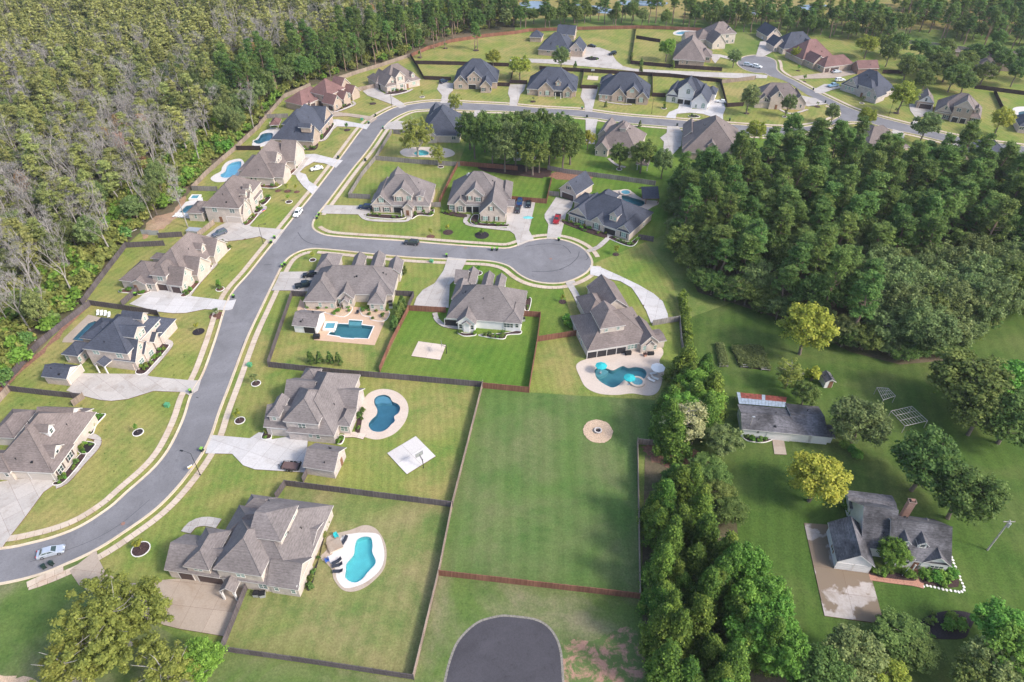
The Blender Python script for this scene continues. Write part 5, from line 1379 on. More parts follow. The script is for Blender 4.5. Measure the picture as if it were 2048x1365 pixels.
bed(Z7, [(1420,410),(1600,395),(1730,355),(1625,345),(1435,392)], 'mulch', shrubs=7)
bed(Z27, [(150,645),(420,668),(540,662),(540,636),(160,615)], 'mulch', shrubs=9)
bed(Z27, [(640,668),(720,625),(860,632),(885,560),(825,590),(670,608)], 'mulch', shrubs=8)
bed(Z27, [(970,595),(1050,625),(1240,652),(1240,616),(1050,588)], 'mulch', False, shrubs=7)
bed(Z27, [(1300,705),(1400,745),(1690,757),(1690,730),(1405,716),(1388,630),(1330,630)], 'mulch', shrubs=9)
bed(Z29, [(340,875),(850,1055),(900,1005),(850,985),(370,842)], 'mulch', False, shrubs=14)
bed(Z29, [(930,1065),(1200,1172),(1300,1130),(1320,1050),(1215,1118),(1030,1068),(985,1038)], 'mulch', shrubs=9)
bed(Z31, [(520,1065),(600,1102),(740,1092),(740,1066),(600,1070),(520,1045)], 'mulch', shrubs=5)
bed(Z31, [(830,1102),(1120,1142),(1180,1085),(1350,1072),(1345,1030),(1130,1070),(830,1085)], 'mulch', shrubs=10)
bed(Z31, [(1440,602),(1500,602),(1470,750),(1422,745)], 'mulch', shrubs=5)
bed(Z33, [(1190,812),(1235,812),(1265,605),(1232,595),(1190,760)], 'mulch', False, shrubs=6)
bed(Z33, [(140,890),(220,890),(240,855),(195,785),(152,835)], 'mulch', shrubs=3)
bed(Z33, [(980,935),(1030,942),(1060,865),(1005,860)], 'mulch', shrubs=4)
bed(Z34, [(1745,1180),(1825,900),(1945,390),(1890,310),(1865,760),(1715,1110)], 'mulch_dark', False, shrubs=26)
bed(Z36, [(790,1075),(1255,1142),(1250,1090),(860,1015)], 'mulch', False, shrubs=7)
bed(Z36, [(1335,1105),(1385,1172),(1770,1205),(1705,1010),(1655,1078),(1345,1045)], 'mulch', False, shrubs=9)
bed(D4, [(1210,920),(1260,860),(1400,815),(1550,815),(1640,860),(1600,960),(1550,1025),(1330,1025),(1240,980)], 'mulch_dark', False, shrubs=5)
bed(Z30, [(365,890),(520,900),(620,925),(870,975),(980,850),(760,850),(380,850)], 'gravel', shrubs=13)
bed(Z30, [(1090,855),(1115,955),(1225,980),(1240,1020),(1415,1030),(1470,900),(1210,880)], 'gravel', shrubs=9)
bed(Z35, [(195,930),(290,1030),(520,1060),(640,1040),(690,990),(300,940)], 'mulch', shrubs=10)
bed(A3, [(580,462),(620,448),(680,452),(695,468),(640,478)], 'mulch_dark', shrubs=4)
bed(A3, [(1390,912),(1430,898),(1480,915),(1440,922)], 'mulch_dark', shrubs=3)
RINGS = []
def ring(c, pts, m='mulch', edge='edging', r=1.0):
    for p in pts:
        x, y = G(*crop(*c, [p])[0])
        rr = r * R.uniform(0.9, 1.1); n = 18
        root = empty('tree_ring', (x, y, 0))
        b = MB(); b.add([(rr * math.cos(6.2832 * i / n), rr * math.sin(6.2832 * i / n), 0.11) for i in range(n)] + [(0, 0, 0.2)], [(i, (i + 1) % n, n) for i in range(n)])
        b.build('soil', M[m], root)
        if edge:
            b = MB()
            for i in range(n):
                a0, a1 = 6.2832 * i / n, 6.2832 * (i + 0.96) / n
                q = [(rr * math.cos(a0), rr * math.sin(a0)), ((rr + .17) * math.cos(a0), (rr + .17) * math.sin(a0)), ((rr + .17) * math.cos(a1), (rr + .17) * math.sin(a1)), (rr * math.cos(a1), rr * math.sin(a1))]
                b.prism(q, 0.0, 0.16)
            b.build('edging', M[edge], root)
        tag(root, 'pale edged mulch ring round a young yard tree' if edge else 'dark mulch circle without edging in a lawn', 'mulch ring', 'mulch rings with pale edging' if edge else 'mulch circles without edging')
        RINGS.append((x, y))
ring(Z1, [(1870,580)], 'mulch_dark'); ring(Z3, [(1490,940)], 'mulch_red'); ring(Z4, [(1610,505),(1930,1290)]); ring(Z31, [(790,250)]); ring(Z33, [(70,268)]); ring(C1, [(1872,632)])
ring(D1, [(1100,328)], 'mulch', 'edging', 1.6); ring(A2, [(1305,760),(1450,1305)]); ring(A3, [(1200,848)]); ring(A4, [(160,915),(762,808),(1255,1140)]); ring(Z22, [(440,782)])
ring(B1, [(1550,1265)], 'mulch_dark', None, 1.6); ring(Z4, [(1460,355),(1590,360),(1715,370)], 'mulch_red', None, 1.2); ring(Z27, [(1045,818)], 'mulch', None, 1.6); ring(Z27, [(850,868)], 'mulch_red', None, 1.3)
ring(Z27, [(1425,850)], 'mulch_dark', None, 2.4); ring(B3, [(410,1032)], 'mulch', None, 1.2); ring(A2, [(920,812),(720,1018),(1485,380),(1285,450),(1725,397)], 'mulch', None, 1.5)
ring(A3, [(180,796),(1845,888)], 'mulch', None, 1.3); ring(A4, [(265,555),(415,836),(1030,886),(1790,1055),(310,640)], 'mulch', None, 1.3); ring(B1, [(1690,1140)], 'mulch_red', None, 2.0); ring(B3, [(825,662)], 'mulch', None, 1.1)

# ------------------------------------------------------------------ vehicles
def paint(col): return shared(('paint', col), lambda: (lambda m: m)(plain('paint', col, 0.25, 0.04, 2.0, 0.35 if sum(col) < 2 else 0.0, 0.6)))
def vehicle(kind, a, b, col, label, group=None):
    A, B = np.array(G(*a)), np.array(G(*b))
    mid = (A + B) / 2; ang = math.atan2(*(B - A)[::-1])
    L = {'sedan': 4.8, 'suv': 4.9, 'pickup': 5.7}[kind]; W = 1.86 if kind != 'pickup' else 1.98
    root = empty({'sedan': 'parked_car', 'suv': 'parked_suv', 'pickup': 'pickup_truck'}[kind], (mid[0], mid[1], ROADZ(mid)), ang)
    tag(root, label, {'sedan': 'car', 'suv': 'car', 'pickup': 'truck'}[kind], group)
    pm = paint(col)
    if kind == 'sedan':
        low = [(-L/2, .38), (-L/2 + .05, .85), (-L/2 + .75, .98), (L/2 - 1.45, .95), (L/2 - .25, .78), (L/2, .62), (L/2, .35), (L/2 - .2, .24), (-L/2 + .2, .24)]
        cab = [(-L/2 + .55, .95), (-L/2 + 1.25, 1.42), (L/2 - 2.2, 1.46), (L/2 - 1.25, .94)]
    elif kind == 'suv':
        low = [(-L/2, .42), (-L/2 + .03, 1.05), (L/2 - 1.35, 1.08), (L/2 - .2, .98), (L/2, .75), (L/2, .42), (L/2 - .2, .30), (-L/2 + .2, .30)]
        cab = [(-L/2 + .06, 1.04), (-L/2 + .38, 1.72), (L/2 - 2.25, 1.76), (L/2 - 1.3, 1.05)]
    else:
        low = [(-L/2, .5), (-L/2, 1.12), (L/2 - 1.5, 1.14), (L/2 - .15, 1.06), (L/2, .85), (L/2, .48), (L/2 - .2, .36), (-L/2 + .2, .36)]
        cab = [(-L/2 + 1.75, 1.10), (-L/2 + 1.95, 1.80), (L/2 - 2.25, 1.84), (L/2 - 1.45, 1.12)]
    def extrude(prof, w0, w1, inset_top):
        zs = [p[1] for p in prof]; z0, z1 = min(zs), max(zs)
        def wy(z): return w0 + (w1 - w0) * (z - z0) / max(.01, z1 - z0)
        n = len(prof); b_ = MB()
        if area([(p[0], p[1]) for p in prof]) < 0: prof = prof[::-1]
        b_.add([(p[0], -wy(p[1]), p[1]) for p in prof] + [(p[0], wy(p[1]), p[1]) for p in prof],
               [tuple(range(n)), tuple(range(2 * n - 1, n - 1, -1))] + [(i, n + i, n + (i + 1) % n, (i + 1) % n) for i in range(n)])
        return b_
    bo = extrude(low, W/2, W/2 - .06, 0)
    c_ = extrude(cab, W/2 - .10, W/2 - .28, 0)
    bm = bmesh.new()
    me = bpy.data.meshes.new('body'); me.from_pydata(bo.v, [], bo.f); bm.from_mesh(me)
    bmesh.ops.bevel(bm, geom=bm.edges[:], offset=.07, segments=2, affect='EDGES'); bm.to_mesh(me); bm.free(); me.materials.append(pm)
    body = obj('body', me, root)
    c_.build('cabin', pm, root)
    # glass a little proud of the cabin
    (x0, z0), (x1, z1), (x2, z2), (x3, z3) = cab
    wy = lambda z: (W/2 - .10) + (-.18) * (z - z0) / (z1 - z0) + .012
    g = MB()
    def quad(p, mi=0): g.add(p, [(0, 1, 2, 3)], mi)
    f = lambda a_, b_, t: a_ + (b_ - a_) * t
    for s_ in (-1, 1):
        zb, zt = z0 + .12, z1 - .12
        q = [(f(x0, x1, .22) + .15, zb), (f(x3, x2, .2) - .25, zb), (f(x3, x2, .85) - .18, zt), (f(x0, x1, .85) + .2, zt)]
        m_ = (q[0][0] + q[1][0]) / 2
        for lo, hi in ((0, .47), (.53, 1)):
            quad([(f(q[0][0], q[1][0], lo), s_ * wy(zb), zb), (f(q[0][0], q[1][0], hi), s_ * wy(zb), zb), (f(q[3][0], q[2][0], hi), s_ * wy(zt), zt), (f(q[3][0], q[2][0], lo), s_ * wy(zt), zt)])
    for (xa, za), (xb, zb), d in (((x3, z3), (x2, z2), .02), ((x0, z0), (x1, z1), -.02)):
        quad([(f(xa, xb, t) + d, s_ * (wy(f(za, zb, t)) - .14), f(za, zb, t) + .01) for t, s_ in ((.12, -1), (.12, 1), (.88, 1), (.88, -1))])
    g.build('glazing', M['glass'], root)
    if kind == 'pickup':
        bd = MB(); bd.box(-L/2 + .12, -L/2 + 1.65, -W/2 + .16, W/2 - .16, 1.0, 1.145); bd.build('bed', M['metal_black'], root)
    if kind != 'pickup':
        rb = MB(); rb.box(x1 + .15, x2 - .2, -.55, .55, z1 + .005, z1 + .03); rb.build('roof_panel', pm, root)
    for s_ in (-1, 1):
        hl = MB(); hl.box(L/2 - .16, L/2 + .012, s_ * (W/2 - .35) - .2, s_ * (W/2 - .35) + .2, .66, .80); hl.build('headlight', M['rim'], root)
        tl = MB(); tl.box(-L/2 - .012, -L/2 + .12, s_ * (W/2 - .24) - .14, s_ * (W/2 - .24) + .14, .74, .95); tl.build('tail_light', M.setdefault('tail', plain('tail', (.35, .02, .02), .3, .1)), root)
        for xx in (-L/2 + .95, L/2 - .95):
            r = .33 if kind == 'sedan' else .38
            t = MB(); t.tube((0, -.12, 0), (0, .12, 0), r, r, 14); w_ = t.build('wheel', M['tyre'], root, (xx, s_ * (W/2 - .1), r))
            t = MB(); t.tube((0, -.015, 0), (0, .015, 0), r * .62, r * .62, 10); t.build('rim', M['rim'], w_, (0, s_ * .12, 0))
_road_poly = road_outline
def ROADZ(p): return 0.11 if inside((p[0], p[1]), _road_poly) else 0.17
WHITE, SILVER, BLACK, GREY, BLUE, RED = (.75, .75, .74), (.52, .56, .62), (.018, .02, .028), (.10, .105, .12), (.03, .06, .16), (.42, .015, .02)
vehicle('sedan', (80,1114), (129,1101), SILVER, 'silver sedan driving round the lower bend of the street')
vehicle('suv', (839,491), (808,488), (.06, .065, .07), 'dark grey estate car on the side street')
vehicle('suv', (603,422), (590,439), WHITE, 'white four wheel drive at the kerb by the junction')
vehicle('suv', (453,466), (428,476), (.13, .15, .19), 'grey boxy off roader on a left hand driveway')
vehicle('sedan', (646,338), (622,343), WHITE, 'white coupe on the looping driveway')
vehicle('pickup', (587,301), (605,310), (.05, .09, .14), 'dark blue pickup beside the cream stucco house')
vehicle('suv', (743,419), (720,418), (.025, .04, .09), 'dark blue car beside the grey roofed brick house')
vehicle('sedan', (1037,417), (1034,429), (.05, .04, .045), 'dark car behind the blue pickup on the parking court')
vehicle('pickup', (1041,402), (1038,414), (.02, .06, .17), 'bright blue pickup on the parking court')
vehicle('sedan', (1058,406), (1056,418), BLACK, 'black sedan parked alone on the parking court')
vehicle('pickup', (1117,433), (1110,453), RED, 'bright red pickup truck on the flared driveway')
vehicle('suv', (634,553), (612,555), BLACK, 'black people carrier beside the wide hip roof')
vehicle('pickup', (596,577), (626,571), (.02, .035, .05), 'black pickup truck beside the wide hip roof')
vehicle('sedan', (1176,94), (1191,96), BLACK, 'black car at the top of the keyhole driveway')
vehicle('suv', (1230,109), (1220,112), BLACK, 'dark car on the curve of the keyhole driveway')
vehicle('suv', (883,168), (892,165), (.03, .05, .10), 'dark blue car beside the tall slate hip roof')
vehicle('sedan', (1447,207), (1438,206), WHITE, 'white car beside the white painted house')
vehicle('suv', (1488,132), (1503,134), SILVER, 'silver car parked at the upper turning circle')
vehicle('suv', (1506,135), (1521,138), WHITE, 'white car parked at the upper turning circle')
vehicle('suv', (1527,80), (1537,82), WHITE, 'white car before the gabled garage block')
vehicle('sedan', (1538,84), (1547,86), WHITE, 'second white car in front of the gabled garage block')
vehicle('sedan', (1666,147), (1679,146), SILVER, 'silver car on the tan driveway of the dark brown roofed house')
vehicle('suv', (1670,164), (1688,163), WHITE, 'white car beside the stone house')
vehicle('pickup', (1674,173), (1657,176), (.30, .46, .60), 'pale blue pickup beside the stone house')

# utility trailer
x, y = G(*crop(*Z33, [(470,1215)])[0]); a_, b_ = G(*crop(*Z33, [(350,1200)])[0]), G(*crop(*Z33, [(590,1225)])[0])
tr_ = empty('utility_trailer', (x, y, 0.17), math.atan2(b_[1] - a_[1], b_[0] - a_[0]))
b = MB(); [b.box(-1.9 , 1.9, -1.0 + .25 * i + .01, -.75 + .25 * i - .01, .50, .56) for i in range(8)]; b.build('deck', M.setdefault('deck_wood', plain('deck_wood', (.14, .09, .085), .8, .2)), tr_)
b = MB()
for s_ in (-1, 1):
    b.box(-1.95, 1.95, s_ * 1.04 - .03, s_ * 1.04 + .03, .44, .52); b.box(-1.95, 1.95, s_ * 1.04 - .025, s_ * 1.04 + .025, .86, .91)
    for k in range(5): b.box(-1.95 + k * .975 - .025, -1.95 + k * .975 + .025, s_ * 1.04 - .025, s_ * 1.04 + .025, .5, .9)
b.box(-1.98, -1.93, -1.04, 1.04, .44, .9); b.tube((-1.9, .6, .46), (-3.0, 0, .46), .05, .05, 6); b.tube((-1.9, -.6, .46), (-3.0, 0, .46), .05, .05, 6); b.box(1.9, 1.98, -1.0, 1.0, .5, 1.3); b.tube((-2.85, 0, 0), (-2.85, 0, .6), .04, .04, 6)
b.build('frame', M['metal_black'], tr_)
for s_ in (-1, 1):
    for xx in (-.4, .4):
        t = MB(); t.tube((0, -.1, 0), (0, .1, 0), .33, .33, 12); w_ = t.build('wheel', M['tyre'], tr_, (xx, s_ * 1.18, .33))
        t = MB(); t.tube((0, -.01, 0), (0, .01, 0), .18, .18, 8); t.build('rim', M['rim'], w_, (0, s_ * .105, 0))
tag(tr_, 'black utility trailer with wooden deck beside the small stone outbuilding', 'trailer')

# ------------------------------------------------------------------ wheeled bins
def bin_me(dark):
    b = MB(); b.add([(-.24, -.28, .05), (.24, -.28, .05), (.24, .28, .05), (-.24, .28, .05), (-.30, -.36, 1.0), (.30, -.36, 1.0), (.30, .36, 1.0), (-.30, .36, 1.0)],
                    [(3, 2, 1, 0), (4, 5, 6, 7), (0, 1, 5, 4), (1, 2, 6, 5), (2, 3, 7, 6), (3, 0, 4, 7)])
    return b.me('bin_body', M['bin_dark'])
M['bin_dark'] = plain('bin_dark', (.018, .035, .03), .5, .1); M['bin_green'] = plain('bin_green', (.20, .42, .06), .45, .08); M['bin_teal'] = plain('bin_teal', (.09, .30, .15), .45, .08)
lid_ = lambda m: (lambda b: (b.box(-.33, .33, -.40, .38, 1.0, 1.05), b.box(-.28, .28, -.32, .30, 1.05, 1.11), b.tube((-.28, .42, .97), (.28, .42, .97), .025, .025, 6), b.me('lid', m))[3])(MB())
bin_body = bin_me(0); lids = [lid_(M['bin_green']), lid_(M['bin_teal']), lid_(M['bin_dark'])]
def wh(): b = MB(); b.tube((-.04, 0, 0), (.04, 0, 0), .12, .12, 10); return b.me('wheel', M['tyre'])
bin_wheel = wh()
def bins(c, pts, k, label, group=None):
    for p in pts:
        x, y = G(*crop(*c, [p])[0])
        r = empty('wheeled_bin', (x, y, ROADZ((x, y))), R.uniform(0, 6.28)); tag(r, label, 'bin', group)
        obj('bin_body', bin_body, r); obj('lid', lids[k], r)
        for s_ in (-1, 1): obj('wheel', bin_wheel, r, (s_ * .27, .28, .12))
BL, BG_ = 'wheeled bin with a green lid left at the kerb by a driveway', 'green lidded bins along the kerbs'
bins(B1, [(1060,985)], 0, 'lime lidded bin at the end of the short grey fence')
bins(B1, [(1825,1000)], 0, BL, BG_); bins(C1, [(1490,415),(1580,872)], 0, BL, BG_)
bins(B2, [(155,540),(130,575),(500,358),(485,385),(235,748),(215,762),(1495,680),(1850,632),(1887,632)], 0, BL, BG_)
bins(Z31, [(355,905)], 0, 'lime lidded bin beside the screened rear porch'); bins(B3, [(380,555)], 0, BL, BG_)
bins(D1, [(350,478),(410,452)], 2, 'black bin standing in the gutter beside the silver sedan', 'black bins beside the sedan')
BD, BDG = 'dark bin standing by the upper street', 'dark bins along the upper street'
bins(A2, [(940,912),(862,1262),(650,1240)], 2, BD, BDG); bins(A2, [(887,970),(1000,1010)], 1, BL, BG_)
bins(A3, [(562,858)], 1, BL, BG_); bins(A3, [(600,920),(1712,948),(1665,976),(1303,986)], 2, BD, BDG); bins(A4, [(382,708),(475,808),(1147,975),(1600,1140)], 2, BD, BDG)

# street lamps, poles, hoops, utility boxes
def lamp(px, ang, label, h=7.0, group='street lamps'):
    x, y = G(*px); r = empty('street_lamp', (x, y, 0.0), ang); tag(r, label, 'street lamp', group)
    b = MB(); b.tube((0, 0, 0), (0, 0, h), .085, .05, 8); b.tube((0, 0, 0), (0, 0, .35), .16, .14, 8); b.build('pole', M['metal_black'], r)
    b = MB(); b.tube((0, 0, h - .1), (1.0, 0, h + .22), .04, .035, 6); b.tube((1.0, 0, h + .22), (1.9, 0, h + .25), .035, .03, 6); b.build('arm', M['metal_black'], r)
    b = MB(); b.box(1.75, 2.45, -.16, .16, h + .19, h + .30); b.build('lamp_head', M['metal_black'], r)
LL = 'slim black street lamp with one curved arm over the road'
lamp((401,951), math.radians(165), 'black street lamp on the inside of the lower bend', group=None)
lamp((527,489), 0.1, 'black street lamp between the green bins by the junction', group=None)
lamp((784,214), -1.3, LL); lamp((1777,232), -2.2, LL); lamp((1303,228), -1.6, LL)
x, y = G(1974, 1101); r = empty('power_pole', (x, y, 0)); tag(r, 'wooden power pole with a grey transformer on the right hand lawn', 'power pole')
b = MB(); b.tube((0, 0, 0), (0, 0, 9.6), .17, .12, 8); b.build('pole', M['timber_grey'], r)
b = MB(); b.tube((.38, 0, 7.6), (.38, 0, 8.7), .27, .27, 12); b.tube((.38, 0, 8.7), (.38, 0, 8.95), .06, .05, 6); b.build('transformer', M['metal_grey'], r)
b = MB(); b.box(-1.1, 1.1, -.06, .06, 9.1, 9.22); [b.tube((k, 0, 9.2), (k, 0, 9.42), .05, .03, 6) for k in (-1.0, -.3, 1.0)]; b.build('cross_arm', M['timber_grey'], r)
x, y = G(*crop(*Z35, [(285,935)])[0]); r = empty('light_pole', (x, y, 0)); tag(r, 'thin pole with a lamp in front of the low white garage building', 'pole')
b = MB(); b.tube((0, 0, 0), (0, 0, 6.0), .08, .06, 7); b.build('pole', M['timber_grey'], r); b = MB(); b.box(-.1, .5, -.15, .15, 5.9, 6.05); b.build('lamp_head', M['metal_grey'], r)
x, y = G(*crop(*Z36, [(1140,1085)])[0]); r = empty('flag_pole', (x, y, 0)); tag(r, 'leaning white flag pole in the cottage bed', 'flag pole')
b = MB(); b.tube((0, 0, 0), (1.2, .6, 4.6), .05, .035, 7); b.build('pole', M['trim'], r)
def hoop(c, p, ang, label):
    x, y = G(*crop(*c, [p])[0]); r = empty('basketball_hoop', (x, y, 0.1), ang); tag(r, label, 'basketball hoop')
    b = MB(); b.tube((0, 0, -.1), (0, 0, 2.9), .09, .09, 8); b.tube((0, 0, 2.2), (1.1, 0, 2.9), .05, .05, 6); b.tube((0, 0, 2.8), (1.1, 0, 3.4), .05, .05, 6); b.build('post', M['metal_black'], r)
    b = MB(); b.box(1.1, 1.14, -.9, .9, 2.85, 3.95); bk = b.build('backboard', M['metal_grey'], r)
    b = MB(); b.box(1.14, 1.16, -.93, .93, 2.82, 2.88); b.box(1.14, 1.16, -.93, .93, 3.92, 3.98); b.box(1.14, 1.16, -.93, -.87, 2.88, 3.92); b.box(1.14, 1.16, .87, .93, 2.88, 3.92); b.box(1.14, 1.16, -.3, .3, 3.1, 3.14); b.build('frame', M['metal_black'], bk)
    b = MB(); n = 14
    for i in range(n): b.tube((1.42 + .23 * math.cos(6.2832 * i / n), .23 * math.sin(6.2832 * i / n), 3.05), (1.42 + .23 * math.cos(6.2832 * (i + 1) / n), .23 * math.sin(6.2832 * (i + 1) / n), 3.05), .015, .015, 4)
    b.build('rim', M['fence_red'], r)
hoop(C2, (1495,108), math.radians(190), 'basketball hoop at the small cream court'); hoop(C2, (1315,1002), math.radians(128), 'basketball hoop at the square white court'); hoop(A3, (640,598), -1.5, 'basketball hoop at the little court by the slate roofed row')
def boxy(name, c, p, size, m, label, cat, ang=0, lid=None, group=None):
    x, y = G(*crop(*c, [p])[0]); r = empty(name, (x, y, 0.0), ang); tag(r, label, cat, group)
    w, d, h = size
    b = MB(); b.box(-w/2, w/2, -d/2, d/2, 0, h); b.build('cabinet', M[m], r)
    b = MB(); b.box(-w/2 - .05, w/2 + .05, -d/2 - .05, d/2 + .05, h, h + .1); b.box(-w/2 + .15, w/2 - .15, -d/2 + .15, d/2 - .15, h + .1, h + .16); b.build('cover', M[lid or m], r)
for c, p in ((C1, (1950,205)), (C1, (1308,520)), (A2, (835,940)), (B2, (1378,724))): boxy('utility_box', c, p, (1.0, .9, .85), 'bin_teal', 'green utility box on the verge', 'utility box', R.uniform(-.4, .4), None, 'green utility boxes')
for c, p in ((Z34, (1145,1240)), (Z34, (1215,1245)), (Z30, (1500,850)), (Z30, (1495,800)), (Z31, (1395,890)), (Z2, (1130,250))): boxy('air_conditioner', c, p, (.95, .95, .85), 'metal_grey', 'grey air conditioner box against a house wall', 'air conditioner', R.uniform(-.2, .2), 'metal_black', 'air conditioners')
boxy('storage_box', Z4, (340,930), (4.4, 2.4, 1.5), 'metal_grey', 'grey covered swim spa beside the tan board fence', 'swim spa', -.15)
boxy('barbecue', Z32, (985,1215), (1.5, .8, 1.0), 'metal_black', 'black barbecue outside the rear porch of the angled roof house', 'barbecue', .2)
boxy('storage_chest', Z32, (1290,1215), (1.6, .8, .7), 'metal_black', 'dark storage chest by the bay of the angled roof house', 'chest', .1)
boxy('storage_chest', Z30, (500,1260), (1.6, 1.3, .9), 'metal_black', 'dark covered table at the corner of the peach patio', 'table', .1)
boxy('planter', Z32, (1212,1235), (.7, .7, .8), 'brick_walk', 'terracotta planter on the cream pool deck', 'planter', .3, 'mulch')

# poolside furniture
M['teal_cloth'] = plain('teal_cloth', (.03, .40, .42), .8, .08); M['white_cloth'] = plain('white_cloth', (.74, .73, .71), .8, .05); M['navy_cloth'] = plain('navy_cloth', (.035, .04, .055), .8, .15); M['blue_cloth'] = plain('blue_cloth', (.04, .12, .42), .7, .1)
def umbrella(c, p, m, label, r=1.5, h=2.3):
    x, y = G(*crop(*c, [p])[0], h + .2); o = empty('parasol', (x, y, 0.1)); tag(o, label, 'parasol')
    n = 8; b = MB()
    b.add([(r * math.cos(6.2832 * i / n), r * math.sin(6.2832 * i / n), h) for i in range(n)] + [(r * .97 * math.cos(6.2832 * i / n), r * .97 * math.sin(6.2832 * i / n), h - .16) for i in range(n)] + [(0, 0, h + .55)],
          [(i, (i + 1) % n, 2 * n) for i in range(n)] + [(i, n + i, n + (i + 1) % n, (i + 1) % n) for i in range(n)])
    b.build('canopy', M[m], o)
    b = MB(); b.tube((0, 0, -1.0 if m == 'teal_cloth' else 0), (0, 0, h + .6), .035, .03, 7); b.tube((0, 0, -.1), (0, 0, .06), .3, .3, 10); b.build('pole', M['metal_grey'], o)
    b = MB()
    for i in range(n): b.tube((0, 0, h + .48), (r * .96 * math.cos(6.2832 * i / n), r * .96 * math.sin(6.2832 * i / n), h - .01), .015, .012, 4)
    b.build('rib', M['metal_grey'], o)
umbrella(C3, (712,200), 'teal_cloth', 'teal parasol standing on the pool ledge'); umbrella(C3, (933,293), 'teal_cloth', 'teal parasol beside the round raised hot tub'); umbrella(C3, (1155,215), 'white_cloth', 'white parasol over the loungers', 1.8)
def lounger(c, p, ang, m, label, group):
    x, y = G(*crop(*c, [p])[0]); o = empty('sun_lounger', (x, y, .1), ang); tag(o, label, 'sun lounger', group)
    b = MB(); b.box(-.95, .35, -.34, .34, .30, .38); b.build('seat', M[m], o)
    b = MB(); b.add([(.35, -.34, .30), (1.0, -.34, .72), (1.0, .34, .72), (.35, .34, .30), (.35, -.34, .38), (.97, -.34, .80), (.97, .34, .80), (.35, .34, .38)], [(0, 3, 2, 1), (4, 5, 6, 7), (0, 1, 5, 4), (1, 2, 6, 5), (2, 3, 7, 6), (3, 0, 4, 7)]); b.build('backrest', M[m], o)
    for xx in (-.85, .3):
        for yy in (-.3, .3): b = MB(); b.box(xx - .03, xx + .03, yy - .03, yy + .03, 0, .3); b.build('leg', M['metal_grey'], o)
for p, a in (((1118,270), .3), ((1100,322), 2.5), ((1128,308), 2.6)): lounger(C3, p, a, 'white_cloth', 'pale lounger under the white parasol', 'loungers by the white parasol')
for p in ((860,195), (910,200), (960,205), (1010,222)): lounger(Z2, p, 1.9, 'white_cloth', 'pale lounger in a row beside the tan pool surround', 'row of pale loungers')
for p, a in (((640,432), .6), ((645,462), .3), ((648,508), 0.0), ((700,268), 1.2)): lounger(D2, p, a, 'navy_cloth', 'black lounger on the white deck of the turquoise pool', 'black loungers at the turquoise pool')
for p, a in (((70,700), 1.2), ((100,695), 1.2), ((140,700), 1.2), ((180,705), 1.2), ((215,708), 1.2)): lounger(Z4, p, a, 'white_cloth', 'white lounger at the end of the slim blue pool', 'row of white loungers')
def armchair(c, p, m, label, ang):
    x, y = G(*crop(*c, [p])[0]); o = empty('garden_chair', (x, y, .1), ang); tag(o, label, 'chair')
    b = MB(); b.box(-.35, .35, -.35, .35, .32, .38); b.build('seat', M[m], o); b = MB(); b.box(.32, .40, -.35, .35, .38, 1.05); b.build('backrest', M[m], o)
    for s_ in (-1, 1):
        b = MB(); b.box(-.38, .38, s_ * .38 - .05, s_ * .38 + .05, .55, .60); b.build('armrest', M[m], o)
        for xx in (-.32, .32): b = MB(); b.box(xx - .04, xx + .04, s_ * .34 - .04, s_ * .34 + .04, 0, .55); b.build('leg', M[m], o)
armchair(D2, (565,422), 'blue_cloth', 'bright blue garden chair on the white pool deck', .5); armchair(D2, (635,232), 'teal_cloth', 'teal garden chair beside the fire table of the turquoise pool', 2.2); armchair(Z30, (1050,935), 'navy_cloth', 'dark garden chair on the peach patio', 1.4)
boxy('fire_table', D2, (625,305), (2.6, 2.4, .5), 'patio_cream', 'low stone fire table at the turquoise pool', 'fire table', .5, 'concrete_tan')

# fire pit on its gravel circle
x, y = G(*crop(*C3, [(686,715)])[0])
gp = [(x + 3.35 * R.uniform(.96, 1.04) * math.cos(6.2832 * i / 40), y + 3.6 * R.uniform(.97, 1.03) * math.sin(6.2832 * i / 40)) for i in range(40)]
sheet('gravel_circle', gp, 0.12, M['gravel'], (), 0.12)
r = empty('fire_pit', (x, y, 0.1)); tag(r, 'round stone fire pit in the middle of the gravel circle', 'fire pit')
for i in range(14):
    b = MB(); a0, a1 = 6.2832 * i / 14 + .02, 6.2832 * (i + 1) / 14 - .02
    b.prism([(.62 * math.cos(a0), .62 * math.sin(a0)), (.92 * math.cos(a0), .92 * math.sin(a0)), (.92 * math.cos(a1), .92 * math.sin(a1)), (.62 * math.cos(a1), .62 * math.sin(a1))], 0, .42); b.build('stone', M['wall_stone'], r)
b = MB(); b.tube((0, 0, .02), (0, 0, .08), .62, .62, 14); b.build('ash_bed', M['mulch_dark'], r)

# bare timber frames in the right hand garden
def frame(c, corners, h, n, label):
    g = [np.array(G(*crop(*c, [p])[0], h)) for p in corners]
    o = empty('timber_frame', (g[0][0], g[0][1], 0)); tag(o, label, 'frame')
    l = [q - g[0] for q in g]; f = lambda a, b, t: a + (b - a) * t
    for q in l: b = MB(); b.tube((q[0], q[1], 0), (q[0], q[1], h), .07, .07, 6); b.build('post', M['timber_grey'], o)
    for a, b2 in ((0, 1), (1, 2), (2, 3), (3, 0)):
        b = MB(); b.tube((l[a][0], l[a][1], h), (l[b2][0], l[b2][1], h), .07, .07, 5); b.build('beam', M['timber_grey'], o)
    for i in range(1, n):
        p, q = f(l[0], l[1], i / n), f(l[3], l[2], i / n); b = MB(); b.tube((p[0], p[1], h + .05), (q[0], q[1], h + .05), .055, .055, 5); b.build('rafter', M['timber_grey'], o)
    for t in (.33, .66):
        p, q = f(l[0], l[3], t), f(l[1], l[2], t); b = MB(); b.tube((p[0], p[1], h + .12), (q[0], q[1], h + .12), .05, .05, 5); b.build('purlin', M['timber_grey'], o)
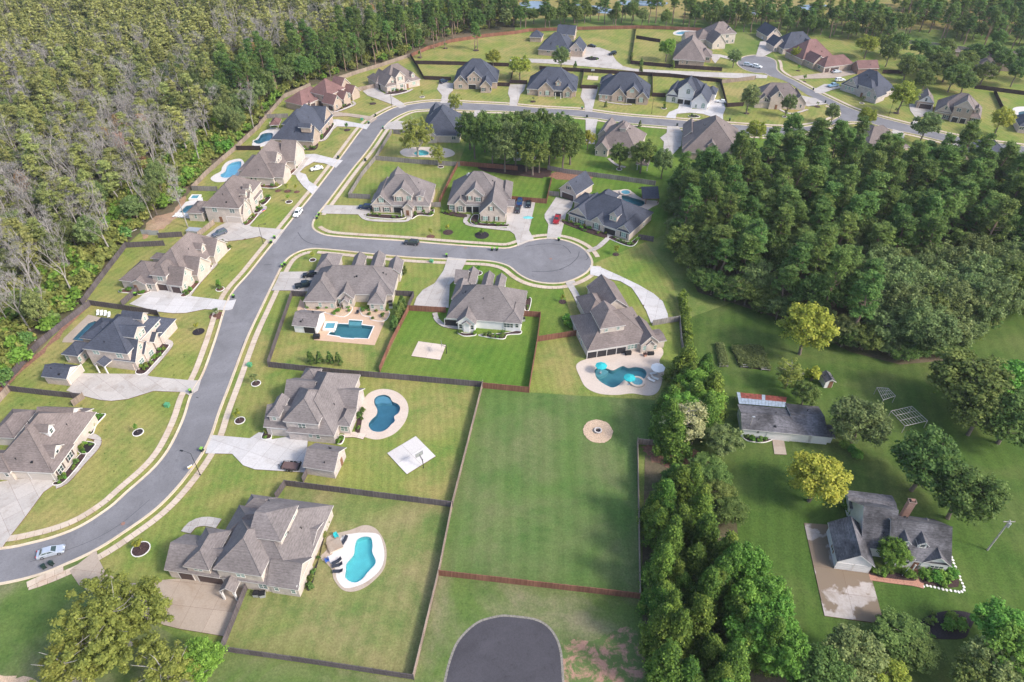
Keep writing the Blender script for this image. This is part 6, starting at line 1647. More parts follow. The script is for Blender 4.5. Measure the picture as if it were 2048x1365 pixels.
frame(C4, [(990,556),(1152,518),(1275,632),(1100,672)], 2.3, 8, 'larger bare timber arbour frame on the shaded lawn')
frame(C4, [(880,372),(968,378),(1025,437),(930,470)], 2.3, 6, 'smaller bare timber frame behind the olive tree')

# tin lean-to behind the white garage building
g = [G(*crop(*Z35, [p])[0], z) for p, z in (((112,208), 2.3), ((960,292), 2.3), ((925,465), 2.95), ((150,400), 2.95))]
o = empty('lean_to', (g[0][0], g[0][1], 0)); tag(o, 'lean-to of rusty red and pale grey tin sheets behind the white garage building', 'lean-to')
q = [np.array([a[0] - g[0][0], a[1] - g[0][1], z]) for a, z in zip(g, (2.3, 2.3, 2.95, 2.95))]
M['tin_red'] = plain('tin_red', (.26, .07, .05), .6, .5, 1.5, .2); M['tin_grey'] = plain('tin_grey', (.42, .47, .52), .45, .25, 1.5, .4)
for i in range(14):
    for j in range(2):
        b = MB(); P4 = []
        for u, v in ((i / 14 + .002, j / 2), ((i + 1) / 14 - .002, j / 2), ((i + 1) / 14 - .002, (j + 1) / 2), (i / 14 + .002, (j + 1) / 2)):
            P4.append(tuple((q[0] * (1 - u) + q[1] * u) * (1 - v) + (q[3] * (1 - u) + q[2] * u) * v))
        dz = .03 * j + .012 * (i % 2); P4 = [(p[0], p[1], p[2] + dz) for p in P4]
        b.add(P4 + [(p[0], p[1], p[2] - .02) for p in P4], [(0, 1, 2, 3), (7, 6, 5, 4), (0, 4, 5, 1), (1, 5, 6, 2), (2, 6, 7, 3), (3, 7, 4, 0)])
        b.build('tin_sheet', M['tin_grey'] if j or R.random() < .14 or i == 0 else M['tin_red'], o)
for t in (0.01, .33, .66, .99):
    p = q[0] * (1 - t) + q[1] * t; b = MB(); b.tube((p[0], p[1], 0), (p[0], p[1], 2.3), .07, .07, 6); b.build('post', M['timber_grey'], o)

# vegetable patch with sleepers, benches, stepping stones, logs
for pts in ([(1605,48),(1655,45),(1692,208),(1637,212)], [(1722,60),(1960,62),(2030,242),(1790,215)]):
    gg = GP(crop(*C3, pts)); sheet('vegetable_plot', gg, 0.21, M['mulch'], (), 0.2)
    VEG.append(gg)
for p, a in (((1830,218), -.1), ((1990,240), -.15), ((1665,212), 0.0)):
    x, y = G(*crop(*C3, [p])[0]); o = empty('garden_bench', (x, y, 0), a); tag(o, 'weathered bench at the foot of the vegetable plot', 'bench', 'benches at the vegetable plot')
    b = MB(); b.box(-1.1, 1.1, -.22, .22, .42, .48); b.build('seat', M['timber_grey'], o)
    b = MB(); b.box(-1.1, 1.1, .2, .26, .6, .9); b.build('backrest', M['timber_grey'], o)
    for xx in (-1, 1): b = MB(); b.box(xx - .05, xx + .05, -.2, .24, 0, .6); b.build('leg', M['timber_grey'], o)
for p in ((1385,1200),(1425,1192),(1465,1200),(1510,1210),(1555,1220),(1600,1232),(1645,1242),(1690,1247),(1740,1255),(1780,1263),(1815,1260),(1840,1240),(1838,1205),(1820,1165),(1800,1125),(1790,1088),(1775,1048),(1758,1012),(1742,978),(1725,940),(1715,905),(1700,870)):
    x, y = G(*crop(*Z36, [p])[0]); b = MB(); n = 10; k = [R.uniform(.21, .27) for _ in range(n)]
    b.prism([(k[i] * math.cos(6.2832 * i / n), k[i] * 1.15 * math.sin(6.2832 * i / n)) for i in range(n)], 0, .14)
    tag(b.build('stepping_stone', M['edging'], None, (x, y, 0)), 'round pale stepping stone curving round the cottage lawn', 'stepping stone', 'stepping stones at the cottage')
for i, (p, L, a) in enumerate((((930,480), 9, .5), ((980,455), 7, .3), ((1030,430), 8, .7), ((1000,500), 6, .9), ((1180,270), 9, .6), ((1230,235), 8, .5), ((1140,300), 8, .65), ((1260,200), 9, .55), ((960,520), 5, .2), ((180,1290), 6, 2.4), ((220,1320), 5, 2.8))):
    x, y = G(*crop(*B1, [p])[0]); b = MB(); b.tube((-L/2, 0, .25), (L/2, 0, .3), .25, .16, 8); b.tube((L * .1, 0, .3), (L * .3, .9, .45), .09, .04, 5)
    tag(b.build('fallen_log', M['timber_grey'], None, (x, y, 0), a), 'grey fallen log in the brush at the edge of the woods', 'log', 'fallen logs by the woods')
for i, p in enumerate(((1152,505), (1205,510))):
    x, y = G(*crop(*B1, [p])[0]); b = MB(); [b.box(-1.9 + .4 * k, -1.52 + .4 * k, -.03 - .02 * (k % 2), .03, 0, 1.7) for k in range(9)]
    tag(b.build('metal_screen', M['metal_grey'], None, (x, y, 0), -.05 if i == 0 else .03), 'pale corrugated sheet screen standing at the brush', 'screen', 'corrugated screens')
# yard flag and inflatable colours
for c, p, m, label in ((C1, (1485,1045), 'bin_green', 'small yellow and white flag on a short pole by the lower bend'), (Z4, (1265,690), 'fence_red', 'small orange and purple flag on the lawn of the white brick house')):
    x, y = G(*crop(*c, [p])[0]); o = empty('garden_flag', (x, y, 0), .8); tag(o, label, 'flag')
    b = MB(); b.tube((0, 0, 0), (0, 0, 2.3), .03, .02, 6); b.build('pole', M['metal_grey'], o)
    fm = plain('flag_cloth', (.72, .45, .05) if m == 'bin_green' else (.75, .28, .10), .8, .1)
    b = MB(); b.box(.02, 1.0, -.01, .01, 1.55, 1.85); b.build('lower_cloth', fm, o); b = MB(); b.box(.02, 1.0, -.01, .01, 1.85, 2.25); b.build('upper_cloth', M['white_cloth'] if m == 'bin_green' else plain('purple_cloth', (.12, .06, .35), .8, .1), o)
x, y = G(*crop(*Z27, [(1935,655)])[0]); b = MB(); n = 9
b.add([(2.0 * R.uniform(.7, 1.1) * math.cos(6.2832 * i / n), 1.3 * R.uniform(.6, 1.1) * math.sin(6.2832 * i / n), .17) for i in range(n)] + [(0, 0, .42), (.8, .2, .3)], [(i, (i + 1) % n, n) for i in range(n)])
tag(b.build('pool_toy', plain('toy_turquoise', (.16, .48, .48), .5, .3), None, (x, y, 0)), 'crumpled turquoise inflatable on the parking court', 'inflatable')
# manholes and skid marks are stains of the road itself: covers only
for c, p in ((D1, (962,130)), (B3, (318,697)), (Z27, (1240,992))):
    x, y = G(*crop(*c, [p])[0]); b = MB(); b.tube((0, 0, .05), (0, 0, .122), .42, .42, 14)
    tag(b.build('manhole_cover', M['wall_red'], None, (x, y, 0)), 'rusty round manhole cover set in the asphalt', 'manhole cover', 'manhole covers')
# ------------------------------------------------------------------ vegetation
NR = np.random.default_rng(11)
def leaf_mesh(name, cen, nrm, size, tint, m):
    """one quad per leaf spray: centres, normals and sizes as arrays"""
    n = len(cen)
    up = NR.normal(size=(n, 3)); u = np.cross(nrm, up); u /= np.linalg.norm(u, axis=1)[:, None] + 1e-9
    v = np.cross(nrm, u)
    s = size[:, None]; asp = NR.uniform(0.55, 1.0, (n, 1))
    co = np.stack([cen - u * s - v * s * asp * .6, cen + u * s * .35 - v * s * asp, cen + u * s + v * s * asp * .6, cen - u * s * .35 + v * s * asp], 1).reshape(-1, 3)
    return quads(name, co, tint, m)
def quads(name, co, tint, m):
    n = len(co) // 4
    me = bpy.data.meshes.new(name)
    me.vertices.add(4 * n); me.vertices.foreach_set('co', co.astype(np.float32).ravel())
    me.loops.add(4 * n); me.loops.foreach_set('vertex_index', np.arange(4 * n, dtype=np.int32))
    me.polygons.add(n); me.polygons.foreach_set('loop_start', np.arange(0, 4 * n, 4, dtype=np.int32))
    a = me.attributes.new('tint', 'FLOAT', 'FACE'); a.data.foreach_set('value', tint.astype(np.float32))
    me.materials.append(m); me.update(); me.validate()
    return me
def sprays(clumps, per, leaf, out=0.75, flat=1.0, up=0.35):
    """leaf sprays on the shells of clumps (x, y, z, r)"""
    C = np.repeat(clumps, per, 0); n = len(C)
    d = NR.normal(size=(n, 3)); d /= np.linalg.norm(d, axis=1)[:, None]
    d[:, 2] = np.where(d[:, 2] < -0.35, -d[:, 2], d[:, 2])
    r = C[:, 3] * NR.uniform(0.15, 1.0, n) ** .6 * NR.choice([1.0, 1.0, 1.35], n)
    dd = d.copy(); dd[:, 2] *= flat
    cen = C[:, :3] + dd * r[:, None]
    nm = d * out + NR.normal(size=(n, 3)) * 0.45; nm[:, 2] += up; nm /= np.linalg.norm(nm, axis=1)[:, None]
    ct = np.repeat(NR.uniform(-.22, .22, len(clumps)), per)
    tint = np.clip(0.5 + ct + NR.normal(0, .20, n), 0, 1)
    return cen, nm, leaf * NR.uniform(.6, 1.35, n), tint

def limbs(b, h, r, base_frac, n, reach, rr, top=None):
    """tapered, slightly bent trunk with rising limbs"""
    pts = [Vector((0, 0, 0))]
    k = 5
    for i in range(1, k + 1): pts.append(Vector((rr.uniform(-.02, .02) * h, rr.uniform(-.02, .02) * h, h * i / k)))
    for i in range(k): b.tube(pts[i], pts[i + 1], r * (1 - .8 * i / k), r * (1 - .8 * (i + 1) / k), 7, 0, False)
    for j in range(n):
        t = base_frac + (0.95 - base_frac) * j / max(1, n - 1)
        z = t * h; i = min(k - 1, int(t * k)); p = pts[i].lerp(pts[i + 1], t * k - i)
        a = rr.uniform(0, 6.28); L = reach * rr.uniform(.6, 1.0) * (1.1 - .6 * t)
        q = p + Vector((math.cos(a) * L * .6, math.sin(a) * L * .6, L * .35)); e = q + Vector((math.cos(a + .3) * L * .45, math.sin(a + .3) * L * .45, L * .35))
        rb = r * .38 * (1.1 - .6 * t)
        b.tube(p, q, rb, rb * .6, 5, 0, False); b.tube(q, e, rb * .6, rb * .2, 5, 0, False)

M['bark'] = plain('bark', (.17, .135, .11), .9, .3, 2.0); M['bark_pale'] = plain('bark_pale', (.33, .30, .27), .9, .25, 2.0); M['bark_pine'] = plain('bark_pine', (.24, .165, .125), .9, .3, 2.0)
L_ = leaf_mat
M['lf_oak'] = L_('lf_oak', (.066, .112, .026), (.128, .198, .046), (.230, .310, .082), .34, .14)
M['lf_olive'] = L_('lf_olive', (.095, .138, .045), (.175, .232, .076), (.300, .358, .130), .34, .10)
M['lf_pine'] = L_('lf_pine', (.060, .115, .026), (.125, .210, .048), (.240, .335, .085), .34, .12)
M['lf_cypress'] = L_('lf_cypress', (.185, .212, .068), (.295, .322, .098), (.415, .428, .155), .36, .09)
M['lf_yellow'] = L_('lf_yellow', (.165, .210, .032), (.300, .330, .048), (.460, .445, .075), .35, .09)
M['lf_gold'] = L_('lf_gold', (.210, .245, .034), (.350, .365, .050), (.500, .475, .080), .35, .04)
M['lf_cedar'] = L_('lf_cedar', (.042, .088, .016), (.110, .192, .030), (.240, .345, .055), .30, .14)
M['lf_yolive'] = L_('lf_yolive', (.165, .190, .042), (.300, .330, .070), (.440, .455, .110), .38, .05)
M['lf_green'] = L_('lf_green', (0.078, 0.174, 0.027), (0.135, 0.272, 0.039), (0.224, 0.396, 0.068))
M['lf_shrub'] = L_('lf_shrub', (0.098, 0.150, 0.036), (0.166, 0.235, 0.056), (0.273, 0.328, 0.091), .25, .3)
M['lf_pale'] = L_('lf_pale', (0.255, 0.270, 0.112), (0.390, 0.390, 0.180), (0.570, 0.540, 0.285), .3, .1)
M['lf_rust'] = L_('lf_rust', (0.300, 0.158, 0.060), (0.450, 0.255, 0.098), (0.570, 0.360, 0.165), .3, .15)
M['lf_twig'] = L_('lf_twig', (.21, .19, .175), (.29, .27, .25), (.37, .35, .335), .0, .05)

PROTO = {}
def shell(n, rx, ry, rz, zc, r0, r1, rr, lo=-0.5, hollow=0.55):
    """clump centres through an uneven crown"""
    out = []
    lob = [(rr.uniform(0, 6.28), rr.uniform(.75, 1.2)) for _ in range(5)]
    while len(out) < n:
        d = Vector((rr.gauss(0, 1), rr.gauss(0, 1), rr.gauss(0, 1)))
        if d.length < .1: continue
        d.normalize()
        if d.z < lo: continue
        a = math.atan2(d.y, d.x)
        k = 1.0
        for la, lk in lob:
            w = max(0, math.cos(a - la)); k *= 1 + (lk - 1) * w * w * .8
        q = rr.uniform(hollow, 1.0) * k
        out.append((d.x * rx * q, d.y * ry * q, zc + d.z * rz * q, rr.uniform(r0, r1)))
    return np.array(out)

def proto(kind, var):
    key = (kind, var)
    if key in PROTO: return PROTO[key]
    rr = random.Random(hash((kind, var)) % 9999 if False else sum(map(ord, kind)) * 31 + var)
    b = MB(); bark = 'bark'
    if kind in ('oak', 'olive', 'yellow', 'green', 'gold', 'rust'):     # unit: height 12, radius 5
        limbs(b, 9.5, .32, .30, 8, 4.2, rr)
        cl = shell(120, 4.4, 4.4, 4.5, 7.2, .45, 1.2, rr, -.62, .45)
        cen = sprays(cl, 90, .19); leaf = {'oak': 'lf_oak', 'olive': 'lf_olive', 'yellow': 'lf_yellow', 'green': 'lf_green', 'gold': 'lf_gold', 'rust': 'lf_rust'}[kind]
    elif kind == 'bigairy':                                               # a very large open crown, built at its own size
        bark = 'bark_pale'; limbs(b, 12.0, .45, .15, 22, 9.0, rr)
        cl = shell(330, 9.6, 9.6, 6.4, 8.2, .45, 1.2, rr, -.75, .25)
        cen = sprays(cl, 110, .19); leaf = 'lf_yolive'
    elif kind == 'airy':                                                  # open crown, limbs show
        bark = 'bark_pale'; limbs(b, 10.0, .34, .22, 16, 6.0, rr)
        cl = shell(110, 4.7, 4.7, 4.7, 6.6, .35, .9, rr, -.7, .3)
        cen = sprays(cl, 90, .15); leaf = 'lf_yolive'
    elif kind == 'pine':                                                  # unit: height 20, radius 3.2
        bark = 'bark_pine'; limbs(b, 19.0, .30, .52, 14, 2.9, rr)
        cl = []
        for _ in range(64):
            t = rr.uniform(0, 1) ** .8; R_ = 3.0 * (1 - t * .72) * math.sqrt(rr.uniform(.15, 1)); a = rr.uniform(0, 6.28)
            cl.append((R_ * math.cos(a), R_ * math.sin(a), 8.6 + t * 11.0, rr.uniform(.45, 1.05)))
        cen = sprays(np.array(cl), 100, .155, .6, .7, .5); leaf = 'lf_pine'
    elif kind == 'cypress':                                               # unit: height 20, radius 2.6
        bark = 'bark_pale'; limbs(b, 19.0, .24, .30, 14, 2.2, rr)
        cl = []
        for _ in range(52):
            t = rr.uniform(0, 1); R_ = 2.5 * (1 - t ** 2.2 * .85) * (.55 + .45 * min(1, t * 4)) * math.sqrt(rr.uniform(.1, 1)); a = rr.uniform(0, 6.28)
            cl.append((R_ * math.cos(a), R_ * math.sin(a), 6.5 + t * 13.4, rr.uniform(.5, .95)))
        cen = sprays(np.array(cl), 80, .19, .6, .6, .45); leaf = 'lf_cypress'
    elif kind == 'bare':                                                  # unit: height 17
        bark = 'bark_pale'
        def grow(p, d, L, r, lev):
            q = p + d * L
            b.tube(p, q, r, r * .62, 6 if lev < 1 else 4, 0, False)
            if lev >= 4: return
            for _ in range(3 if lev < 3 else 2):
                nd = (d + Vector((rr.uniform(-1, 1), rr.uniform(-1, 1), rr.uniform(-.1, .75))) * (.62 + .1 * lev)).normalized()
                grow(p.lerp(q, rr.uniform(.55, 1.0)), nd, L * rr.uniform(.48, .72), r * .52, lev + 1)
        grow(Vector((0, 0, 0)), Vector((rr.uniform(-.06, .06), rr.uniform(-.06, .06), 1)).normalized(), 8.5, .24, 0)
        cl = []
        for _ in range(22):
            a = rr.uniform(0, 6.28); q = rr.uniform(.3, 1) * 2.8; cl.append((q * math.cos(a), q * math.sin(a), rr.uniform(8, 16.5), rr.uniform(.5, 1.1)))
        C, nn, s_, t_ = sprays(np.array(cl), 16, .12, .3, 1.0, 0)
        # fine twigs: long thin slivers
        n = len(C); dv = NR.normal(size=(n, 3)); dv[:, 2] = np.abs(dv[:, 2]) + .3; dv /= np.linalg.norm(dv, axis=1)[:, None]
        sd = np.cross(dv, NR.normal(size=(n, 3))); sd /= np.linalg.norm(sd, axis=1)[:, None]
        Ls = NR.uniform(.6, 1.5, (n, 1)); w_ = .032
        co = np.stack([C - sd * w_, C + sd * w_, C + dv * Ls + sd * w_ * .4, C + dv * Ls - sd * w_ * .4], 1).reshape(-1, 3)
        PROTO[key] = (b.me('trunk', M[bark]), quads('crown', co, t_, M['lf_twig'])); return PROTO[key]
    elif kind == 'cedar':                                                 # unit: height 10, radius 3
        limbs(b, 9.0, .2, .2, 8, 1.8, rr)
        cl = []
        for _ in range(120):
            t = rr.uniform(0, 1); R_ = 2.8 * (1 - t) ** .75 * rr.uniform(.45, 1.05); a = rr.uniform(0, 6.28)
            cl.append((R_ * math.cos(a), R_ * math.sin(a), .6 + t * 9.0, rr.uniform(.3, .8)))
        cen = sprays(np.array(cl), 100, .13, .7, 1.25, .35); leaf = 'lf_cedar'
    elif kind == 'pale':                                                  # half bare conifer
        bark = 'bark_pale'; limbs(b, 9.0, .24, .12, 24, 3.6, rr)
        cl = shell(46, 3.4, 3.4, 3.6, 5.6, .5, 1.0, rr, -.3, .6)
        cen = sprays(cl, 90, .13); leaf = 'lf_pale'
    elif kind in ('bush', 'brightbush', 'rustbush'):                      # unit: height 2.4, radius 1.6
        for k in range(6): b.tube((0, 0, 0), (rr.uniform(-.8, .8), rr.uniform(-.8, .8), 1.4), .06, .02, 5, 0, False)
        cl = shell(22, 1.2, 1.2, 1.05, 1.15, .35, .65, rr, -.6, .3)
        cen = sprays(cl, 44, .19); leaf = {'bush': 'lf_shrub', 'brightbush': 'lf_green', 'rustbush': 'lf_gold'}[kind]
    elif kind == 'clipped':                                               # unit: height .9, radius .55
        for k in range(4): b.tube((0, 0, 0), (rr.uniform(-.25, .25), rr.uniform(-.25, .25), .5), .03, .015, 4, 0, False)
        cl = shell(10, .36, .36, .34, .44, .16, .26, rr, -.7, .2)
        cen = sprays(cl, 40, .085); leaf = ('lf_oak', 'lf_green', 'lf_shrub', 'lf_cedar')[var % 4]
    elif kind == 'cone':                                                  # clipped arborvitae: height 3, radius .7
        b.tube((0, 0, 0), (0, 0, 2.6), .06, .02, 5, 0, False)
        cl = []
        for _ in range(40):
            t = rr.uniform(0, 1); R_ = .55 * (1 - t) ** .8; a = rr.uniform(0, 6.28); cl.append((R_ * math.cos(a), R_ * math.sin(a), .15 + t * 2.75, rr.uniform(.14, .26)))
        cen = sprays(np.array(cl), 36, .10, .8, 1.2, .3); leaf = 'lf_oak'
    elif kind == 'young':                                                 # unit: height 4
        limbs(b, 3.6, .07, .35, 8, 1.2, rr)
        cl = shell(16, 1.0, 1.0, 1.3, 2.7, .22, .5, rr, -.8, .2)
        cen = sprays(cl, 30, .15); leaf = ('lf_green', 'lf_olive', 'lf_yellow')[var % 3]
    PROTO[key] = (b.me('trunk', M[bark]), leaf_mesh('crown', *cen, M[leaf]))
    return PROTO[key]

UNIT = {'oak': (12, 5), 'olive': (12, 5), 'yellow': (12, 5), 'green': (12, 5), 'gold': (12, 5), 'rust': (12, 5), 'airy': (12, 5.2), 'bigairy': (15, 10.5), 'pine': (20, 3.2), 'cypress': (20, 2.6), 'bare': (17, 3.5), 'cedar': (10, 3), 'pale': (10, 4), 'bush': (2.4, 1.6), 'brightbush': (2.4, 1.6), 'rustbush': (2.4, 1.6), 'clipped': (.9, .55), 'cone': (3, .7), 'young': (4, 1.3)}
NVAR = {'oak': 4, 'olive': 4, 'pine': 5, 'cypress': 6, 'bare': 5, 'cedar': 4, 'bush': 4, 'clipped': 4, 'young': 3}
TREE_NAME = {'oak': 'oak_tree', 'olive': 'broadleaf_tree', 'yellow': 'yellowing_tree', 'green': 'green_tree', 'gold': 'golden_tree', 'rust': 'rusty_tree', 'airy': 'open_crowned_tree', 'bigairy': 'open_crowned_tree', 'pine': 'pine_tree', 'cypress': 'cypress_tree', 'bare': 'bare_tree', 'cedar': 'cedar_tree', 'pale': 'pale_conifer', 'bush': 'shrub', 'brightbush': 'shrub', 'rustbush': 'shrub', 'clipped': 'clipped_shrub', 'cone': 'arborvitae', 'young': 'young_tree'}
def tree(kind, x, y, h, rad, label, group=None, z=0.0, cat=None):
    var = R.randrange(NVAR.get(kind, 2)); tm, cm = proto(kind, var)
    o = empty(TREE_NAME[kind], (x, y, z), R.uniform(0, 6.28))
    uh, ur = UNIT[kind]
    o.scale = (rad / ur, rad / ur, h / uh)
    obj('trunk', tm, o); obj('crown', cm, o)
    tag(o, label, cat or ('shrub' if kind in ('bush', 'brightbush', 'rustbush', 'clipped') else 'tree'), group)
    return o
def T(kind, u, v, h, rad, label, group=None, base=False, cat=None):
    """placed by where its crown (or its foot) stands in the photograph"""
    x, y = G(u, v, 0 if base else h * .6)
    return tree(kind, x, y, h, rad, label, group, 0, cat)

# single trees one can name
T('bigairy', 225, 1240, 14, 11.0, 'very big open crowned olive tree over the lower driveway')
T('airy', 140, 1340, 11, 7.5, 'olive tree at the bottom left beside the very big one'); T('airy', 330, 1345, 10, 6, 'low olive tree beside the bright green rounded tree')
T('green', 405, 1318, 7.5, 4.0, 'bright green rounded tree at the corner of the fenced lawn')
T('yellow', 1618, 655, 15, 7.4, 'yellow green tree at the front of the right hand woods')
T('gold', 1637, 958, 12, 6.6, 'golden yellow tree between the white garage and the cottage')
T('oak', 1855, 925, 15, 7.5, 'great dark green tree behind the cottage'); T('oak', 1930, 985, 14, 7.0, 'second great dark green tree leaning right behind the cottage')
T('olive', 1722, 840, 12, 7.0, 'olive green tree beside the timber frames')
T('oak', 1950, 765, 16, 10.0, 'wide dark tree over the shaded lawn'); T('oak', 1965, 822, 13, 7.0, 'dark tree standing in front of the wide dark tree'); T('oak', 2030, 835, 14, 7.5, 'dark tree at the right edge over the shaded lawn'); T('green', 2030, 770, 14, 7.5, 'bright leaved tree at the right edge of the shaded lawn')
T('airy', 1580, 745, 9, 4.6, 'pale olive tree behind the low garage building'); T('oak', 1612, 785, 7, 3.4, 'small dark tree hanging over the tin lean-to')
T('rustbush', 1627, 748, 4, 2.4, 'orange leaved bush by the garden shed')
T('pale', 1375, 838, 12, 6.0, 'pale half bare conifer with spreading limbs at the short fence')
T('olive', 1445, 880, 8, 4.4, 'grey olive small tree right of the pale conifer')
T('green', 1790, 1108, 7, 3.2, 'green tree in front of the cottage entrance')
T('oak', 1805, 1268, 4.6, 5.4, 'big dark clipped bush below the cottage driveway'); T('oak', 1835, 1300, 4.2, 4.4, 'second big bush below the cottage driveway')
for u, v, h, r, k, lab in ((2010,1260,10,5.5,'green','fresh green tree right of the dark oval bed'),(2045,1310,11,6,'green','tall fresh green tree cut by the right edge below the dark oval bed'),(1990,1340,9,5,'olive','olive tree below the dark oval bed'),(1950,1365,8,4.5,'oak','dark low tree between the olive tree and the yellow one'),(1710,1310,9,5.5,'olive','olive crowned tree below the stained cottage driveway'),(1770,1352,7,4,'yellow','yellow tree below the two big dark bushes'),(1640,1350,10,5.5,'oak','dark tree at the foot of the cedar row')):
    T(k, u, v, h, r, lab)
for u, v in ((1375,760),(1405,750),(1352,795),(1395,800),(1340,835),(1425,790),(1372,725),(1350,860),(1410,835)):
    for k_ in range(2): T('cedar', u + R.uniform(-10, 10) * k_, v + R.uniform(-16, 16) * k_, R.uniform(8.5, 13), R.uniform(3.2, 4.8), 'bright green cedar in the clump beside the freeform pool', 'cedars beside the freeform pool')
for u, v in ((1350,955),(1388,950),(1330,1000),(1400,1008),(1360,1045),(1412,1068),(1342,1090),(1390,1120),(1452,1105),(1352,1150),(1420,1170),(1345,1212),(1400,1235),(1468,1222),(1350,1280),(1420,1300),(1490,1290),(1545,1275),(1375,1350),(1440,1362),(1320,1045),(1325,1130),(1322,1195),(1325,1260),(1335,1325),(1440,1150),(1460,1345)):
    for k_ in range(2): T('cedar', u + R.uniform(-14, 14) * k_, v + R.uniform(-22, 22) * k_, R.uniform(7.5, 14.5), R.uniform(2.7, 4.3), 'tall bright green cedar in the dense row beside the big empty lawn', 'cedar row beside the big lawn')
for u, v in ((1490,1130),(1535,1190),(1500,1205),(1545,1240),(1570,1310),(1500,1260)): T('green', u, v, 11, 4.8, 'rounded light green tree on the outer side of the cedar row', 'light green trees outside the cedar row')
for u, v in ((1440,985),(1460,1020),(1430,950),(1410,930)): T('oak', u, v, 4.8, 4.0, 'dark ground hugging bush beside the cedar row', 'dark bushes beside the cedar row')
T('airy', 836, 314, 17, 7.6, 'big spreading tree over the little turquoise pool', None, True); T('airy', 876, 332, 9, 4, 'smaller tree in a white ring beside the big spreading tree', None, True); T('airy', 912, 232, 11, 4, 'thin crowned tree on the upper street corner', None, True)
for u, v, h in ((950,318,15),(985,332,17),(1000,318,16),(1030,338,17),(1052,344,18),(1078,346,18),(1098,335,16),(1125,345,17),(1140,330,15),(970,305,15),(1060,318,16),(1110,318,15),(1020,310,15),(940,300,13),(1045,300,15),(1085,300,15),(1125,305,14),(1010,345,14),(1065,352,12)):
    T('olive' if R.random() < .4 else 'oak', u, v, h + 2, R.uniform(5.2, 6.6), 'tall tree with pale trunk in the cluster by the back fence', 'tree cluster by the back fence', True)
T('oak', 1238, 338, 10, 4, 'rounded tree in a white ring behind the brown roofed house', None, True); T('oak', 1280, 347, 13, 5, 'taller dark tree beside the brown patio pavilion', None, True); T('olive', 1322, 358, 12, 4.2, 'olive tree where the dense woods begin', None, True); T('yellow', 1290, 330, 8, 2.6, 'small yellow tree beside the patio pavilion', None, True); T('yellow', 1175, 300, 8, 3.2, 'yellow tree at the end of the tall tree cluster', None, True)
for k, u, v, h, r, lab in (('yellow',986,137,9,4.4,'yellow leaved tree below the long boundary fence'),('yellow',1040,162,12,6.0,'broad yellow green tree before the slate row'),('olive',1122,143,12,5.0,'dark airy tree before the keyhole driveway'),('green',1331,124,12,5.0,'rounded green tree in the yard of the house seen from behind'),('olive',1465,136,9,4.4,'rounded tree by the upper turning circle'),('olive',1492,229,13,5.2,'tall tree right of the white painted house'),('yellow',1505,294,11,4.2,'slim yellow tree below the upper street'),('olive',1570,235,10,3.6,'thin dark tree before the junction house'),('yellow',1590,122,7,3.2,'little yellow tree before the gabled garage block'),('yellow',1795,228,14,6.5,'large pale green tree beside the street lamp'),('olive',1838,290,13,6,'dark tree leaning over the right hand road'),('yellow',1930,302,8,4.5,'yellow tree at the right hand road'),('yellow',1987,272,12,5,'pale tree below the white pool deck'),('yellow',1728,118,12,6.5,'pale yellow green tree behind the red brown shed'),('olive',1660,250,9,3.6,'leafy tree on the inner corner of the junction'),('yellow',1725,262,10,4,'yellow tinted tree below the junction')):
    T(k, u, v, h, r, lab, None, True)
for u, v, r in ((1790,120,6),(1820,150,7),(1860,135,7),(1885,165,7),(1920,150,7),(1960,170,6.5),(1995,150,6),(1850,170,6),(1805,165,5.5),(2020,175,5),(1760,110,5.5),(1895,185,6),(1835,118,6),(1880,128,6),(1940,135,6),(1975,130,6),(1770,135,5),(1840,190,5),(1920,190,5.5),(2040,140,6),(2060,165,6),(1870,150,6),(1905,170,5.5)):
    T('oak', u, v, R.uniform(10, 14), r, 'large round dark tree in the far right grove', 'far right grove', True)
for u, v, h, r in ((868,99,17,3),(891,98,18,3.2),(950,101,15,3),(955,100,14,2.6),(842,118,15,3)): T('pine', u, v, h, r, 'lone pine with a tall bare trunk on the far lawn', 'lone pines on the far lawn', True)
for k, u, v in (('green',970,200),): T('cone', 1150, 140, 4, 1.2, 'slim dark conifer by the long far driveway', 'slim conifers by the far driveway', True)
for u, v in ((1262,122),(1282,133),(1345,137),(1281,147)): T('cone', u, v, 4, 1.2, 'slim dark conifer by the long far driveway', 'slim conifers by the far driveway', True)
for c, p in ((C2, (440,205)), (C2, (512,210)), (C2, (592,213)), (C2, (658,220))):
    u, v = crop(*c, [p])[0]; T('cone', u, v - 6, 4.0, 1.1, 'dark arborvitae in a row behind the grey panelled fence', 'arborvitae row', True)
for c, p in ((Z30, (1560,1130)), (Z30, (1590,1060)), (Z30, (1610,1000)), (Z30, (1640,930)), (Z30, (1660,860))):
    u, v = crop(*c, [p])[0]; T('cone', u, v, 4.2, 1.5, 'feathery green conifer along the red fence by the peach patio', 'conifers by the peach patio fence', True)
for c, p in ((Z30, (1695,400)), (Z3, (1560,385)), (Z4, (745,1120)), (Z3, (1480,935)), (A3, (745,840)), (A3, (1200,848)), (Z22, (670,310))):
    u, v = crop(*c, [p])[0]; T('cone', u, v, 3.0, .9, 'clipped dark cone shrub on a front lawn', 'cone shrubs on front lawns', True)
for u, v in ((1390,770),(1362,815),(1412,805)): T('green', u, v, 11, 4.6, 'full bright green tree among the cedars beside the freeform pool', 'bright trees beside the freeform pool')
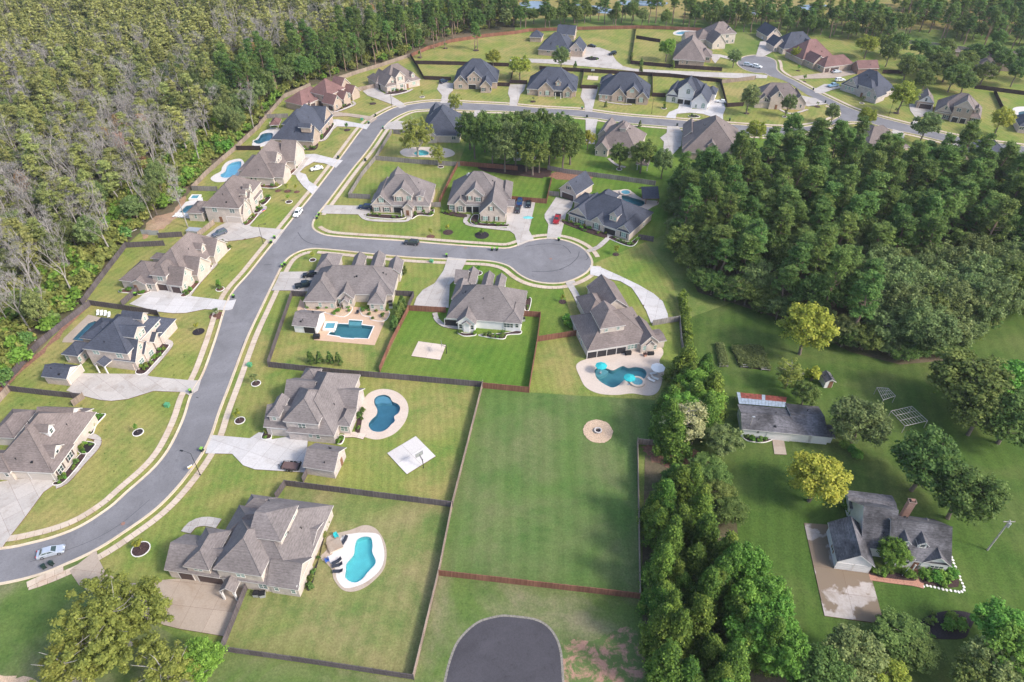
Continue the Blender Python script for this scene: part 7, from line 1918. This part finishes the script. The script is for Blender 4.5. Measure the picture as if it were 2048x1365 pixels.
# clipped hedge beside the silver fence
hx = resample(GP([(1363,598),(1370,650),(1378,712)]), .8); cl = []
for x, y in hx:
    for _ in range(7): cl.append((x - hx[0][0] + R.uniform(-.9, .9), y - hx[0][1] + R.uniform(-.4, .4), R.uniform(.4, 2.9), R.uniform(.4, .7)))
hd = empty('hedge', (hx[0][0], hx[0][1], 0)); tag(hd, 'tall bright green hedge in a straight strip beside the silver fence', 'hedge')
obj('foliage', leaf_mesh('foliage', *sprays(np.array(cl), 60, .16), M['lf_cedar']), hd)
b = MB(); [b.tube((x - hx[0][0], y - hx[0][1], 0), (x - hx[0][0], y - hx[0][1], 2.2), .06, .03, 5, 0, False) for x, y in hx[::2]]; b.build('stem', M['bark'], hd)
# young trees in their rings
for i, (x, y) in enumerate(RINGS): tree('young', x, y, R.uniform(2.2, 3.6), R.uniform(.7, 1.2), 'thin young tree staked in a mulch ring', 'young trees in mulch rings', .15)
# small shrubs in the beds
_n = 0
for g, k in BEDS:
    if not k: continue
    xs = [p[0] for p in g]; ys = [p[1] for p in g]; c = 0; tries = 0
    while c < k and tries < 400 and _n < 300:
        tries += 1
        p = (R.uniform(min(xs), max(xs)), R.uniform(min(ys), max(ys)))
        if not inside(p, g): continue
        kind = 'clipped' if R.random() < .85 else 'young'
        s_ = R.uniform(.7, 1.5)
        tree('clipped', p[0], p[1], .9 * s_, .58 * s_, 'low rounded shrub planted in a bed', 'low shrubs in the planting beds', .18); c += 1; _n += 1
for c, p in ((Z31, (1990,900)), (Z31, (2000,960)), (Z32, (160,750)), (Z32, (190,840)), (D4, (1450,890)), (D4, (1500,930)), (D4, (1420,930)), (C4, (620,840)), (C4, (680,880)), (C4, (720,920)), (Z36, (1210,1090)), (Z36, (1400,1095)), (Z36, (1500,1110)), (Z36, (1590,1125)), (Z36, (1690,1070)), (Z36, (520,300)), (Z36, (560,360))):
    u, v = crop(*c, [p])[0]; T('brightbush', u, v, 1.9, 1.5, 'fresh green bush standing beside a house wall or bed', 'fresh green bushes', True)

for g in VEG:
    xs = [p[0] for p in g]; ys = [p[1] for p in g]; cl = []
    for _ in range(900):
        p = (R.uniform(min(xs), max(xs)), R.uniform(min(ys), max(ys)))
        if inside(p, g): cl.append((p[0], p[1], R.uniform(.3, .9), R.uniform(.25, .6)))
    o = obj('vegetable_plants', leaf_mesh('vegetable_plants', *sprays(np.array(cl), 26, .13), M['lf_olive'])); tag(o, 'tangle of vegetable plants in the fenced garden plot', 'plants', None, 'stuff')
# ------------------------------------------------------------------ woods
def low_poly(kinds, pts, name, label, cat):
    """the mass of trees behind the ones built singly: one object"""
    acc = {}
    for kind, x, y, h, r in pts: acc.setdefault(kind, []).append((x, y, h, r))
    cos, tts, mats, mi = [], [], [], []
    for kind, L in acc.items():
        src = []
        for v in range(NVAR.get(kind, 2)):
            tm, cm = proto(kind, v); n = len(cm.polygons)
            co = np.empty(len(cm.vertices) * 3, np.float32); cm.vertices.foreach_get('co', co); co = co.reshape(-1, 4, 3)
            tt = np.empty(n, np.float32); cm.attributes['tint'].data.foreach_get('value', tt)
            want = min(n, {'bush': 170, 'brightbush': 170, 'bare': 250}.get(kind, 420)); ix = NR.choice(n, want, False); k = math.sqrt(n / want) * (.72 if kind != 'bare' else .5)
            q = co[ix]; c = q.mean(1, keepdims=True)
            src.append(((q - c) * k + c, tt[ix]))
        uh, ur = UNIT[kind]
        mats.append(proto(kind, 0)[1].materials[0])
        for x, y, h, r in L:
            q, t = src[R.randrange(len(src))]; a = R.uniform(0, 6.28); ca, sa = math.cos(a), math.sin(a)
            s = np.array([r / ur, r / ur, h / uh]); w = q * s
            w = np.stack([w[..., 0] * ca - w[..., 1] * sa + x, w[..., 0] * sa + w[..., 1] * ca + y, w[..., 2]], -1)
            cos.append(w.reshape(-1, 3)); tts.append(np.clip(t + R.uniform(-.18, .18), 0, 1)); mi.append(np.full(len(t), len(mats) - 1, np.int32))
    me = quads(name, np.concatenate(cos), np.concatenate(tts), mats[0])
    for m in mats[1:]: me.materials.append(m)
    me.polygons.foreach_set('material_index', np.concatenate(mi)); me.update()
    o = obj(name, me); tag(o, label, cat, None, 'stuff')
    b = MB()
    for kind, x, y, h, r in pts:
        if kind in ('bush', 'brightbush', 'oak', 'olive'): continue
        b.tube((x, y, 0), (x + R.uniform(-.4, .4), y + R.uniform(-.4, .4), h * .93), h * .014, h * .004, 4, 0, False)
    if b.f:
        k = b.build('trunks', M['bark_pale'], o); k['kind'] = 'stuff'

def seg_dist(p, pl):
    P_ = np.array(p); best = 1e9
    for a, b in zip(pl, pl[1:]):
        a, b = np.array(a), np.array(b); d = b - a; t = max(0, min(1, float((P_ - a) @ d / (d @ d)))); best = min(best, float(np.hypot(*(P_ - a - d * t))))
    return best
EDGE = GP([(-150,905),(0,792),(60,722),(166,606),(253,490),(300,448),(345,425),(384,380),(413,350),(470,300),(520,252),(560,202),(600,178),(672,158),(769,127),(822,108),(856,94),(902,80),(972,68),(1030,62)])
def field(x, y, s, o): return math.sin(x * s + o) * math.cos(y * s * 1.3 - o * 2) + .6 * math.sin((x + y) * s * 2.1 + o * 3)
wx = [p[0] for p in WOODS]; wy_ = [p[1] for p in WOODS]
cand = []
step = 6.0
y = min(wy_)
while y < max(wy_):
    x = min(wx)
    while x < max(wx):
        px, py = x + R.uniform(-2.6, 2.6), y + R.uniform(-2.6, 2.6)
        # only what the camera side can plausibly see
        if abs(px) < 0.80 * py + 75 and inside((px, py), WOODS): cand.append((px, py))
        x += step
    y += step
woods_single, woods_rest = [], []
for px, py in cand:
    e = seg_dist((px, py), EDGE) if py < 560 else 99
    f1, f2 = field(px, py, .021, 1.0), field(px, py, .035, 4.0)
    right = px > -135 and py > 300
    q = R.random()
    if e < 1.2: continue
    if e < 13 and not right:
        kind = 'bush' if q < .45 else ('brightbush' if q < .75 else ('olive' if q < .9 else 'bare'))
    elif right and e < 34: kind = 'pine' if q < .42 else ('oak' if q < .68 else ('olive' if q < .92 else 'yellow'))
    elif f1 > -.55 and e < 62: kind = 'bare' if q < .56 else ('cypress' if q < .86 else ('olive' if q < .95 else 'rust'))
    elif f1 > .9: kind = 'bare' if q < .5 else 'cypress'
    elif f2 < -.6: kind = 'olive' if q < .4 else ('cypress' if q < .8 else 'bare')
    else: kind = 'cypress' if q < .74 else ('bare' if q < .88 else 'olive')
    h, r = {'bush': (R.uniform(2, 4), R.uniform(1.8, 3)), 'brightbush': (R.uniform(3, 5.5), R.uniform(2.4, 3.6)), 'olive': (R.uniform(9, 14), R.uniform(3, 4.5)), 'bare': (R.uniform(13, 21), R.uniform(3, 4.5)), 'cypress': (R.uniform(12, 22), R.uniform(2.2, 4.4)), 'rust': (R.uniform(8, 13), R.uniform(2.2, 3.4)), 'pine': (R.uniform(17, 23), R.uniform(3, 4)), 'oak': (R.uniform(11, 16), R.uniform(4, 5.5)), 'yellow': (R.uniform(10, 15), R.uniform(3, 4))}[kind]
    woods_single.append((math.hypot(px, py), kind, px, py, h, r))
woods_single.sort()
WL = {'bush': ('low brown green scrub at the foot of the left woods', 'scrub along the woods edge'), 'brightbush': ('bright green thicket bush at the edge of the left woods', 'green thicket along the woods edge'), 'olive': ('olive broadleaf tree in the swamp woods', 'broadleaf trees in the swamp woods'), 'bare': ('bare silver grey tree in the swamp woods', 'bare trees in the swamp woods'), 'cypress': ('yellow olive cypress tree in the swamp woods', 'cypress trees in the swamp woods'),
      'rust': ('rust coloured tree in the swamp woods', 'rusty trees in the swamp woods'), 'pine': ('dark green pine behind the far houses at the woods corner', 'pines at the woods corner'), 'oak': ('dense dark tree behind the far houses at the woods corner', 'dark trees at the woods corner'), 'yellow': ('yellow tree among the dark trees at the woods corner', 'yellow trees at the woods corner')}
cnt = {}
for d, kind, px, py, h, r in woods_single:
    cnt[kind] = cnt.get(kind, 0) + 1
    if cnt[kind] <= (130 if kind == 'olive' else 300): tree(kind, px, py, h, r, *WL[kind])
    else: woods_rest.append((kind, px, py, h, r))
for px, py in cand:                                          # undergrowth
    if seg_dist((px, py), EDGE) > 5: woods_rest.append(('bush', px + R.uniform(-3, 3), py + R.uniform(-3, 3), R.uniform(1.5, 4.0), R.uniform(2.0, 3.6)))
for i in range(1400):                                        # dense scrub right up to the boundary
    k = R.randrange(len(EDGE) - 4); t = R.random(); a, b_ = EDGE[k], EDGE[k + 1]
    p = (a[0] + (b_[0] - a[0]) * t - R.uniform(0, 26), a[1] + (b_[1] - a[1]) * t + R.uniform(0, 22))
    if inside(p, WOODS) and seg_dist(p, EDGE) > 1.6: woods_rest.append(('bush' if R.random() < .7 else 'brightbush', p[0], p[1], R.uniform(1.5, 4.5), R.uniform(1.5, 3.0)))
low_poly(None, woods_rest, 'distant_woods', 'mass of cypress, bare trees and undergrowth filling the swamp beyond', 'woods')
# tall bleached trunks standing at the woods edge
for u, v, h in ((376,455,19),(224,475,20),(96,632,21),(140,535,17),(102,630,14),(82,640,10),(20,650,13),(305,440,15),(345,385,14),(362,390,12)):
    x, y = G(u, v); tree('bare', x, y, h, h * .17, 'tall bleached trunk standing free at the edge of the woods', 'bleached trunks at the woods edge')

def grove(px, step_, pick, label, group, keep=None):
    g = GP(px); xs = [p[0] for p in g]; ys = [p[1] for p in g]; y = min(ys); n = 0
    while y < max(ys):
        x = min(xs)
        while x < max(xs):
            p = (x + R.uniform(-.42, .42) * step_, y + R.uniform(-.42, .42) * step_)
            if inside(p, g) and abs(p[0]) < .80 * p[1] + 45:
                k, h, r = pick(*p); lab = label[k]; tree(k, p[0], p[1], h, r, lab, group + ' ' + TREE_NAME[k].replace('_', ' ') + 's'); n += 1
            x += step_
        y += step_
def right_pick(x, y):
    q = R.random(); low = y < 165 + (x - 90) * .1
    if x > 95 and low: return ('olive', R.uniform(11, 16), R.uniform(5.5, 7.5)) if q < .75 else ('oak', R.uniform(11, 15), R.uniform(5.5, 7))
    return ('pine', R.uniform(15, 25), R.uniform(3.4, 5.6)) if q < .60 else (('oak', R.uniform(11, 16), R.uniform(5, 6.8)) if q < .88 else ('olive', R.uniform(10, 14), R.uniform(4.5, 6)))
grove([(1345,450),(1350,395),(1420,372),(1500,352),(1600,335),(1690,338),(1760,352),(2200,400),(2280,640),(2080,640),(2030,625),(1965,660),(1890,712),(1800,720),(1700,698),(1610,648),(1480,608),(1400,580),(1362,520)], 6.0, right_pick,
      {'pine': 'tall green pine in the dense right hand woods', 'oak': 'dark round crowned tree in the dense right hand woods', 'olive': 'grey olive crowned tree in the dense right hand woods'}, 'right hand woods')
for u, v in ((1352,440),(1350,480),(1358,515),(1368,550),(1395,578),(1420,590),(1445,600),(1470,608),(1500,618),(1530,628),(1560,638),(1590,650),(1625,662),(1660,685),(1690,700),(1730,708),(1770,716),(1810,722),(1850,720),(1890,714),(1925,692),(1960,668),(1347,410),(1360,388),(1400,372)):
    for k_ in range(2):
        T('oak' if R.random() < .6 else 'olive', u + R.uniform(-14, 14), v + R.uniform(-12, 2), R.uniform(5, 8.5), R.uniform(3.4, 5.0), 'low bushy tree skirting the edge of the right hand woods', 'skirt trees of the right hand woods', True)
def belt_pick(x, y):
    q = R.random(); return ('pine', R.uniform(14, 20), R.uniform(3, 4)) if q < .5 else (('oak', R.uniform(9, 14), R.uniform(4, 5.5)) if q < .9 else ('olive', R.uniform(8, 12), R.uniform(3.5, 5)))
grove([(1034,60),(1148,57),(1271,54),(1410,58),(1500,66),(1560,72),(1640,78),(1720,84),(1760,100),(1800,84),(1830,66),(1700,50),(1560,40),(1400,40),(1250,40),(1034,46)], 7.2, belt_pick,
      {'pine': 'green pine in the belt between the far houses and the marsh', 'oak': 'dark rounded tree in the belt between the far houses and the marsh', 'olive': 'olive tree in the belt between the far houses and the marsh'}, 'belt before the marsh')
def top_pick(x, y):
    q = R.random(); return ('pine', R.uniform(14, 20), R.uniform(3.5, 5)) if q < .6 else (('olive', R.uniform(6, 10), R.uniform(3.5, 5)) if q < .85 else ('oak', R.uniform(8, 12), R.uniform(4, 6)))
grove([(1830,62),(1880,84),(1960,98),(2120,120),(2140,20),(1990,12),(1880,6),(1790,18),(1800,44)], 8.5, top_pick,
      {'pine': 'pine standing over the pale brush in the top right corner', 'oak': 'dark tree over the pale brush in the top right corner', 'olive': 'pale brush tree in the top right corner'}, 'top right corner')
mp = []
g = MARSH; xs = [p[0] for p in g]; ys = [p[1] for p in g]
for _ in range(1500):
    p = (R.uniform(-60, 420), R.uniform(440, 640))
    if inside(p, MARSH) and R.random() < (.9 if p[1] > 520 else .25): mp.append(('olive' if R.random() < .25 else 'bush', p[0], p[1], R.uniform(2, 5) if p[1] < 520 else R.uniform(4, 9), R.uniform(2, 4)))
M_old = M['lf_shrub']
low_poly(None, mp, 'marsh_scrub', 'scattered scrub and low trees across the yellow marsh', 'scrub')
# ------------------------------------------------------------------ haze: closed box of thin even air round everything
b = MB(); b.box(-2610, 2610, -510, 4210, -2.4, 119)
hz = b.build('haze', None or [])
hm = bpy.data.materials.new('haze'); hm.use_nodes = True
hn = hm.node_tree; hn.nodes.remove(hn.nodes['Principled BSDF'])
pv = N(hn, 'ShaderNodeVolumePrincipled')
pv.inputs['Color'].default_value = (0.88, 0.93, 1.0, 1)
pv.inputs['Density'].default_value = 0.00009
pv.inputs['Anisotropy'].default_value = 0.2
hn.links.new(pv.outputs[0], hn.nodes['Material Output'].inputs['Volume'])
hz.data.materials.append(hm)
tag(hz, 'thin pale haze filling the air over the whole place', 'haze', None, 'stuff')
scene.cycles.volume_max_steps = 64
scene.cycles.volume_step_rate = 4.0
